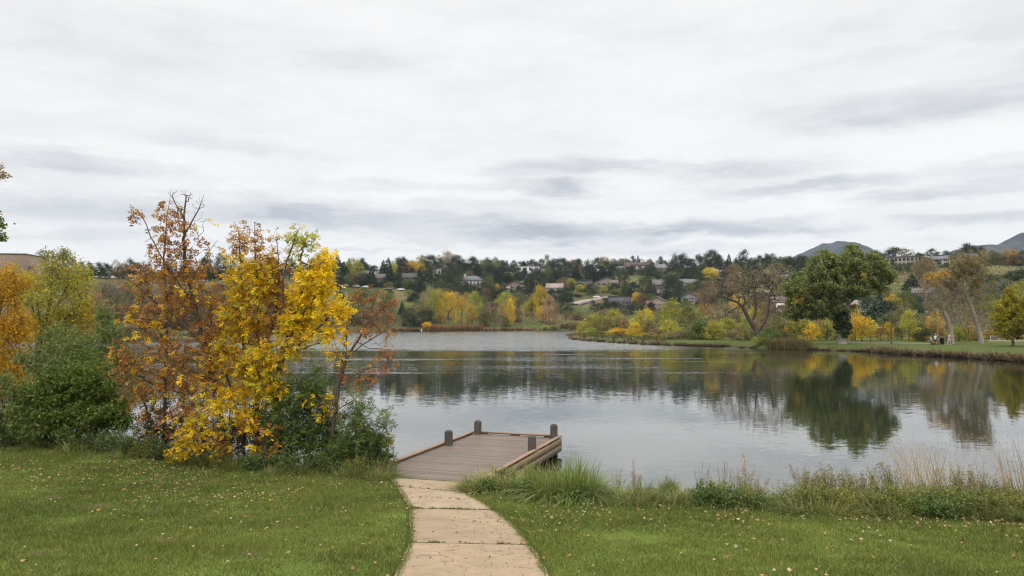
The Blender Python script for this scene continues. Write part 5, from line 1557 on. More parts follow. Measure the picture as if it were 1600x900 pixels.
def build_dock():
    r = np.random.default_rng(3)
    ang = math.atan2(0.325, 0.946)
    W, Ln, zt = 2.88, 7.1, 0.545
    FL = np.array((-1.25, 25.0)); u = np.array((0.325, 0.946)); v = np.array((0.946, -0.325))
    o2 = FL - u * Ln                                             # near left corner is the origin; x across, y out over the water
    root = empty('jetty', (o2[0], o2[1], 0), -ang, 'grey-brown board jetty with tan kerb rails and short square posts', 'jetty')
    mb = MB()
    pw, gap = 0.136, 0.011
    n = int(Ln / (pw + gap))
    for i in range(n):
        t = r.uniform(.78, 1.2) * np.array((.138, .106, .088)) * (1 + r.normal(0, .025, 3))
        bevel_box(mb, (W / 2, (i + .5) * (pw + gap), zt - .035), (W - .01, pw, .035), .004, t)
    mb.build('deck', M_DECK, root)
    tan = np.array((.27, .185, .128)); tan2 = np.array((.28, .205, .138)); old = np.array((.24, .185, .125))
    for x, nm in ((-.07, 'l'), (W + .07, 'r')):
        k = MB()
        bevel_box(k, (x, Ln / 2 + .0, zt + .03), (.12, Ln + .16, .045), .006, tan)
        for q in np.linspace(.3, Ln - .3, 6): bevel_box(k, (x, q, zt - .001), (.09, .30, .031), .003, tan2)
        k.build('kerb_rail', M_RAIL, root)
        s = MB()
        sx = x + (.035 if x > 0 else -.035)
        for j, (zz, hh, cc) in enumerate(((.335, .20, tan2), (.13, .195, old))):
            bevel_box(s, (sx, Ln / 2 + .6, zz), (.05, Ln - 1.1, hh), .006, cc * r.uniform(.9, 1.08))
        s.build('side_boards', M_RAIL, root)
    k = MB()
    bevel_box(k, (W / 2, Ln + .015, zt + .033), (W - .02, .13, .053), .006, tan * .92)
    for q in np.linspace(.3, W - .3, 3): bevel_box(k, (q, Ln + .015, zt - .001), (.3, .1, .034), .003, tan2)
    k.build('kerb_rail', M_RAIL, root)
    s = MB()
    for zz in (.335, .13): bevel_box(s, (W / 2, Ln + .07, zz), (W + .1, .05, .2), .006, tan2)
    s.build('end_boards', M_RAIL, root)
    jb = MB()
    for q in np.linspace(.35, W - .35, 4): jb.box(q, Ln / 2, .40, .05, Ln - .3, .18, 0, 0, (.16, .12, .09))
    jb.build('joists', M_RAIL, root)
    M_POST = simple('post_wood', (.068, .058, .05), .85, .3, 9.0, bump=.4)
    posts = [(0.12, Ln - 2.45), (.13, Ln - .06), (W - .09, Ln - .10), (W - .04, Ln - 2.62)]
    for x, y in posts:
        p = MB()
        s_ = .205
        V, rows = [], [(s_ / 2, -.9), (s_ / 2, zt + .40), (s_ / 2 - .006, zt + .412), (s_ / 2 - .05, zt + .455)]
        for e, z in rows:
            c = e * .78
            V += [(-e, -c, z), (-c, -e, z), (c, -e, z), (e, -c, z), (e, c, z), (c, e, z), (-c, e, z), (-e, c, z)]
        F = [(a * 8 + i, a * 8 + (i + 1) % 8, a * 8 + 8 + (i + 1) % 8, a * 8 + 8 + i) for a in range(3) for i in range(8)]
        p.add(np.array(V) + (x, y, 0), F)
        p.F.append(np.array([[24 + i for i in range(8)]])); p.M.append(np.array([0])); p.K.append(np.ones((1, 4)))
        p.build('post', M_POST, root)
    for x, y in ((W - .2, Ln - .7), (W - .25, Ln - 3.4), (.3, Ln - .7), (.3, Ln - 3.4)):
        MB().tube([(x, y, -1.6), (x, y, .4)], .13, 12).build('pile', M_POST, root)


build_dock()

# ------------------------------------------------------------------ the ash and box elder thicket at the left
A_ = dict
SEED = 5
photo_tree('ash_tree', 'russet ash with bare twigs on top, tallest of the lakeside thicket', 'tree', 20.6,
    [([(352, 712), (347, 670), (338, 615), (322, 548), (302, 472), (288, 400), (288, 335), (291, 296)], None),
     ([(258, 700, .5), (257, 640, .5), (260, 540, .5), (262, 470, .4), (256, 410, .3), (262, 330, .2), (268, 296, .2)], None),
     ([(318, 540), (280, 500), (240, 470), (205, 440), (190, 430)], 1),
     ([(300, 470), (268, 430), (240, 380), (222, 338), (213, 326)], 1),
     ([(296, 440), (320, 400), (340, 375)], 1), ([(290, 370), (310, 330), (318, 306)], 1), ([(258, 560, .5), (225, 540, .4), (185, 515, .3)], 1),
     ([(289, 340), (274, 315), (262, 300)], 1), ([(335, 600), (290, 575), (235, 560)], 1)],
    [A_(blobs=[(285, 335, 32, 26, 12, (0, .35)), (262, 345, 30, 32, 26, (0, .4)), (213, 332, 9, 10, 8, (0, .2)), (262, 385, 38, 28, 34, (0, .5)), (300, 400, 42, 28, 26, (0, .5)), (232, 430, 46, 26, 44, (0, .5)), (300, 440, 52, 36, 60, (0, .6)), (255, 480, 60, 36, 60, (0, .6)),
               (262, 545, 70, 36, 70, (0, .7)), (290, 590, 64, 36, 56, (0, .6)), (225, 600, 44, 36, 54, (0, .6)), (250, 655, 40, 26, 30, (0, .5)), (190, 560, 26, 40, 24, (0, .4)), (300, 655, 50, 26, 34, (0, .5)), (330, 520, 40, 40, 44, (0, .5)), (300, 640, 40, 26, 24, (0, .4)), (345, 470, 30, 40, 36, (0, .4))],
        n=15, length=.28, size=.105, pal=BROWN + [(1.4, (.56, .34, .02))], droop=.5, aspect=.5),
     A_(blobs=[(287, 304, 16, 10, 22, (0, .2)), (300, 318, 14, 16, 16, (0, .2)), (318, 318, 10, 18, 8, (0, .2)), (270, 306, 6, 8, 6, (0, .15)), (312, 360, 12, 30, 12, (0, .3))], n=0, length=.1, size=.1, pal=BROWN),
     A_(blobs=[(205, 520, 44, 40, 24, (-.3, .6)), (300, 455, 40, 30, 12, (-.4, .5)), (270, 590, 60, 44, 26, (-.4, .5)), (350, 560, 44, 44, 18, (-.4, .4)), (345, 385, 8, 8, 2, (0, .2)), (300, 345, 24, 14, 5, (0, .3)), (250, 470, 50, 50, 12, (0, .5))],
        n=11, length=.30, size=.12, pal=YEL + [(3, (.40, .19, .05)), (2, (.30, .13, .04))], droop=.4, aspect=.5)],
    .105, 21, barkcol=(1.0, .95, .9), sag=.05)
photo_tree('ash_tree', 'amber ash mixing yellow and brown leaves, in the middle of the thicket', 'tree', 20.2,
    [([(405, 716), (400, 660), (402, 600), (404, 520), (402, 440), (398, 380), (396, 346)], None),
     ([(386, 712), (377, 680), (362, 610), (345, 560), (324, 500)], None),
     ([(382, 700, .3), (381, 560, .3), (380, 480, .2), (376, 400, .1), (372, 352, .1)], None),
     ([(403, 560), (430, 500), (436, 430), (432, 375)], 1), ([(402, 500), (370, 450), (352, 410)], 1), ([(402, 590), (360, 560), (320, 545)], 1), ([(401, 620), (432, 590), (455, 575)], 1)],
    [A_(blobs=[(400, 372, 38, 30, 34, (0, .4)), (425, 420, 26, 40, 40, (0, .5)), (428, 470, 26, 40, 38, (0, .5)), (372, 372, 12, 24, 10, (0, .3)), (400, 500, 50, 40, 44, (0, .6)), (360, 590, 60, 36, 40, (0, .6)), (415, 545, 36, 30, 26, (0, .5))],
        n=19, length=.28, size=.10, pal=BROWN + [(5, (.56, .33, .02))], droop=.45, aspect=.48),
     A_(blobs=[(385, 430, 42, 46, 66, (0, .6)), (372, 500, 42, 44, 66, (0, .6)), (405, 440, 32, 50, 44, (-.2, .5)), (380, 560, 50, 36, 44, (0, .6)), (395, 606, 52, 26, 50, (-.3, .5)), (340, 545, 40, 34, 26, (0, .5)), (420, 575, 34, 24, 26, (-.3, .4)), (375, 655, 24, 22, 20, (-.4, .3)), (420, 640, 30, 26, 22, (-.3, .4)), (345, 620, 40, 24, 26, (-.3, .4))],
        n=24, length=.30, size=.105, pal=YEL + [(1.8, (.52, .48, .05)), (1, (.45, .24, .03))], droop=.4, aspect=.46)],
    .085, 22, sag=.05)
photo_tree('ash_tree', 'bright yellow ash with a leaning forked trunk and greenish top', 'tree', 19.9,
    [([(428, 720), (441, 688), (440, 672), (431, 640), (431, 610), (436, 575), (445, 540), (455, 505), (468, 470), (480, 430), (492, 395)], None),
     ([(445, 540), (468, 500), (500, 455), (520, 420)], 1), ([(446, 536), (442, 480), (444, 420), (462, 370), (470, 350)], 1), ([(440, 560), (480, 530), (520, 490), (538, 478)], 1), ([(434, 590), (400, 560), (385, 545)], 1), ([(440, 555), (470, 545), (500, 535)], 1)],
    [A_(blobs=[(470, 368, 22, 22, 26, (0, .3)), (482, 378, 20, 16, 12, (0, .3)), (452, 372, 10, 10, 6, (0, .2)), (462, 396, 20, 14, 10, (0, .3))], n=16, length=.25, size=.095, pal=[(3, (.46, .46, .06)), (2, (.30, .38, .06)), (2, (.62, .48, .04))], droop=.3, aspect=.5),
     A_(blobs=[(506, 410, 16, 22, 44, (0, .3)), (498, 440, 26, 20, 44, (0, .5)), (476, 462, 36, 18, 46, (0, .5)), (488, 486, 26, 14, 26, (0, .5)), (530, 482, 20, 14, 28, (0, .4)), (510, 518, 22, 9, 16, (0, .3)), (456, 498, 24, 14, 22, (0, .4)), (462, 522, 26, 14, 20, (0, .4)), (468, 432, 20, 18, 14, (0, .4)), (488, 512, 14, 8, 7, (0, .3))],
        n=24, length=.26, size=.105, pal=[(6, (.84, .60, .015)), (3, (.78, .53, .012)), (1.4, (.62, .56, .04))], droop=.4, aspect=.5),
     A_(blobs=[(402, 556, 30, 24, 30, (-.4, .4)), (445, 540, 26, 18, 16, (-.3, .3)), (430, 605, 22, 18, 16, (-.4, .3)), (470, 545, 30, 12, 10, (0, .3)), (412, 590, 20, 16, 10, (-.4, .3)), (455, 500, 24, 20, 14, (0, .4))], n=24, length=.3, size=.105, pal=YEL + [(2.5, (.42, .44, .06))], droop=.4, aspect=.48)],
    .085, 23, sag=.06)
photo_tree('ash_tree', 'slender half-bare ash with scattered rusty leaves beside the jetty', 'tree', 19.4,
    [([(518, 722), (517, 690), (522, 660), (527, 620), (528, 600), (538, 569), (549, 549), (562, 528), (576, 500), (587, 466), (592, 445)], None),
     ([(540, 566), (541, 520), (545, 480), (560, 440)], 1), ([(549, 549), (580, 530), (606, 515), (622, 500)], 1), ([(529, 598), (560, 582), (590, 570), (614, 580)], 1), ([(531, 590), (500, 560), (478, 545)], 1), ([(526, 640), (556, 622), (590, 596)], 1),
     ([(572, 508), (600, 480), (618, 470)], 1), ([(538, 569), (520, 530), (515, 505)], 1), ([(556, 538), (575, 545), (612, 545)], 1)],
    [A_(blobs=[(578, 462, 26, 13, 18, (0, .3)), (608, 474, 14, 18, 14, (0, .3)), (572, 500, 40, 28, 30, (0, .4)), (606, 545, 22, 36, 22, (0, .3)), (560, 580, 42, 28, 28, (0, .4)), (545, 640, 30, 24, 8, (0, .3)), (590, 575, 24, 20, 10, (0, .3)), (556, 655, 22, 14, 10, (0, .3))],
        n=8, length=.16, size=.085, pal=[(3, (.36, .15, .045)), (2, (.28, .10, .035)), (1, (.45, .24, .05))], droop=.6, aspect=.55),
     A_(blobs=[(527, 545, 20, 26, 16, (0, .3)), (540, 508, 14, 14, 6, (0, .2)), (515, 622, 16, 10, 8, (0, .3)), (512, 646, 14, 12, 9, (0, .3)), (570, 665, 18, 16, 7, (0, .3)), (490, 620, 24, 10, 8, (0, .3)), (600, 684, 9, 16, 7, (0, .2))], n=15, length=.2, size=.10, pal=YEL, droop=.5, aspect=.5)],
    .055, 24, sag=.03, tip_r=.0035)
photo_tree('ash_sapling', 'low yellow ash sapling drooping onto the lawn before the thicket', 'sapling', 19.3,
    [([(318, 724), (312, 700), (300, 668), (288, 640)], None), ([(330, 722), (335, 690), (330, 650), (340, 620)], None), ([(305, 690), (285, 690), (272, 705)], 1)],
    [A_(blobs=[(300, 672, 42, 38, 52, (0, .5)), (288, 700, 28, 18, 20, (0, .3)), (330, 636, 40, 30, 22, (0, .5)), (345, 690, 20, 24, 10, (0, .3))], n=15, length=.24, size=.10, pal=YEL + [(1.5, (.42, .40, .05)), (1, (.45, .22, .04))], droop=.5, aspect=.48)], .03, 25)
photo_tree('ash_sapling', 'small orange-leaved ash sapling under the amber ash', 'sapling', 19.2,
    [([(398, 722), (392, 700), (386, 660)], None), ([(412, 722), (414, 700), (424, 670)], None)],
    [A_(blobs=[(384, 662, 20, 14, 14, (0, .3)), (408, 700, 26, 20, 20, (0, .3)), (424, 672, 14, 10, 8, (0, .2)), (340, 690, 26, 18, 12, (0, .3))], n=16, length=.2, size=.10, pal=YEL + BROWN, droop=.4, aspect=.5)], .02, 26)

SUMAC = [(4, (.095, .155, .030)), (3, (.075, .125, .025)), (1.2, (.14, .19, .045))]
WILLOW = [(3, (.155, .20, .055)), (3, (.12, .165, .040)), (1.4, (.22, .25, .085))]
DEEP = [(4, (.085, .135, .022)), (3, (.115, .17, .026)), (1.4, (.18, .22, .04)), (.3, (.25, .2, .05))]
photo_tree('green_shrub', 'dark green sumac-like shrub in front of the bright yellow ash trunk', 'shrub', 19.7,
    [([(455, 722), (455, 690), (470, 640), (480, 600)], None), ([(470, 722), (490, 680), (505, 640)], None), ([(445, 722), (430, 680), (428, 640)], None), ([(480, 722), (520, 690)], None)],
    [A_(blobs=[(465, 608, 46, 32, 70, (0, .5)), (452, 652, 48, 36, 100, (0, .6)), (484, 680, 48, 36, 100, (0, .6)), (505, 640, 32, 40, 60, (0, .5)), (440, 692, 36, 26, 56, (0, .4)), (502, 586, 24, 16, 16, (0, .3)), (520, 690, 26, 34, 50, (-.2, .4))], n=26, length=.34, size=.125, pal=SUMAC, droop=.55, aspect=.30)], .03, 31, sag=.2)
photo_tree('green_shrub', 'feathery green shrub leaning over the water next to the jetty', 'shrub', 18.9,
    [([(545, 728), (550, 700), (560, 660), (565, 630)], None), ([(560, 730), (585, 700), (605, 660), (612, 642)], None), ([(530, 728), (525, 690)], None), ([(575, 732), (600, 712), (612, 700)], None)],
    [A_(blobs=[(556, 688, 36, 34, 90, (0, .5)), (588, 692, 24, 32, 64, (0, .4)), (604, 656, 10, 14, 12, (0, .3)), (560, 640, 26, 24, 34, (0, .4)), (538, 700, 28, 26, 50, (0, .4)), (602, 716, 14, 14, 24, (0, .3)), (580, 720, 30, 12, 30, (0, .3))], n=24, length=.28, size=.11, pal=SUMAC + [(1, (.11, .16, .06))], droop=.5, aspect=.28)], .022, 32, sag=.2)
photo_tree('green_shrub', 'broad deep green bush with rounded leaves left of the russet ash'.replace(' left of', ' beside'), 'shrub', 22.6,
    [([(110, 700), (105, 650), (90, 600), (85, 560)], None), ([(120, 700), (130, 640), (150, 590)], None), ([(100, 700), (60, 650), (40, 610)], None), ([(130, 700), (170, 650), (190, 620)], None)],
    [A_(blobs=[(100, 610, 64, 44, 150, (0, 1.0)), (140, 590, 50, 44, 90, (0, .9)), (60, 640, 44, 40, 70, (-.3, .8)), (150, 650, 56, 34, 90, (-.4, .7)), (100, 665, 66, 26, 80, (-.5, .6)), (185, 640, 28, 34, 40, (-.2, .5))], n=40, length=.36, size=.105, simple=True, pal=DEEP, droop=.4, aspect=.5)], .05, 33, sag=.15)
photo_tree('green_shrub', 'dark tangled shrub between the russet ash trunks', 'shrub', 21.0,
    [([(250, 712), (248, 680), (240, 650)], None), ([(285, 714), (300, 680), (310, 655)], None), ([(330, 716), (335, 690), (352, 660)], None)],
    [A_(blobs=[(240, 676, 40, 34, 70, (0, .5)), (300, 676, 46, 36, 80, (0, .5)), (345, 684, 40, 34, 70, (0, .5)), (280, 640, 50, 22, 34, (0, .5))], n=22, length=.3, size=.11, pal=[(3, (.05, .085, .025)), (2, (.075, .10, .03)), (1, (.20, .13, .05))], droop=.4, aspect=.35)], .025, 41, sag=.15)
photo_tree('green_shrub', 'dark low shrub with a few rusty leaves beneath the amber ash', 'shrub', 20.6,
    [([(375, 716), (372, 690), (365, 660)], None), ([(400, 718), (410, 690), (418, 660)], None), ([(425, 720), (432, 700)], None)],
    [A_(blobs=[(375, 684, 40, 36, 80, (0, .5)), (418, 678, 30, 40, 60, (0, .5)), (400, 640, 36, 18, 26, (0, .4))], n=22, length=.3, size=.11, pal=[(3, (.05, .085, .025)), (2, (.075, .10, .03)), (1.3, (.26, .13, .04))], droop=.4, aspect=.35)], .025, 42, sag=.15)
photo_tree('willow_shrub', 'grey-green willow shrub with wispy upright shoots behind the deep green bush', 'shrub', 24.6,
    [([(150, 690), (148, 620), (140, 560), (130, 510)], None), ([(165, 690), (175, 600), (172, 530), (168, 490)], None), ([(130, 690), (110, 600), (85, 560), (60, 550)], None)],
    [A_(blobs=[(120, 560, 54, 40, 110, (-.8, .9)), (90, 530, 30, 26, 30, (0, .6)), (170, 535, 28, 46, 60, (0, .6)), (195, 570, 22, 40, 34, (0, .5)), (80, 575, 44, 24, 50, (0, .6)), (160, 495, 14, 20, 12, (0, .3)), (50, 560, 26, 14, 18, (0, .4))], n=26, length=.45, size=.15, simple=True, pal=WILLOW, droop=.7, aspect=.26)], .045, 34, sag=.2)
photo_tree('willow_shrub', 'pale willow shrub with hanging strands at the picture edge by the lawn'.replace('at the picture edge by the lawn', 'where the lawn meets the thicket end'), 'shrub', 22.2,
    [([(15, 700), (10, 650), (0, 610)], None), ([(30, 700), (45, 660), (60, 640)], None), ([(-20, 700), (-40, 640), (-60, 600)], None)],
    [A_(blobs=[(10, 650, 40, 34, 60, (0, .6)), (40, 670, 34, 24, 50, (-.2, .5)), (-40, 640, 50, 50, 60, (0, .6)), (10, 600, 30, 20, 18, (0, .4)), (60, 660, 20, 20, 20, (-.3, .3))], n=26, length=.42, size=.16, simple=True, pal=WILLOW, droop=.9, aspect=.24)], .04, 35, sag=.25)
photo_tree('ash_tree', 'orange-yellow ash at the edge, crowding the deep green bush'.replace('at the edge, crowding', 'half out of view, beyond'), 'tree', 25.5,
    [([(-20, 690), (-15, 600), (-5, 520), (5, 460), (10, 425)], None), ([(-10, 560), (20, 520), (42, 490)], 1), ([(-14, 590), (-60, 520), (-90, 460)], 1), ([(-12, 570), (22, 590), (48, 600)], 1)],
    [A_(blobs=[(8, 450, 34, 34, 60, (0, .6)), (22, 510, 30, 30, 64, (0, .6)), (5, 560, 36, 30, 50, (0, .6)), (25, 595, 32, 16, 22, (0, .5)), (-60, 500, 50, 70, 80, (0, .8)), (38, 440, 12, 14, 8, (0, .3)), (5, 600, 30, 20, 16, (0, .4))], n=30, length=.4, size=.13, pal=[(5, (.56, .32, .018)), (3, (.48, .25, .015)), (1.4, (.40, .19, .02)), (1, (.42, .36, .05))], droop=.45, aspect=.45)], .09, 36)
photo_tree('willow_tree', 'green-gold willow with a ragged top before the tan school block', 'tree', 33.0,
    [([(52, 600), (58, 560), (62, 530), (72, 500), (80, 460), (82, 420), (82, 400)], None), ([(66, 515), (88, 480), (110, 440), (112, 420)], 1), ([(64, 525), (50, 480), (48, 450)], 1), ([(82, 410), (100, 396), (104, 390)], 1), ([(82, 425), (66, 400)], 1)],
    [A_(blobs=[(98, 428, 40, 28, 66, (0, 1.2)), (66, 468, 46, 40, 70, (0, 1.3)), (122, 462, 28, 36, 44, (0, 1.0)), (44, 438, 26, 22, 22, (0, .7)), (130, 430, 14, 16, 9, (0, .5)), (92, 500, 40, 24, 30, (0, 1))], n=20, length=.6, size=.19, pal=[(3, (.40, .37, .05)), (3, (.30, .32, .055)), (1.8, (.58, .40, .03)), (1, (.20, .22, .05))], droop=.5, aspect=.3),
     A_(blobs=[(68, 398, 10, 7, 8, (0, .3)), (84, 396, 8, 8, 9, (0, .3)), (102, 394, 7, 8, 12, (0, .3)), (95, 408, 18, 8, 14, (0, .4))], n=14, length=.3, size=.17, pal=[(3, (.22, .24, .08)), (1, (.32, .28, .10))], droop=.3, aspect=.3),
     A_(blobs=[(105, 510, 36, 30, 50, (0, .8)), (60, 520, 34, 34, 40, (0, .6)), (95, 545, 40, 26, 40, (0, .6)), (140, 500, 22, 30, 26, (0, .6))], n=22, length=.5, size=.18, pal=[(3, (.52, .36, .03)), (2, (.32, .29, .05))], droop=.5, aspect=.34)], .14, 37)
photo_tree('poplar_tree', 'green and rusty leafed branch tips reaching in from a tree beyond the frame'.replace('beyond the frame', 'standing outside the view'), 'tree', 12.5,
    [([(-130, 735), (-125, 600), (-115, 450), (-105, 320), (-100, 200)], None), ([(-110, 400), (-60, 380), (-15, 360), (5, 350)], 1), ([(-105, 330), (-50, 290), (-5, 276)], 1), ([(-112, 420), (-180, 380), (-220, 340)], 1)],
    [A_(blobs=[(3, 352, 13, 10, 9, (0, .15)), (2, 374, 9, 9, 6, (0, .1)), (-40, 370, 40, 30, 40, (0, .5)), (-120, 250, 70, 90, 90, (0, .8)), (-190, 380, 50, 50, 40, (0, .6)), (-5, 330, 6, 6, 2, (0, .1))], n=12, length=.12, size=.055, pal=[(3, (.10, .17, .03)), (2, (.15, .20, .04)), (1, (.35, .2, .08))], droop=.3, aspect=.8),
     A_(blobs=[(4, 276, 12, 7, 7, (0, .12)), (-2, 262, 6, 4, 2, (0, .1)), (-50, 285, 40, 16, 20, (0, .3))], n=11, length=.12, size=.052, pal=[(3, (.40, .24, .12)), (1, (.26, .22, .07))], droop=.3, aspect=.8)], .14, 38)
# ------------------------------------------------------------------ plants along the near bank
BANK = []


def blades(mb, n, spread, length, r, pal, width=.010, arch=.5, lean=(0, 0), upright=.35, seg=4, seeds=None, z0=-.03):
    """arching grass blades from one crown"""
    th = r.uniform(0, 2 * PI, n); rad = np.sqrt(r.random(n)) * spread
    b = np.stack([rad * np.cos(th), rad * np.sin(th), np.full(n, z0)], 1)
    L = length * r.uniform(.55, 1.15, n)
    ph = r.uniform(0, 2 * PI, n) * .35 + th * .65
    out = r.uniform(.15, 1.0, n) * (1 - upright)
    d = np.stack([np.cos(ph) * out + lean[0], np.sin(ph) * out + lean[1], np.ones(n)], 1)
    d /= np.linalg.norm(d, axis=1, keepdims=True)
    side = np.stack([-np.sin(ph + r.normal(0, .8, n)), np.cos(ph), np.zeros(n)], 1)
    side /= np.linalg.norm(side, axis=1, keepdims=True)
    t = np.linspace(0, 1, seg + 1)
    droop = arch * out * r.uniform(.6, 1.4, n)
    V = np.empty((n, seg + 1, 2, 3))
    for k, tt in enumerate(t):
        c = b + d * (L * tt)[:, None]
        c[:, 0] += np.cos(ph) * droop * L * tt * tt * .6; c[:, 1] += np.sin(ph) * droop * L * tt * tt * .6
        c[:, 2] -= droop * L * tt * tt * .75
        w = (width * (1 - tt) ** .6 + .0015)[:, None] if np.ndim(width) else width * (1 - tt) ** .6 + .0015
        V[:, k, 0] = c - side * w; V[:, k, 1] = c + side * w
    base = np.arange(n)[:, None] * (2 * (seg + 1)) + np.arange(seg)[None, :] * 2
    F = np.stack([base, base + 1, base + 3, base + 2], -1).reshape(-1, 4)
    col = np.repeat(palette(n, pal, r, .25), seg, 0)
    mb.add(V.reshape(-1, 3), F, 0, col)
    if seeds:
        tip = V[:, -1].mean(1); k = np.repeat(np.arange(n), seeds[0])
        q = tip[k] - d[k] * r.uniform(0, seeds[1], (len(k), 1)) + r.normal(0, .012, (len(k), 3))
        v, f = leaf_quads(q, seeds[2], r, -.3, 0, .4)
        mb.add(v, f, 0, palette(len(k), seeds[3], r, .25))


def weed(mb, stem, r, n, h, spread, pal, leaf, per, stempal=(.14, .12, .06), aspect=.3, low=.15, dens_top=False):
    for i in range(n):
        a, e = r.uniform(0, 2 * PI), r.uniform(.1, 1) * spread
        hh = h * r.uniform(.55, 1.1)
        p0 = np.array((math.cos(a) * e * .35, math.sin(a) * e * .35, -.04)); p1 = np.array((math.cos(a) * e, math.sin(a) * e, hh))
        mid = (p0 + p1) / 2 + np.array((math.cos(a), math.sin(a), 0)) * -.05 * hh + r.normal(0, .03 * h, 3)
        t = np.linspace(0, 1, 6)[:, None]
        pts = (1 - t) ** 2 * p0 + 2 * t * (1 - t) * mid + t ** 2 * p1
        stem.tube(pts, np.linspace(.006, .002, 6), 3, 0, stempal, cap=False)
        u = low + (1 - low) * r.random(per) ** (.6 if dens_top else 1)
        q = np.stack([np.interp(u, t[:, 0], pts[:, k]) for k in range(3)], 1) + r.normal(0, .05 * (1.2 - u)[:, None] + .018, (per, 3))
        q[:, 2] = np.maximum(q[:, 2], .0)
        v, f = leaf_quads(q, leaf, r, .0, 0, aspect)
        mb.add(v, f, 0, palette(per, pal, r, .28))


G_FRESH = [(3, (0.165, 0.230, 0.047)), (3, (0.124, 0.177, 0.041)), (1.5, (0.224, 0.260, 0.071)), (.6, (0.295, 0.260, 0.106))]
G_DUSK = [(3, (0.153, 0.206, 0.053)), (3, (0.201, 0.236, 0.068)), (1.5, (0.260, 0.254, 0.088)), (.5, (0.283, 0.236, 0.094))]
G_STRAW = [(3, (.40, .31, .19)), (2, (.33, .25, .14)), (1, (.48, .40, .26))]
G_SEED = [(3, (.30, .22, .13)), (2, (.22, .15, .09))]
G_WEED = [(4, (0.189, 0.230, 0.053)), (3, (0.236, 0.266, 0.065)), (1.2, (0.283, 0.277, 0.088)), (.4, (0.354, 0.260, 0.083))]
G_DARKW = [(4, (0.088, 0.136, 0.038)), (3, (0.118, 0.171, 0.047)), (1, (0.165, 0.201, 0.077))]
G_GREYG = [(3, (.11, .155, .05)), (3, (.145, .185, .06)), (1, (.09, .125, .04))]


def plant_at(name, x, y, label, cat, group, rz=0.0):
    root = empty(name, (x, y, tz(x, y)), rz, label, cat, group)
    return root


def make_plant(kind, seed):
    """(foliage mesh, stem mesh or None)"""
    r = np.random.default_rng(seed)
    mb, st = MB(), MB()
    if kind == 'tussock':
        blades(mb, 420, .26, 1.0, r, G_FRESH, .009, 1.5, upright=.05, seg=6)
        blades(mb, 70, .12, .95, r, G_FRESH, .008, .5, upright=.55)
        blades(mb, 30, .2, .9, r, G_STRAW, .005, 1.2, upright=.2)
    elif kind == 'sedge':
        blades(mb, 380, .36, .55, r, G_DUSK, .007, 1.2, upright=.12, seg=5)
        blades(mb, 14, .3, .6, r, G_STRAW, .004, .7, upright=.4)
    elif kind == 'straw':
        blades(mb, 46, .24, 1.35, r, G_STRAW, .0036, .25, upright=.45, seeds=(4, .25, .03, G_STRAW))
        blades(mb, 120, .28, .6, r, G_DUSK, .006, .6, upright=.4)
    elif kind == 'leafy':
        weed(mb, st, r, 44, .62, .45, G_WEED, .055, 52, (.11, .12, .05))
    elif kind == 'darkleafy':
        weed(mb, st, r, 30, .5, .42, G_DARKW, .065, 48, (.08, .09, .04), .45)
    elif kind == 'greyleafy':
        weed(mb, st, r, 30, .55, .45, G_GREYG, .065, 48, (.10, .10, .06), .35)
    elif kind == 'stalk':
        weed(mb, st, r, 7, .95, .30, G_SEED, .022, 36, (.16, .11, .07), .5, .45)
        weed(mb, st, r, 8, .5, .25, G_WEED, .05, 26, (.12, .12, .05))
    elif kind == 'plume':
        weed(mb, st, r, 5, .95, .20, [(3, (.42, .30, .22)), (2, (.34, .24, .16))], .03, 110, (.22, .16, .10), .5, .5, True)
        weed(mb, st, r, 10, .5, .25, G_WEED, .05, 30, (.12, .12, .05))
    elif kind == 'aster':
        weed(mb, st, r, 26, .75, .42, G_WEED, .05, 40, (.13, .13, .05))
        weed(mb, st, r, 22, .92, .40, [(3, (.24, .23, .10)), (2, (.30, .25, .13)), (1, (.35, .24, .15))], .03, 50, (.15, .14, .07), .6, .6, True)
    elif kind == 'reed':
        blades(mb, 200, .5, 1.25, r, [(3, (.24, .18, .09)), (2, (.19, .16, .08)), (2, (.13, .14, .05)), (1, (.20, .11, .06))], .020, .35, upright=.6, seg=3)
    elif kind == 'rusty':
        blades(mb, 200, .5, 1.25, r, [(3, (.30, .19, .075)), (2, (.26, .13, .06)), (1, (.19, .17, .07))], .028, .35, upright=.6, seg=3)
    elif kind == 'mound':
        blades(mb, 260, .55, .85, r, [(3, (.16, .115, .07)), (2, (.12, .085, .055)), (2, (.20, .155, .08)), (1, (.10, .11, .045))], .022, .9, upright=.1, seg=3)
    f = mb.build('foliage', BLADE, None, link=False).data
    s = st.build('stems', BLADE, None, link=False).data if st.n else None
    return f, s


PL = {}
for k_, n_ in (('tussock', 3), ('sedge', 4), ('straw', 3), ('leafy', 4), ('darkleafy', 3), ('greyleafy', 3), ('stalk', 3), ('plume', 2), ('aster', 4), ('reed', 3), ('rusty', 3), ('mound', 4)):
    PL[k_] = [make_plant(k_, 100 + 13 * i + len(k_)) for i in range(n_)]
PNAME = {'tussock': ('grass_tussock', 'arching green grass tussock'), 'sedge': ('sedge_clump', 'low dull green sedge clump'), 'straw': ('straw_grass', 'tall straw-coloured grass'), 'leafy': ('leafy_weed', 'leafy green weed'),
         'darkleafy': ('leafy_weed', 'dark leafy weed'), 'greyleafy': ('leafy_weed', 'grey-green weed'), 'stalk': ('seed_stalk_weed', 'wiry weed with dark seed heads'), 'plume': ('plume_weed', 'weed with fluffy pinkish plumes'),
         'aster': ('aster_weed', 'tall weed with faded flower tops'), 'reed': ('reed_clump', 'brown and green reed clump'), 'rusty': ('reed_clump', 'rusty orange reed clump'), 'mound': ('sedge_mound', 'brown drooping sedge mound')}
rp = np.random.default_rng(9)
BPL = []


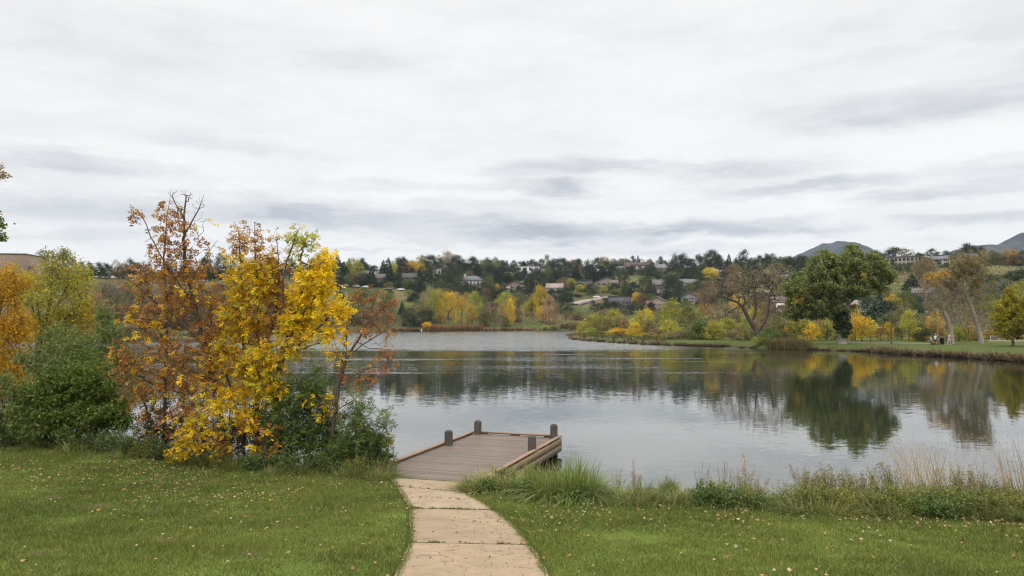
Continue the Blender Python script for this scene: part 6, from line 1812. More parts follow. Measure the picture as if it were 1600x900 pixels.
def put_plant(kind, px, py, s=1.0, hs=1.0, D=None, rot=None, label=None, xy=None):
    if xy is not None: x, y = xy
    elif D is None: x, y = near_ground(px, py)
    else: x, y = P(px, py, D)[0], D
    i = int(rp.integers(len(PL[kind])))
    root = empty(PNAME[kind][0], (x, y, tz(x, y) - .02), rp.uniform(0, 2 * PI) if rot is None else rot)
    for nm, me in zip(('foliage', 'stems'), PL[kind][i]):
        if me is None: continue
        o = bpy.data.objects.new(nm, me); C.objects.link(o); o.parent = root
        o.scale = (s, s, s * hs * (.82 if kind in ('sedge', 'leafy', 'aster', 'stalk') and y < 60 and x > -1.5 else 1.0))
        k = rp.uniform(.85, 1.15); o.color = (k * rp.uniform(.95, 1.06), k, k * rp.uniform(.9, 1.05), 1)
    BPL.append((root, x, y, kind, label))
    return root


# the bank to the right of the jetty, photo x and base row
for a in [('sedge', 745, 768, 1.16), ('sedge', 770, 766, 1.45), ('darkleafy', 760, 772, .7), ('greyleafy', 790, 762, .9), ('sedge', 805, 768, 1.3), ('tussock', 798, 758, .75), ('sedge', 835, 764, 1.45), ('darkleafy', 820, 774, .7), ('stalk', 812, 738, .9), ('stalk', 790, 742, .7),
          ('tussock', 890, 780, .98), ('tussock', 922, 782, .92), ('tussock', 858, 778, .95), ('tussock', 830, 772, .85), ('tussock', 902, 770, 1.0), ('sedge', 850, 780, .9), ('sedge', 935, 782, .9), ('darkleafy', 905, 786, .7), ('sedge', 955, 786, .9), ('greyleafy', 880, 766, .9),
          ('stalk', 965, 772, .9), ('plume', 992, 774, .8), ('sedge', 985, 788, .9), ('sedge', 1010, 788, 1.0), ('tussock', 1005, 782, .6), ('sedge', 1040, 788, 1.0), ('tussock', 1045, 780, .62), ('aster', 1045, 778, .6), ('sedge', 1065, 790, .9), ('leafy', 1085, 788, .7),
          ('darkleafy', 1105, 794, 1.0), ('leafy', 1120, 788, 1.0), ('stalk', 1100, 780, 1.05), ('stalk', 1130, 778, 1.1), ('stalk', 1150, 780, .9), ('darkleafy', 1140, 796, .9), ('plume', 1166, 780, 1.0), ('leafy', 1165, 792, .9), ('aster', 1182, 790, .8), ('darkleafy', 1190, 798, .7), ('sedge', 1205, 796, .8),
          ('leafy', 1240, 796, 1.0), ('sedge', 1250, 802, 1.0), ('aster', 1262, 790, 1.0), ('leafy', 1280, 798, 1.05), ('aster', 1292, 788, 1.05), ('stalk', 1250, 782, 1.0), ('sedge', 1300, 804, 1.0), ('aster', 1320, 792, .95), ('leafy', 1330, 800, 1.0), ('aster', 1350, 792, 1.0), ('leafy', 1365, 802, 1.0),
          ('sedge', 1380, 806, 1.1), ('aster', 1390, 792, 1.1), ('leafy', 1405, 802, 1.1), ('straw', 1420, 792, 1.0), ('straw', 1440, 790, 1.1), ('leafy', 1440, 806, 1.0), ('straw', 1462, 790, 1.15), ('straw', 1482, 792, 1.0), ('darkleafy', 1455, 810, .9), ('leafy', 1475, 804, 1.1), ('aster', 1500, 794, 1.1), ('straw', 1510, 794, .8), ('darkleafy', 1485, 812, .9),
          ('leafy', 1510, 806, 1.1), ('aster', 1530, 796, .9), ('leafy', 1545, 808, 1.0), ('stalk', 1538, 790, 1.1), ('sedge', 1560, 812, 1.1), ('aster', 1565, 798, .8), ('leafy', 1580, 808, 1.0), ('sedge', 1600, 814, 1.1), ('straw', 1600, 798, 1.2), ('straw', 1620, 800, 1.3), ('leafy', 1615, 810, 1.0), ('straw', 1590, 796, 1.0), ('aster', 1640, 802, 1.0), ('leafy', 1660, 812, 1.1), ('sedge', 1690, 814, 1.2), ('straw', 1680, 802, 1.2)]:
    put_plant(a[0], a[1], a[2], a[3] * .92)
# undergrowth at the foot of the thicket
for a in [('greyleafy', 15, 697, 1.0), ('darkleafy', 45, 698, 1.1), ('darkleafy', 75, 700, 1.1), ('greyleafy', 105, 702, 1.2), ('darkleafy', 130, 704, 1.1), ('greyleafy', 158, 706, 1.2), ('greyleafy', 185, 709, 1.2), ('darkleafy', 210, 712, 1.1), ('leafy', 232, 714, 1.1), ('greyleafy', 255, 717, 1.1), ('stalk', 240, 712, .9),
          ('leafy', 280, 722, .9), ('sedge', 310, 728, 1.0), ('stalk', 330, 726, .8), ('leafy', 345, 730, .9), ('sedge', 368, 732, .9), ('darkleafy', 392, 734, .9), ('greyleafy', 420, 734, .9), ('darkleafy', 448, 735, 1.0), ('sedge', 470, 737, .9), ('darkleafy', 498, 736, 1.0), ('greyleafy', 520, 737, 1.0), ('greyleafy', 545, 738, 1.1), ('leafy', 560, 740, 1.0),
          ('sedge', 578, 744, 1.1), ('greyleafy', 588, 740, 1.1), ('sedge', 598, 748, .9), ('greyleafy', 602, 734, .9), ('sedge', 590, 752, .7), ('sedge', 540, 744, .8), ('sedge', 430, 740, .6), ('sedge', 200, 714, .8), ('sedge', 120, 706, .9), ('sedge', 60, 701, .9), ('darkleafy', -20, 696, 1.1), ('greyleafy', -60, 694, 1.2)]:
    put_plant(a[0], a[1], a[2], a[3])
# the park shore: reeds and drooping sedges, on the land just above the water line
SHR = np.array([s for s in shore])


def shore_spot(px, inland, D0):
    """a spot INLAND metres behind the far shore on the sight line of a photo column"""
    D = np.arange(D0[0], D0[1], .25); x = (px - 800) / F_PX * D
    d = lake_sd(x, D)
    ok = np.nonzero(d >= inland)[0]
    i = ok[0] if len(ok) else int(np.argmax(d))
    return x[i], D[i]


for px in (1206, 1216, 1226, 1236, 1246, 1256): put_plant('reed', px, 0, 1.5 + .3 * rp.random(), .95, xy=shore_spot(px, .5, (95, 150)))
for px in (1360, 1372, 1384, 1400, 1412, 1424, 1438, 1450, 1462, 1475, 1489, 1500, 1512, 1524, 1538, 1552, 1566, 1580, 1592, 1606, 1622):
    put_plant('mound', px, 0, 1.5 + .5 * rp.random(), .75, xy=shore_spot(px, .35, (70, 130)))
for px in (1270, 1290, 1312, 1335, 1350, 1160, 1175): put_plant('mound', px, 0, 1.0 + .3 * rp.random(), .6, xy=shore_spot(px, .25, (90, 150)))
for px in (672, 680, 689, 698, 707, 716, 725, 734, 742, 750): put_plant('rusty', px, 0, 2.9 + .6 * rp.random(), .9, xy=shore_spot(px, .6, (280, 400)))
for px in (762, 775, 788, 800, 812, 824, 650, 640, 628, 616): put_plant('rusty', px, 0, 2.6 + .5 * rp.random(), .5, xy=shore_spot(px, .6, (280, 400)))
for px in (900, 912, 925, 940, 956, 972, 990, 1008, 1026, 1044, 1062, 1080, 1098, 1116, 1132): put_plant('mound', px, 0, 1.5 + .5 * rp.random(), .6, xy=shore_spot(px, .3, (120, 215)))

SPECIAL = {}


def label_plants():
    marks_near = [(-1.0, 17.4, 'the jetty'), (P(900, 770, 15.5)[0], 15.5, 'the big green tussock'), (P(1166, 780, 15)[0], 15.0, 'the plumed weed'), (P(1455, 790, 14.6)[0], 14.6, 'the tall straw grasses')]
    ml = [(P(0, 690, 22)[0], 22, 'the hanging willow'), (P(110, 700, 22)[0], 22, 'the deep green bush'), (P(300, 720, 19)[0], 19, 'the yellow sapling'), (P(455, 730, 19)[0], 19, 'the sumac-like shrub'), (P(600, 745, 18)[0], 18, 'the jetty')]
    rows = {}
    for (o, x, y, kind, lab) in BPL:
        if lab: tag(o, lab, 'plant', 'bank plants'); continue
        px = 800 + F_PX * x / y
        nm = PNAME[kind][1]
        if y > 60:
            M = [(a, n) for a, b, n in LAND if b > 500] + [(640, 'the far dark willow')]
            zone = 'at the waterline'
        elif px > 660:
            M = [(800 + F_PX * a / b, n) for a, b, n in marks_near]; zone = 'on the bank'
        else:
            M = [(800 + F_PX * a / b, n) for a, b, n in ml]; zone = 'under the thicket'
        M.sort()
        a = [m for m in M if m[0] <= px]; b = [m for m in M if m[0] > px]
        a = a[-1][1] if a else None; b = b[0][1] if b else None
        rows.setdefault((nm, zone, a, b), []).append((px, o, kind))
    for (nm, zone, a, b), v in rows.items():
        v.sort(key=lambda q: q[0])
        for k, (px, o, kind) in enumerate(v):
            if a and b:
                s = f'{nm} {zone} between {a} and {b}' if len(v) == 1 else f'{nm} {zone}, {ordinal(k)} from {a} towards {b}'
            elif a:
                s = f'{nm} {zone} beyond {a}' if len(v) == 1 else f'{nm} {zone}, {ordinal(k)} beyond {a}'
            else:
                s = f'{nm} {zone} before {b}' if len(v) == 1 else f'{nm} {zone}, {ordinal(len(v) - 1 - k)} before {b}'
            if len(s.split()) > 16: s = s.replace(' ' + zone, '', 1)
            tag(o, s, 'grass' if kind in ('tussock', 'sedge', 'straw', 'mound') else ('reeds' if kind in ('reed', 'rusty') else 'weed'), {'mound': 'sedges along the far shore', 'reed': 'reeds along the far shore', 'rusty': 'reeds along the far shore'}.get(kind, 'plants along the near bank'))


def build_bank_cover():
    """the low growth nobody could count, under and between the plants of the near bank"""
    r = np.random.default_rng(44)
    mb = MB()
    n = 60000
    y = r.uniform(12.5, 26, n); x = r.uniform(-.8, .85, n) * y
    d = lake_sd(x, y); px = 800 + F_PX * x / y
    zz = terrain(x, y); py = HORIZON + F_PX * (EYE - zz) / y
    edge = np.interp(px, [-200, 0, 200, 320, 600, 612], [694, 698, 711, 731, 750, 752])
    edger = np.interp(px, [735, 760, 950, 1200, 1600, 2000], [766, 776, 790, 800, 813, 820])
    band = np.where(px < 640, (py < edge) & (py > edge - 46), (py < edger) & (px > 728))
    from_dock = (x - (-1.25)) * .946 - (y - 25) * .325
    ok = band & (d > -.1) & ~in_poly(x, y, PATH_POLY) & ~((from_dock > -.1) & (from_dock < 2.9) & (y > 17.4))
    x, y, zz, px = x[ok], y[ok], zz[ok], px[ok]
    for i in range(0, len(x)):
        pass
    k = len(x)
    th = r.uniform(0, 2 * PI, k); h = np.clip(r.normal(.16, .07, k), .05, .4) * np.where(px > 640, 1.0, .9)
    w = .009
    ln = r.normal(0, .5, (k, 2)) * h[:, None]
    V = np.empty((k, 3, 3))
    V[:, 0] = np.stack([x - np.cos(th) * w, y - np.sin(th) * w, zz - .02], 1)
    V[:, 1] = np.stack([x + np.cos(th) * w, y + np.sin(th) * w, zz - .02], 1)
    V[:, 2] = np.stack([x + ln[:, 0], y + ln[:, 1], zz + h], 1)
    mb.add(V.reshape(-1, 3), np.arange(k * 3).reshape(-1, 3), 0, palette(k, G_DUSK + [(2, (.065, .10, .03))], r, .3))
    q = r.choice(k, min(k, 16000), replace=False)
    v, f = leaf_quads(np.stack([x[q], y[q], zz[q] + r.uniform(.0, .22, len(q))], 1), .05, r, .2, 0, .5)
    mb.add(v, f, 0, palette(len(q), G_DARKW + [(1, (.16, .15, .06))], r, .3))
    tag(mb.build('ground_cover', BLADE), 'low tangled growth between the bank plants', 'undergrowth', kind='stuff')


build_bank_cover()


def build_far_grass():
    """rough grass of the far bank and hillside"""
    r = np.random.default_rng(45)
    n = 90000
    y = r.uniform(120, 520, n); x = r.uniform(-.78, .78, n) * y
    d = lake_sd(x, y); px = np.clip(800 + F_PX * x / y, -900, 2000)
    foot = np.interp(px, T_PX, T_FOOT); rid = np.interp(px, T_PX, T_RIDGE)
    ok = (d > .4) & (y < rid + 10) & ((px < 1040) | (y > foot + 3))
    x, y, d = x[ok], y[ok], d[ok]; k = len(x)
    zz = terrain(x, y)
    h = r.uniform(.25, .8, k) * (1 + .6 * (d < 6)); w = r.uniform(.12, .35, k); th = r.uniform(0, 2 * PI, k)
    V = np.empty((k, 3, 3))
    V[:, 0] = np.stack([x - np.cos(th) * w, y - np.sin(th) * w, zz - .05], 1); V[:, 1] = np.stack([x + np.cos(th) * w, y + np.sin(th) * w, zz - .05], 1)
    V[:, 2] = np.stack([x + r.normal(0, .2, k), y + r.normal(0, .2, k), zz + h], 1)
    kd = np.clip(vnoise(x, y, 24, 9) * 2.2 + .5, 0, 1)[:, None]
    col = (np.array((.15, .122, .057)) * kd + np.array((.095, .105, .038)) * (1 - kd)) * r.uniform(.6, 1.3, (k, 1))
    tag(MB().add(V.reshape(-1, 3), np.arange(k * 3).reshape(-1, 3), 0, col).build('meadow_grass', BLADE), 'rough dry grass on the far bank and hillside', 'grass', kind='stuff')


build_far_grass()
label_plants()

# ------------------------------------------------------------------ the park side: cottonwoods, lamp, visitors
def cotton(name, label, D, limbs, groups, r0, seed, **k):
    return photo_tree(name, label, 'tree', D, limbs, groups, r0, seed, twig=k.pop('twig', 1.0), tip_r=k.pop('tip_r', .022) * .6, expo=1.65, **k)


BARE_L = [(3, (.26, .20, .13)), (2, (.21, .16, .11)), (1, (.31, .25, .15)), (.6, (.35, .24, .08))]
cotton('cottonwood_tree', 'forked bare cottonwood with thick limbs and thin tan leaves near the water', 124.0,
    [([(1186, 536), (1184, 522), (1180, 512), (1172, 503), (1166, 490), (1160, 478), (1148, 470), (1136, 466), (1122, 462)], None),
     ([(1184, 520), (1190, 510), (1196, 500), (1200, 485), (1202, 465), (1205, 450), (1212, 430)], 1),
     ([(1174, 505), (1180, 492), (1182, 475), (1178, 455), (1176, 435), (1172, 418)], 1),
     ([(1196, 502), (1208, 504), (1222, 503), (1232, 500)], 1), ([(1160, 480), (1146, 482), (1134, 492)], 1), ([(1165, 490), (1152, 494)], 1), ([(1204, 455), (1216, 444), (1224, 436)], 1), ([(1178, 455), (1190, 440), (1196, 424)], 1), ([(1140, 468), (1128, 452), (1118, 440)], 1), ([(1158, 476), (1152, 452), (1150, 430)], 1)],
    [A_(blobs=[(1140, 446, 36, 24, 80, (0, 3)), (1178, 430, 40, 20, 90, (0, 3)), (1210, 432, 26, 24, 70, (0, 3)), (1112, 462, 22, 20, 40, (0, 2.5)), (1218, 456, 18, 20, 30, (0, 2)), (1128, 488, 24, 16, 30, (0, 2)), (1165, 455, 40, 20, 50, (0, 3))],
        n=6, length=.9, size=.30, pal=BARE_L, droop=.1, aspect=.5),
     A_(blobs=[(1150, 440, 46, 26, 130, (0, 3)), (1200, 430, 36, 24, 110, (0, 3)), (1120, 470, 26, 24, 60, (0, 2.5)), (1215, 470, 22, 30, 50, (0, 2))], n=0, length=1, size=1, pal=BARE_L)], .52, 51, barkcol=(1.25, 1.1, 1.0), sag=.12, bark=BARK, tip_r=.024, flare=1.1)
LEAFG = [(4, (0.182, 0.222, 0.061)), (3, (0.140, 0.176, 0.048)), (1.6, (0.244, 0.267, 0.087)), (.35, (0.292, 0.250, 0.058))]
cotton('cottonwood_tree', 'big green cottonwood, the only fully leafed giant, with ivy round its trunk', 117.0,
    [([(1316, 541), (1316, 530), (1315, 515), (1313, 500), (1312, 488), (1314, 470), (1318, 450), (1322, 425), (1328, 400)], None),
     ([(1312, 500), (1300, 494), (1288, 488), (1280, 470), (1268, 455), (1255, 445)], 1), ([(1314, 492), (1320, 482), (1330, 470), (1350, 458), (1372, 446), (1385, 432)], 1), ([(1314, 475), (1300, 455), (1290, 430), (1284, 410)], 1),
     ([(1320, 440), (1340, 425), (1358, 408), (1368, 400)], 1), ([(1270, 456), (1248, 462), (1235, 470)], 1), ([(1318, 455), (1340, 440), (1365, 425)], 1)],
    [A_(blobs=[(1326, 408, 32, 20, 110, (0, 4)), (1290, 418, 36, 22, 120, (0, 4)), (1350, 418, 28, 20, 80, (0, 3.5)), (1312, 440, 54, 26, 170, (0, 5)), (1258, 446, 32, 24, 110, (0, 4)), (1284, 466, 40, 24, 120, (0, 4)), (1244, 470, 20, 24, 60, (0, 3)), (1340, 446, 40, 20, 100, (0, 4)), (1376, 424, 18, 26, 74, (0, 3)), (1265, 486, 28, 14, 50, (0, 3)), (1306, 480, 30, 14, 40, (0, 3)), (1375, 448, 14, 12, 24, (0, 2)), (1226, 452, 10, 12, 16, (0, 2)), (1394, 428, 7, 14, 14, (0, 1.5)), (1330, 390, 16, 6, 22, (0, 2)), (1290, 398, 14, 7, 16, (0, 2)), (1364, 400, 12, 7, 14, (0, 2)), (1238, 492, 14, 9, 14, (0, 1.5)), (1290, 494, 18, 8, 12, (0, 2))],
        n=36, length=.95, size=.36, pal=LEAFG, spread=.85, droop=.2, aspect=.62),
     A_(blobs=[(1316, 505, 14, 20, 70, (-.5, 1.2)), (1322, 515, 10, 12, 30, (-.5, 1.0))], n=24, length=.6, size=.34, pal=[(3, (.045, .075, .022)), (1, (.07, .10, .03))], droop=.3, aspect=.6),
     A_(blobs=[(1242, 470, 14, 14, 8, (-2, 1)), (1350, 428, 6, 4, 3, (-4, .5)), (1255, 455, 8, 6, 4, (-2.5, 1))], n=20, length=.8, size=.36, pal=[(3, (.45, .33, .04)), (2, (.28, .26, .05))], droop=.2, aspect=.6)],
    .66, 52, bark=PALEBARK, barkcol=(.85, .8, .74), sag=.1, tip_r=.03, flare=1.15)
cotton('cottonwood_tree', 'leaning bare cottonwood with pale upper limbs beside the picnic visitors', 117.0,
    [([(1488, 539), (1486, 520), (1483, 505), (1477, 490), (1474, 478), (1469, 465), (1464, 450), (1466, 438), (1471, 428)], None),
     ([(1475, 480), (1482, 470), (1490, 462), (1500, 452)], 1), ([(1468, 462), (1456, 452), (1446, 446)], 1), ([(1478, 492), (1465, 485), (1452, 482)], 1), ([(1482, 505), (1494, 495), (1500, 485)], 1)],
    [A_(blobs=[(1452, 452, 22, 16, 44, (0, 2.5)), (1474, 440, 20, 14, 44, (0, 2.5)), (1490, 462, 20, 20, 44, (0, 2.5)), (1455, 480, 22, 18, 40, (0, 2)), (1490, 490, 18, 14, 24, (0, 2))], n=12, length=.9, size=.30, pal=[(3, (.27, .23, .17)), (2, (.22, .18, .13)), (1, (.30, .25, .09))], droop=.1, aspect=.4),
     A_(blobs=[(1465, 455, 34, 26, 130, (0, 2.5)), (1480, 485, 30, 24, 90, (0, 2.5)), (1455, 500, 20, 16, 40, (0, 2))], n=4, length=.9, size=.26, pal=[(1, (.26, .22, .16)), (1, (.25, .21, .09))]),
     A_(blobs=[(1458, 434, 20, 8, 26, (0, 2)), (1476, 430, 14, 7, 16, (0, 2))], n=18, length=.7, size=.32, pal=[(3, (.45, .29, .05)), (2, (.38, .24, .06))], droop=.2, aspect=.6)], .36, 53, bark=PALEBARK, barkcol=(.66, .62, .58), tip_r=.02, flare=1.15)
cotton('cottonwood_tree', 'white-limbed cottonwood with a tall V fork and thin olive top', 118.0,
    [([(1534, 540), (1531, 522), (1526, 505), (1521, 490), (1517, 478), (1513, 467), (1508, 455), (1504, 440), (1502, 420), (1506, 400)], None),
     ([(1513, 467), (1520, 455), (1526, 440), (1530, 420), (1536, 402)], 1), ([(1508, 456), (1496, 450), (1486, 440)], 1), ([(1522, 492), (1534, 500), (1548, 506)], 1), ([(1504, 436), (1514, 420), (1518, 404)], 1), ([(1519, 484), (1502, 482), (1490, 476)], 1)],
    [A_(blobs=[(1500, 412, 22, 18, 70, (0, 3)), (1528, 410, 22, 22, 70, (0, 3)), (1490, 440, 22, 22, 50, (0, 2.5)), (1532, 444, 22, 22, 50, (0, 2.5)), (1512, 428, 26, 20, 54, (0, 3))], n=20, length=.9, size=.31, pal=[(3, (.25, .195, .09)), (2, (.20, .165, .075)), (1, (.28, .21, .06))], droop=.1, aspect=.5),
     A_(blobs=[(1515, 440, 36, 30, 150, (0, 3)), (1510, 490, 36, 22, 90, (0, 2.5)), (1550, 500, 22, 20, 50, (0, 2))], n=5, length=.9, size=.28, pal=[(1, (.26, .21, .14)), (1, (.25, .20, .08))]),
     A_(blobs=[(1510, 480, 30, 20, 40, (0, 2.5)), (1545, 500, 20, 18, 34, (0, 2)), (1500, 500, 26, 16, 26, (0, 2))], n=4, length=.8, size=.28, pal=[(3, (.26, .22, .17)), (2, (.22, .18, .13))], droop=.1, aspect=.4)], .38, 54, bark=PALEBARK, barkcol=(.78, .74, .70), tip_r=.02, flare=1.15)
cotton('ornamental_pear_tree', 'neat dense yellow-green tree on the park lawn near the water', 104.0,
    [([(1582, 546), (1582, 530), (1581, 510), (1578, 480), (1576, 455)], None), ([(1581, 515), (1566, 495), (1560, 480)], 1), ([(1581, 512), (1598, 490), (1604, 475)], 1)],
    [A_(blobs=[(1577, 462, 11, 16, 50, (0, 1.4)), (1574, 482, 20, 18, 70, (0, 2)), (1570, 502, 26, 22, 110, (0, 2.6)), (1602, 492, 20, 30, 110, (0, 2.4)), (1585, 518, 30, 12, 60, (0, 2)), (1612, 470, 16, 16, 40, (0, 2))], n=34, length=.7, size=.28, pal=[(4, (.31, .285, .02)), (3, (.26, .25, .022)), (1.2, (.38, .29, .02)), (.6, (.42, .28, .02))], droop=.2, aspect=.6)], .17, 55, tip_r=.02)

M_LAMP = simple('lamp_metal', (.035, .035, .035), .45, .1, 3.0, metal=.3)


def build_lamp():
    D = 116.0
    x = P(1393, 537, D)[0]; gz = tz(x, D); h = P(1393, 481, D)[2] - gz
    root = empty('lamp_post', (x, D, gz), .3, 'slim dark lamp post with an overhanging head on the park lawn', 'lamp')
    MB().tube([(0, 0, -.2), (0, 0, .35), (0, 0, .36), (0, 0, h - .25)], [.16, .15, .075, .055], 10).build('pole', M_LAMP, root)
    MB().tube([(0, 0, h - .35), (.1, 0, h - .12), (.35, 0, h - .05)], .04, 8).build('arm', M_LAMP, root)
    hd = MB().box(.55, 0, h, .75, .42, .16).build('lamp_head', M_LAMP, root)
    bevel_box(b := MB(), (.55, 0, h + .082), (.6, .34, .08), .04); b.build('cover', M_LAMP, hd)
    MB().box(.58, 0, h - .095, .5, .32, .03).build('lens', M_TRIM, hd)


build_lamp()
# ------------------------------------------------------------------ the visitors across the water
M_SKIN = simple('skin', (.42, .27, .19), .6, .05, 8.0)
M_CLOTH = simple('cloth', (1, 1, 1), .9, .12, 9.0, objcol=True)


def skin_mesh(name, joints, mat, parent, levels=1):
    """one continuous surface grown round joined bones: joints = {key: (point, radius, parent key)}"""
    keys = list(joints)
    me = bpy.data.meshes.new(name)
    me.from_pydata([joints[k][0] for k in keys], [(keys.index(joints[k][2]), i) for i, k in enumerate(keys) if joints[k][2]], [])
    o = bpy.data.objects.new(name, me); C.objects.link(o)
    sm = o.modifiers.new('skin', 'SKIN'); sm.use_smooth_shade = True
    sk = me.skin_vertices[0].data
    for i, k in enumerate(keys):
        rr = joints[k][1]; sk[i].radius = (rr, rr) if np.ndim(rr) == 0 else rr
    sk[0].use_root = True
    o.modifiers.new('sub', 'SUBSURF').levels = levels
    dg = bpy.context.evaluated_depsgraph_get()
    m2 = bpy.data.meshes.new_from_object(o.evaluated_get(dg))
    o.modifiers.clear(); o.data = m2
    m2.materials.clear(); m2.materials.append(mat)
    o.parent = parent
    return o


def person(px, D, label, rz, top, legs, hair, pose, cap=None, bare_legs=False, scale=1.0):
    """pose: hip height, lean forward, arm reach (l, r), step"""
    x = (px - 800) / F_PX * D
    root = empty('person', (x, D, tz(x, D)), rz, label, 'person', 'visitors in the park')
    hip, lean, al, ar, step = pose
    hz = hip
    ch = np.array((0, lean * .5, hz + .50 - abs(lean) * .12)); nk = ch + (0, lean * .12, .10); hd = nk + (0, lean * .06 + .01, .16)
    J = {'hip': ((0, 0, hz), .14, None), 'waist': ((0, lean * .2, hz + .2), .125, 'hip'), 'chest': (tuple(ch - (0, 0, .08)), (.17, .12), 'waist'), 'neck': (tuple(nk), .055, 'chest'), 'head': (tuple(hd), .088, 'neck'), 'crown': (tuple(hd + (0, 0, .09)), .075, 'head'),
         'nose': (tuple(hd + (0, .10, .0)), .018, 'head')}
    feet = []
    for s, nm, a in ((-1, 'l', al), (1, 'r', ar)):
        sh = ch + (s * .17, 0, -.03)
        J[nm + 'sh'] = (tuple(sh), .062, 'chest')
        d = np.array(a, float); d /= np.linalg.norm(d)
        el = sh + np.array((s * .06, d[1] * .22, d[2] * .28)); wr = el + d * .25
        J[nm + 'el'] = (tuple(el), .043, nm + 'sh'); J[nm + 'wr'] = (tuple(wr), .03, nm + 'el'); J[nm + 'pm'] = (tuple(wr + d * .07), .036, nm + 'wr')
        sd = np.array((1.0, 0, 0))
        for q in range(4): J[nm + f'f{q}'] = (tuple(wr + d * (.15 + .012 * (q in (1, 2))) + sd * (q - 1.5) * .02 + (0, 0, -.012)), .0095, nm + 'pm')
        J[nm + 'th'] = (tuple(wr + d * .09 - sd * s * .05), .011, nm + 'pm')
        bend = max(0.0, .92 - hz)
        kn = np.array((s * .11, .10 * (1 if step == 0 else 1) * s * step + bend * .55, hz * .52)); an = np.array((s * .11, s * step * .22 + 0.0, .085)); to = an + (0, .17, -.045)
        J[nm + 'hp'] = ((s * .095, 0, hz - .06), .10, 'hip'); J[nm + 'kn'] = (tuple(kn), .065, nm + 'hp'); J[nm + 'an'] = (tuple(an), .042, nm + 'kn'); J[nm + 'to'] = (tuple(to), .04, nm + 'an')
        feet.append((kn, an, to))
    if scale != 1: root.scale = (scale,) * 3
    skin_mesh('body', J, M_SKIN, root)
    T = {'a': (J['hip'][0], .155, None), 'b': (J['waist'][0], .145, 'a'), 'c': (J['chest'][0], (.19, .14), 'b'), 'n': (tuple(nk - (0, 0, .03)), .07, 'c')}
    for nm in 'lr': T[nm + 's'] = (J[nm + 'sh'][0], .078, 'c'); T[nm + 'e'] = (J[nm + 'el'][0], .058, nm + 's'); T[nm + 'w'] = (tuple(np.array(J[nm + 'el'][0]) * .25 + np.array(J[nm + 'wr'][0]) * .75), .046, nm + 'e')
    paint(skin_mesh('jacket', T, M_CLOTH, root), top)
    L_ = {'a': ((0, 0, hz + .06), .15, None), 'm': ((0, 0, hz - .03), .15, 'a')}
    for nm in 'lr':
        kn, an = np.array(J[nm + 'kn'][0]), np.array(J[nm + 'an'][0])
        L_[nm + 'h'] = (J[nm + 'hp'][0], .118, 'm'); L_[nm + 'k'] = (tuple(kn), .085, nm + 'h')
        if not bare_legs: L_[nm + 'a'] = (tuple(an + (0, 0, .02)), .062, nm + 'k')
    paint(skin_mesh('shorts' if bare_legs else 'trousers', L_, M_CLOTH, root), legs)
    hr = {'a': (tuple(hd + (0, -.02, .06)), .092, None), 'b': (tuple(hd + (0, -.03, .115)), .07, 'a')}
    if cap: hr['v'] = (tuple(hd + (0, .13, .065)), .03, 'a')
    paint(skin_mesh('cap' if cap else 'hair', hr, M_CLOTH, root), cap or hair)
    for nm in 'lr':
        an = np.array(J[nm + 'an'][0]); to = np.array(J[nm + 'to'][0])
        paint(skin_mesh('shoe', {'a': (tuple(an - (0, .03, .035)), .055, None), 'b': (tuple(to + (0, .03, .0)), .048, 'a')}, M_CLOTH, root), (.08, .03, .025))
    return root


person(1459.5, 113.6, 'person in a white top, pale cap and dark shorts, bending by the bench', -.9, (.55, .53, .56), (.02, .022, .03), (.1, .07, .05), (.80, .30, (0, .8, -.6), (0, .9, -.5), .35), cap=(.5, .5, .5), bare_legs=True)
person(1465.2, 114.2, 'person in a navy jacket and tan trousers behind the one in white', .9, (.025, .028, .05), (.28, .17, .10), (.12, .08, .05), (.86, .22, (0, .7, -.7), (0, .6, -.8), .3))
person(1452.8, 114.0, 'small person in a pale blue top and olive trousers beside the dark bush', -1.4, (.30, .40, .45), (.14, .13, .08), (.08, .06, .04), (.72, .1, (0, .5, -.8), (0, .4, -.9), .2), scale=.86)
person(1481.2, 114.0, 'person in white trousers and a white and navy top by the leaning trunk', -1.1, (.38, .35, .36), (.50, .47, .45), (.06, .04, .03), (.90, .16, (0, .9, -.3), (0, .7, -.5), .9))

M_IRON = simple('dark_painted_steel', (.018, .02, .02), .5, .1, 4.0)


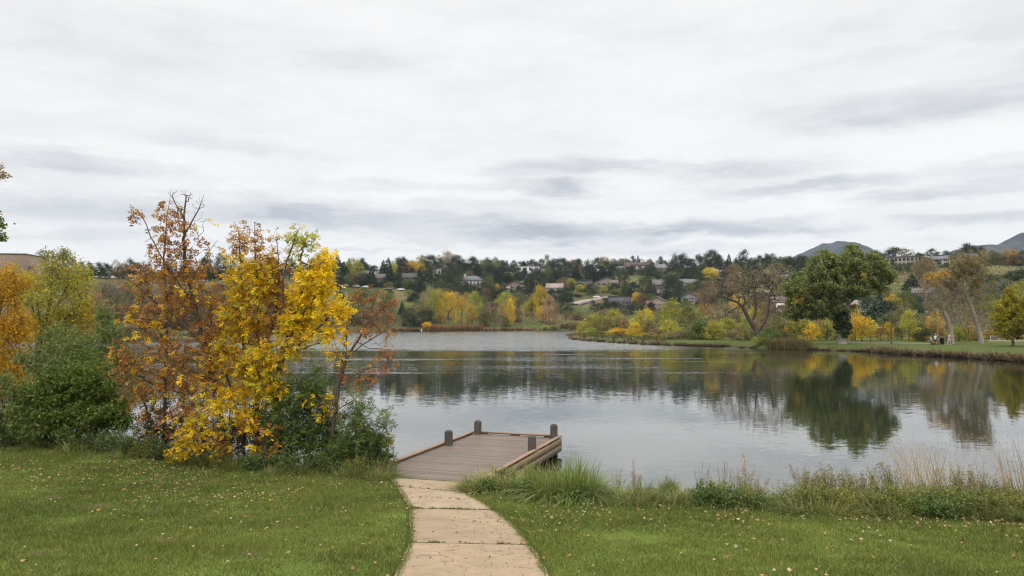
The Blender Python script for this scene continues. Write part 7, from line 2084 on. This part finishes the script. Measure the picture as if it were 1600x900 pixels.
def bench_and_bin():
    D = 115.6; x = P(1474, 530, D)[0]
    root = empty('picnic_table', (x, D, tz(x, D)), .1, 'grey picnic table on dark steel legs behind the visitors', 'table')
    tp = MB()
    for k in range(4): tp.box(0, -.3 + k * .2, .78, 2.4, .185, .05)
    paint(tp.build('table_top', M_WALL, root), (.17, .15, .14))
    for s in (-1, 1):
        b = MB()
        for k in range(2): b.box(0, s * (.66 + k * .15), .46, 2.4, .14, .05)
        paint(b.build('seat', M_WALL, root), (.17, .15, .14))
        f = MB()
        f.tube([(s * .85, -.75, 0), (s * .85, -.25, .75)], .04, 6).tube([(s * .85, .75, 0), (s * .85, .25, .75)], .04, 6).tube([(s * .85, -.78, .43), (s * .85, .78, .43)], .035, 6)
        f.build('leg_frame', M_IRON, root)
    D = 113.9; x = P(1472, 533, D)[0]
    root = empty('litter_bin', (x, D, tz(x, D)), 0, 'black round litter bin standing in front of the picnic table', 'bin')
    MB().tube([(0, 0, 0), (0, 0, .1), (0, 0, .95), (0, 0, .97)], [.24, .27, .31, .33], 16).build('body', M_IRON, root)
    MB().tube([(0, 0, .98), (0, 0, 1.05), (0, 0, 1.16)], [.34, .30, .12], 16).build('lid', M_IRON, root)
    D = 113.2; x = P(1459, 536, D)[0]
    root = empty('sports_bag', (x, D, tz(x, D)), .2, 'dark red bag on the ground at the feet of the person in white', 'bag')
    m_ = simple('red_nylon', (.12, .02, .015), .7, .1, 6.0)
    MB().tube([(-.36, 0, .15), (-.33, 0, .15), (.33, 0, .15), (.36, 0, .15)], [.10, .15, .15, .10], 12).build('body', m_, root)
    MB().tube([(-.2, 0, .28), (-.1, 0, .40), (.1, 0, .40), (.2, 0, .28)], .015, 6).build('strap', M_IRON, root)


bench_and_bin()


def far_jetty():
    x, y = shore_spot(657, -.6, (280, 380))
    root = empty('small_jetty', (x, y, 0), .05, 'low dark jetty under the golden bush on the far shore', 'jetty')
    w = MB()
    for k in range(10): w.box(-2.7 + k * .6, 0, .62, .56, 2.2, .07, 0, 0, (.5, .5, .5))
    paint(w.build('deck', M_WALL, root), (.06, .055, .055))
    for a in (-2.6, 0, 2.6):
        for b in (-.9, .9): MB().tube([(a, b, -1.0), (a, b, .585)], .09, 6).build('pile', M_IRON, root)
    r2 = empty('marker_post', (x + .7, y - 1.4, 0), 0, 'short white post by the low dark jetty on the far shore', 'post')
    paint(MB().tube([(0, 0, -1), (0, 0, .75), (0, 0, .8)], [.2, .2, .12], 8).build('post', M_WALL, r2), (.75, .75, .75))
    paint(MB().tube([(0, 0, .25), (0, 0, .38)], .21, 8).build('band', M_WALL, r2), (.1, .1, .1))


far_jetty()


def fence():
    """the pale rail fence seen beyond the park lawn"""
    pts = [P(a, b, D) for a, b, D in ((1548, 531, 132), (1580, 530.5, 131), (1612, 530, 130))]
    root = empty('rail_fence', (pts[0][0], pts[0][1], tz(pts[0][0], pts[0][1])), 0, 'low pale rail fence beyond the park lawn', 'fence')
    off = np.array((pts[0][0], pts[0][1], tz(pts[0][0], pts[0][1])))
    q = [np.array((p[0], p[1], tz(p[0], p[1]))) - off for p in pts]
    rl = MB()
    rl.tube([a + (0, 0, .75) for a in q], .09, 6).tube([a + (0, 0, .4) for a in q], .07, 6)
    paint(rl.build('rail', M_WALL, root), (.26, .23, .20))
    for t in np.linspace(0, 1, 6):
        p = np.array([np.interp(t, [0, .5, 1], [a[k] for a in q]) for k in range(3)])
        paint(MB().tube([p + (0, 0, -.4), p + (0, 0, .95)], .1, 6).build('post', M_WALL, root), (.24, .21, .18))


fence()
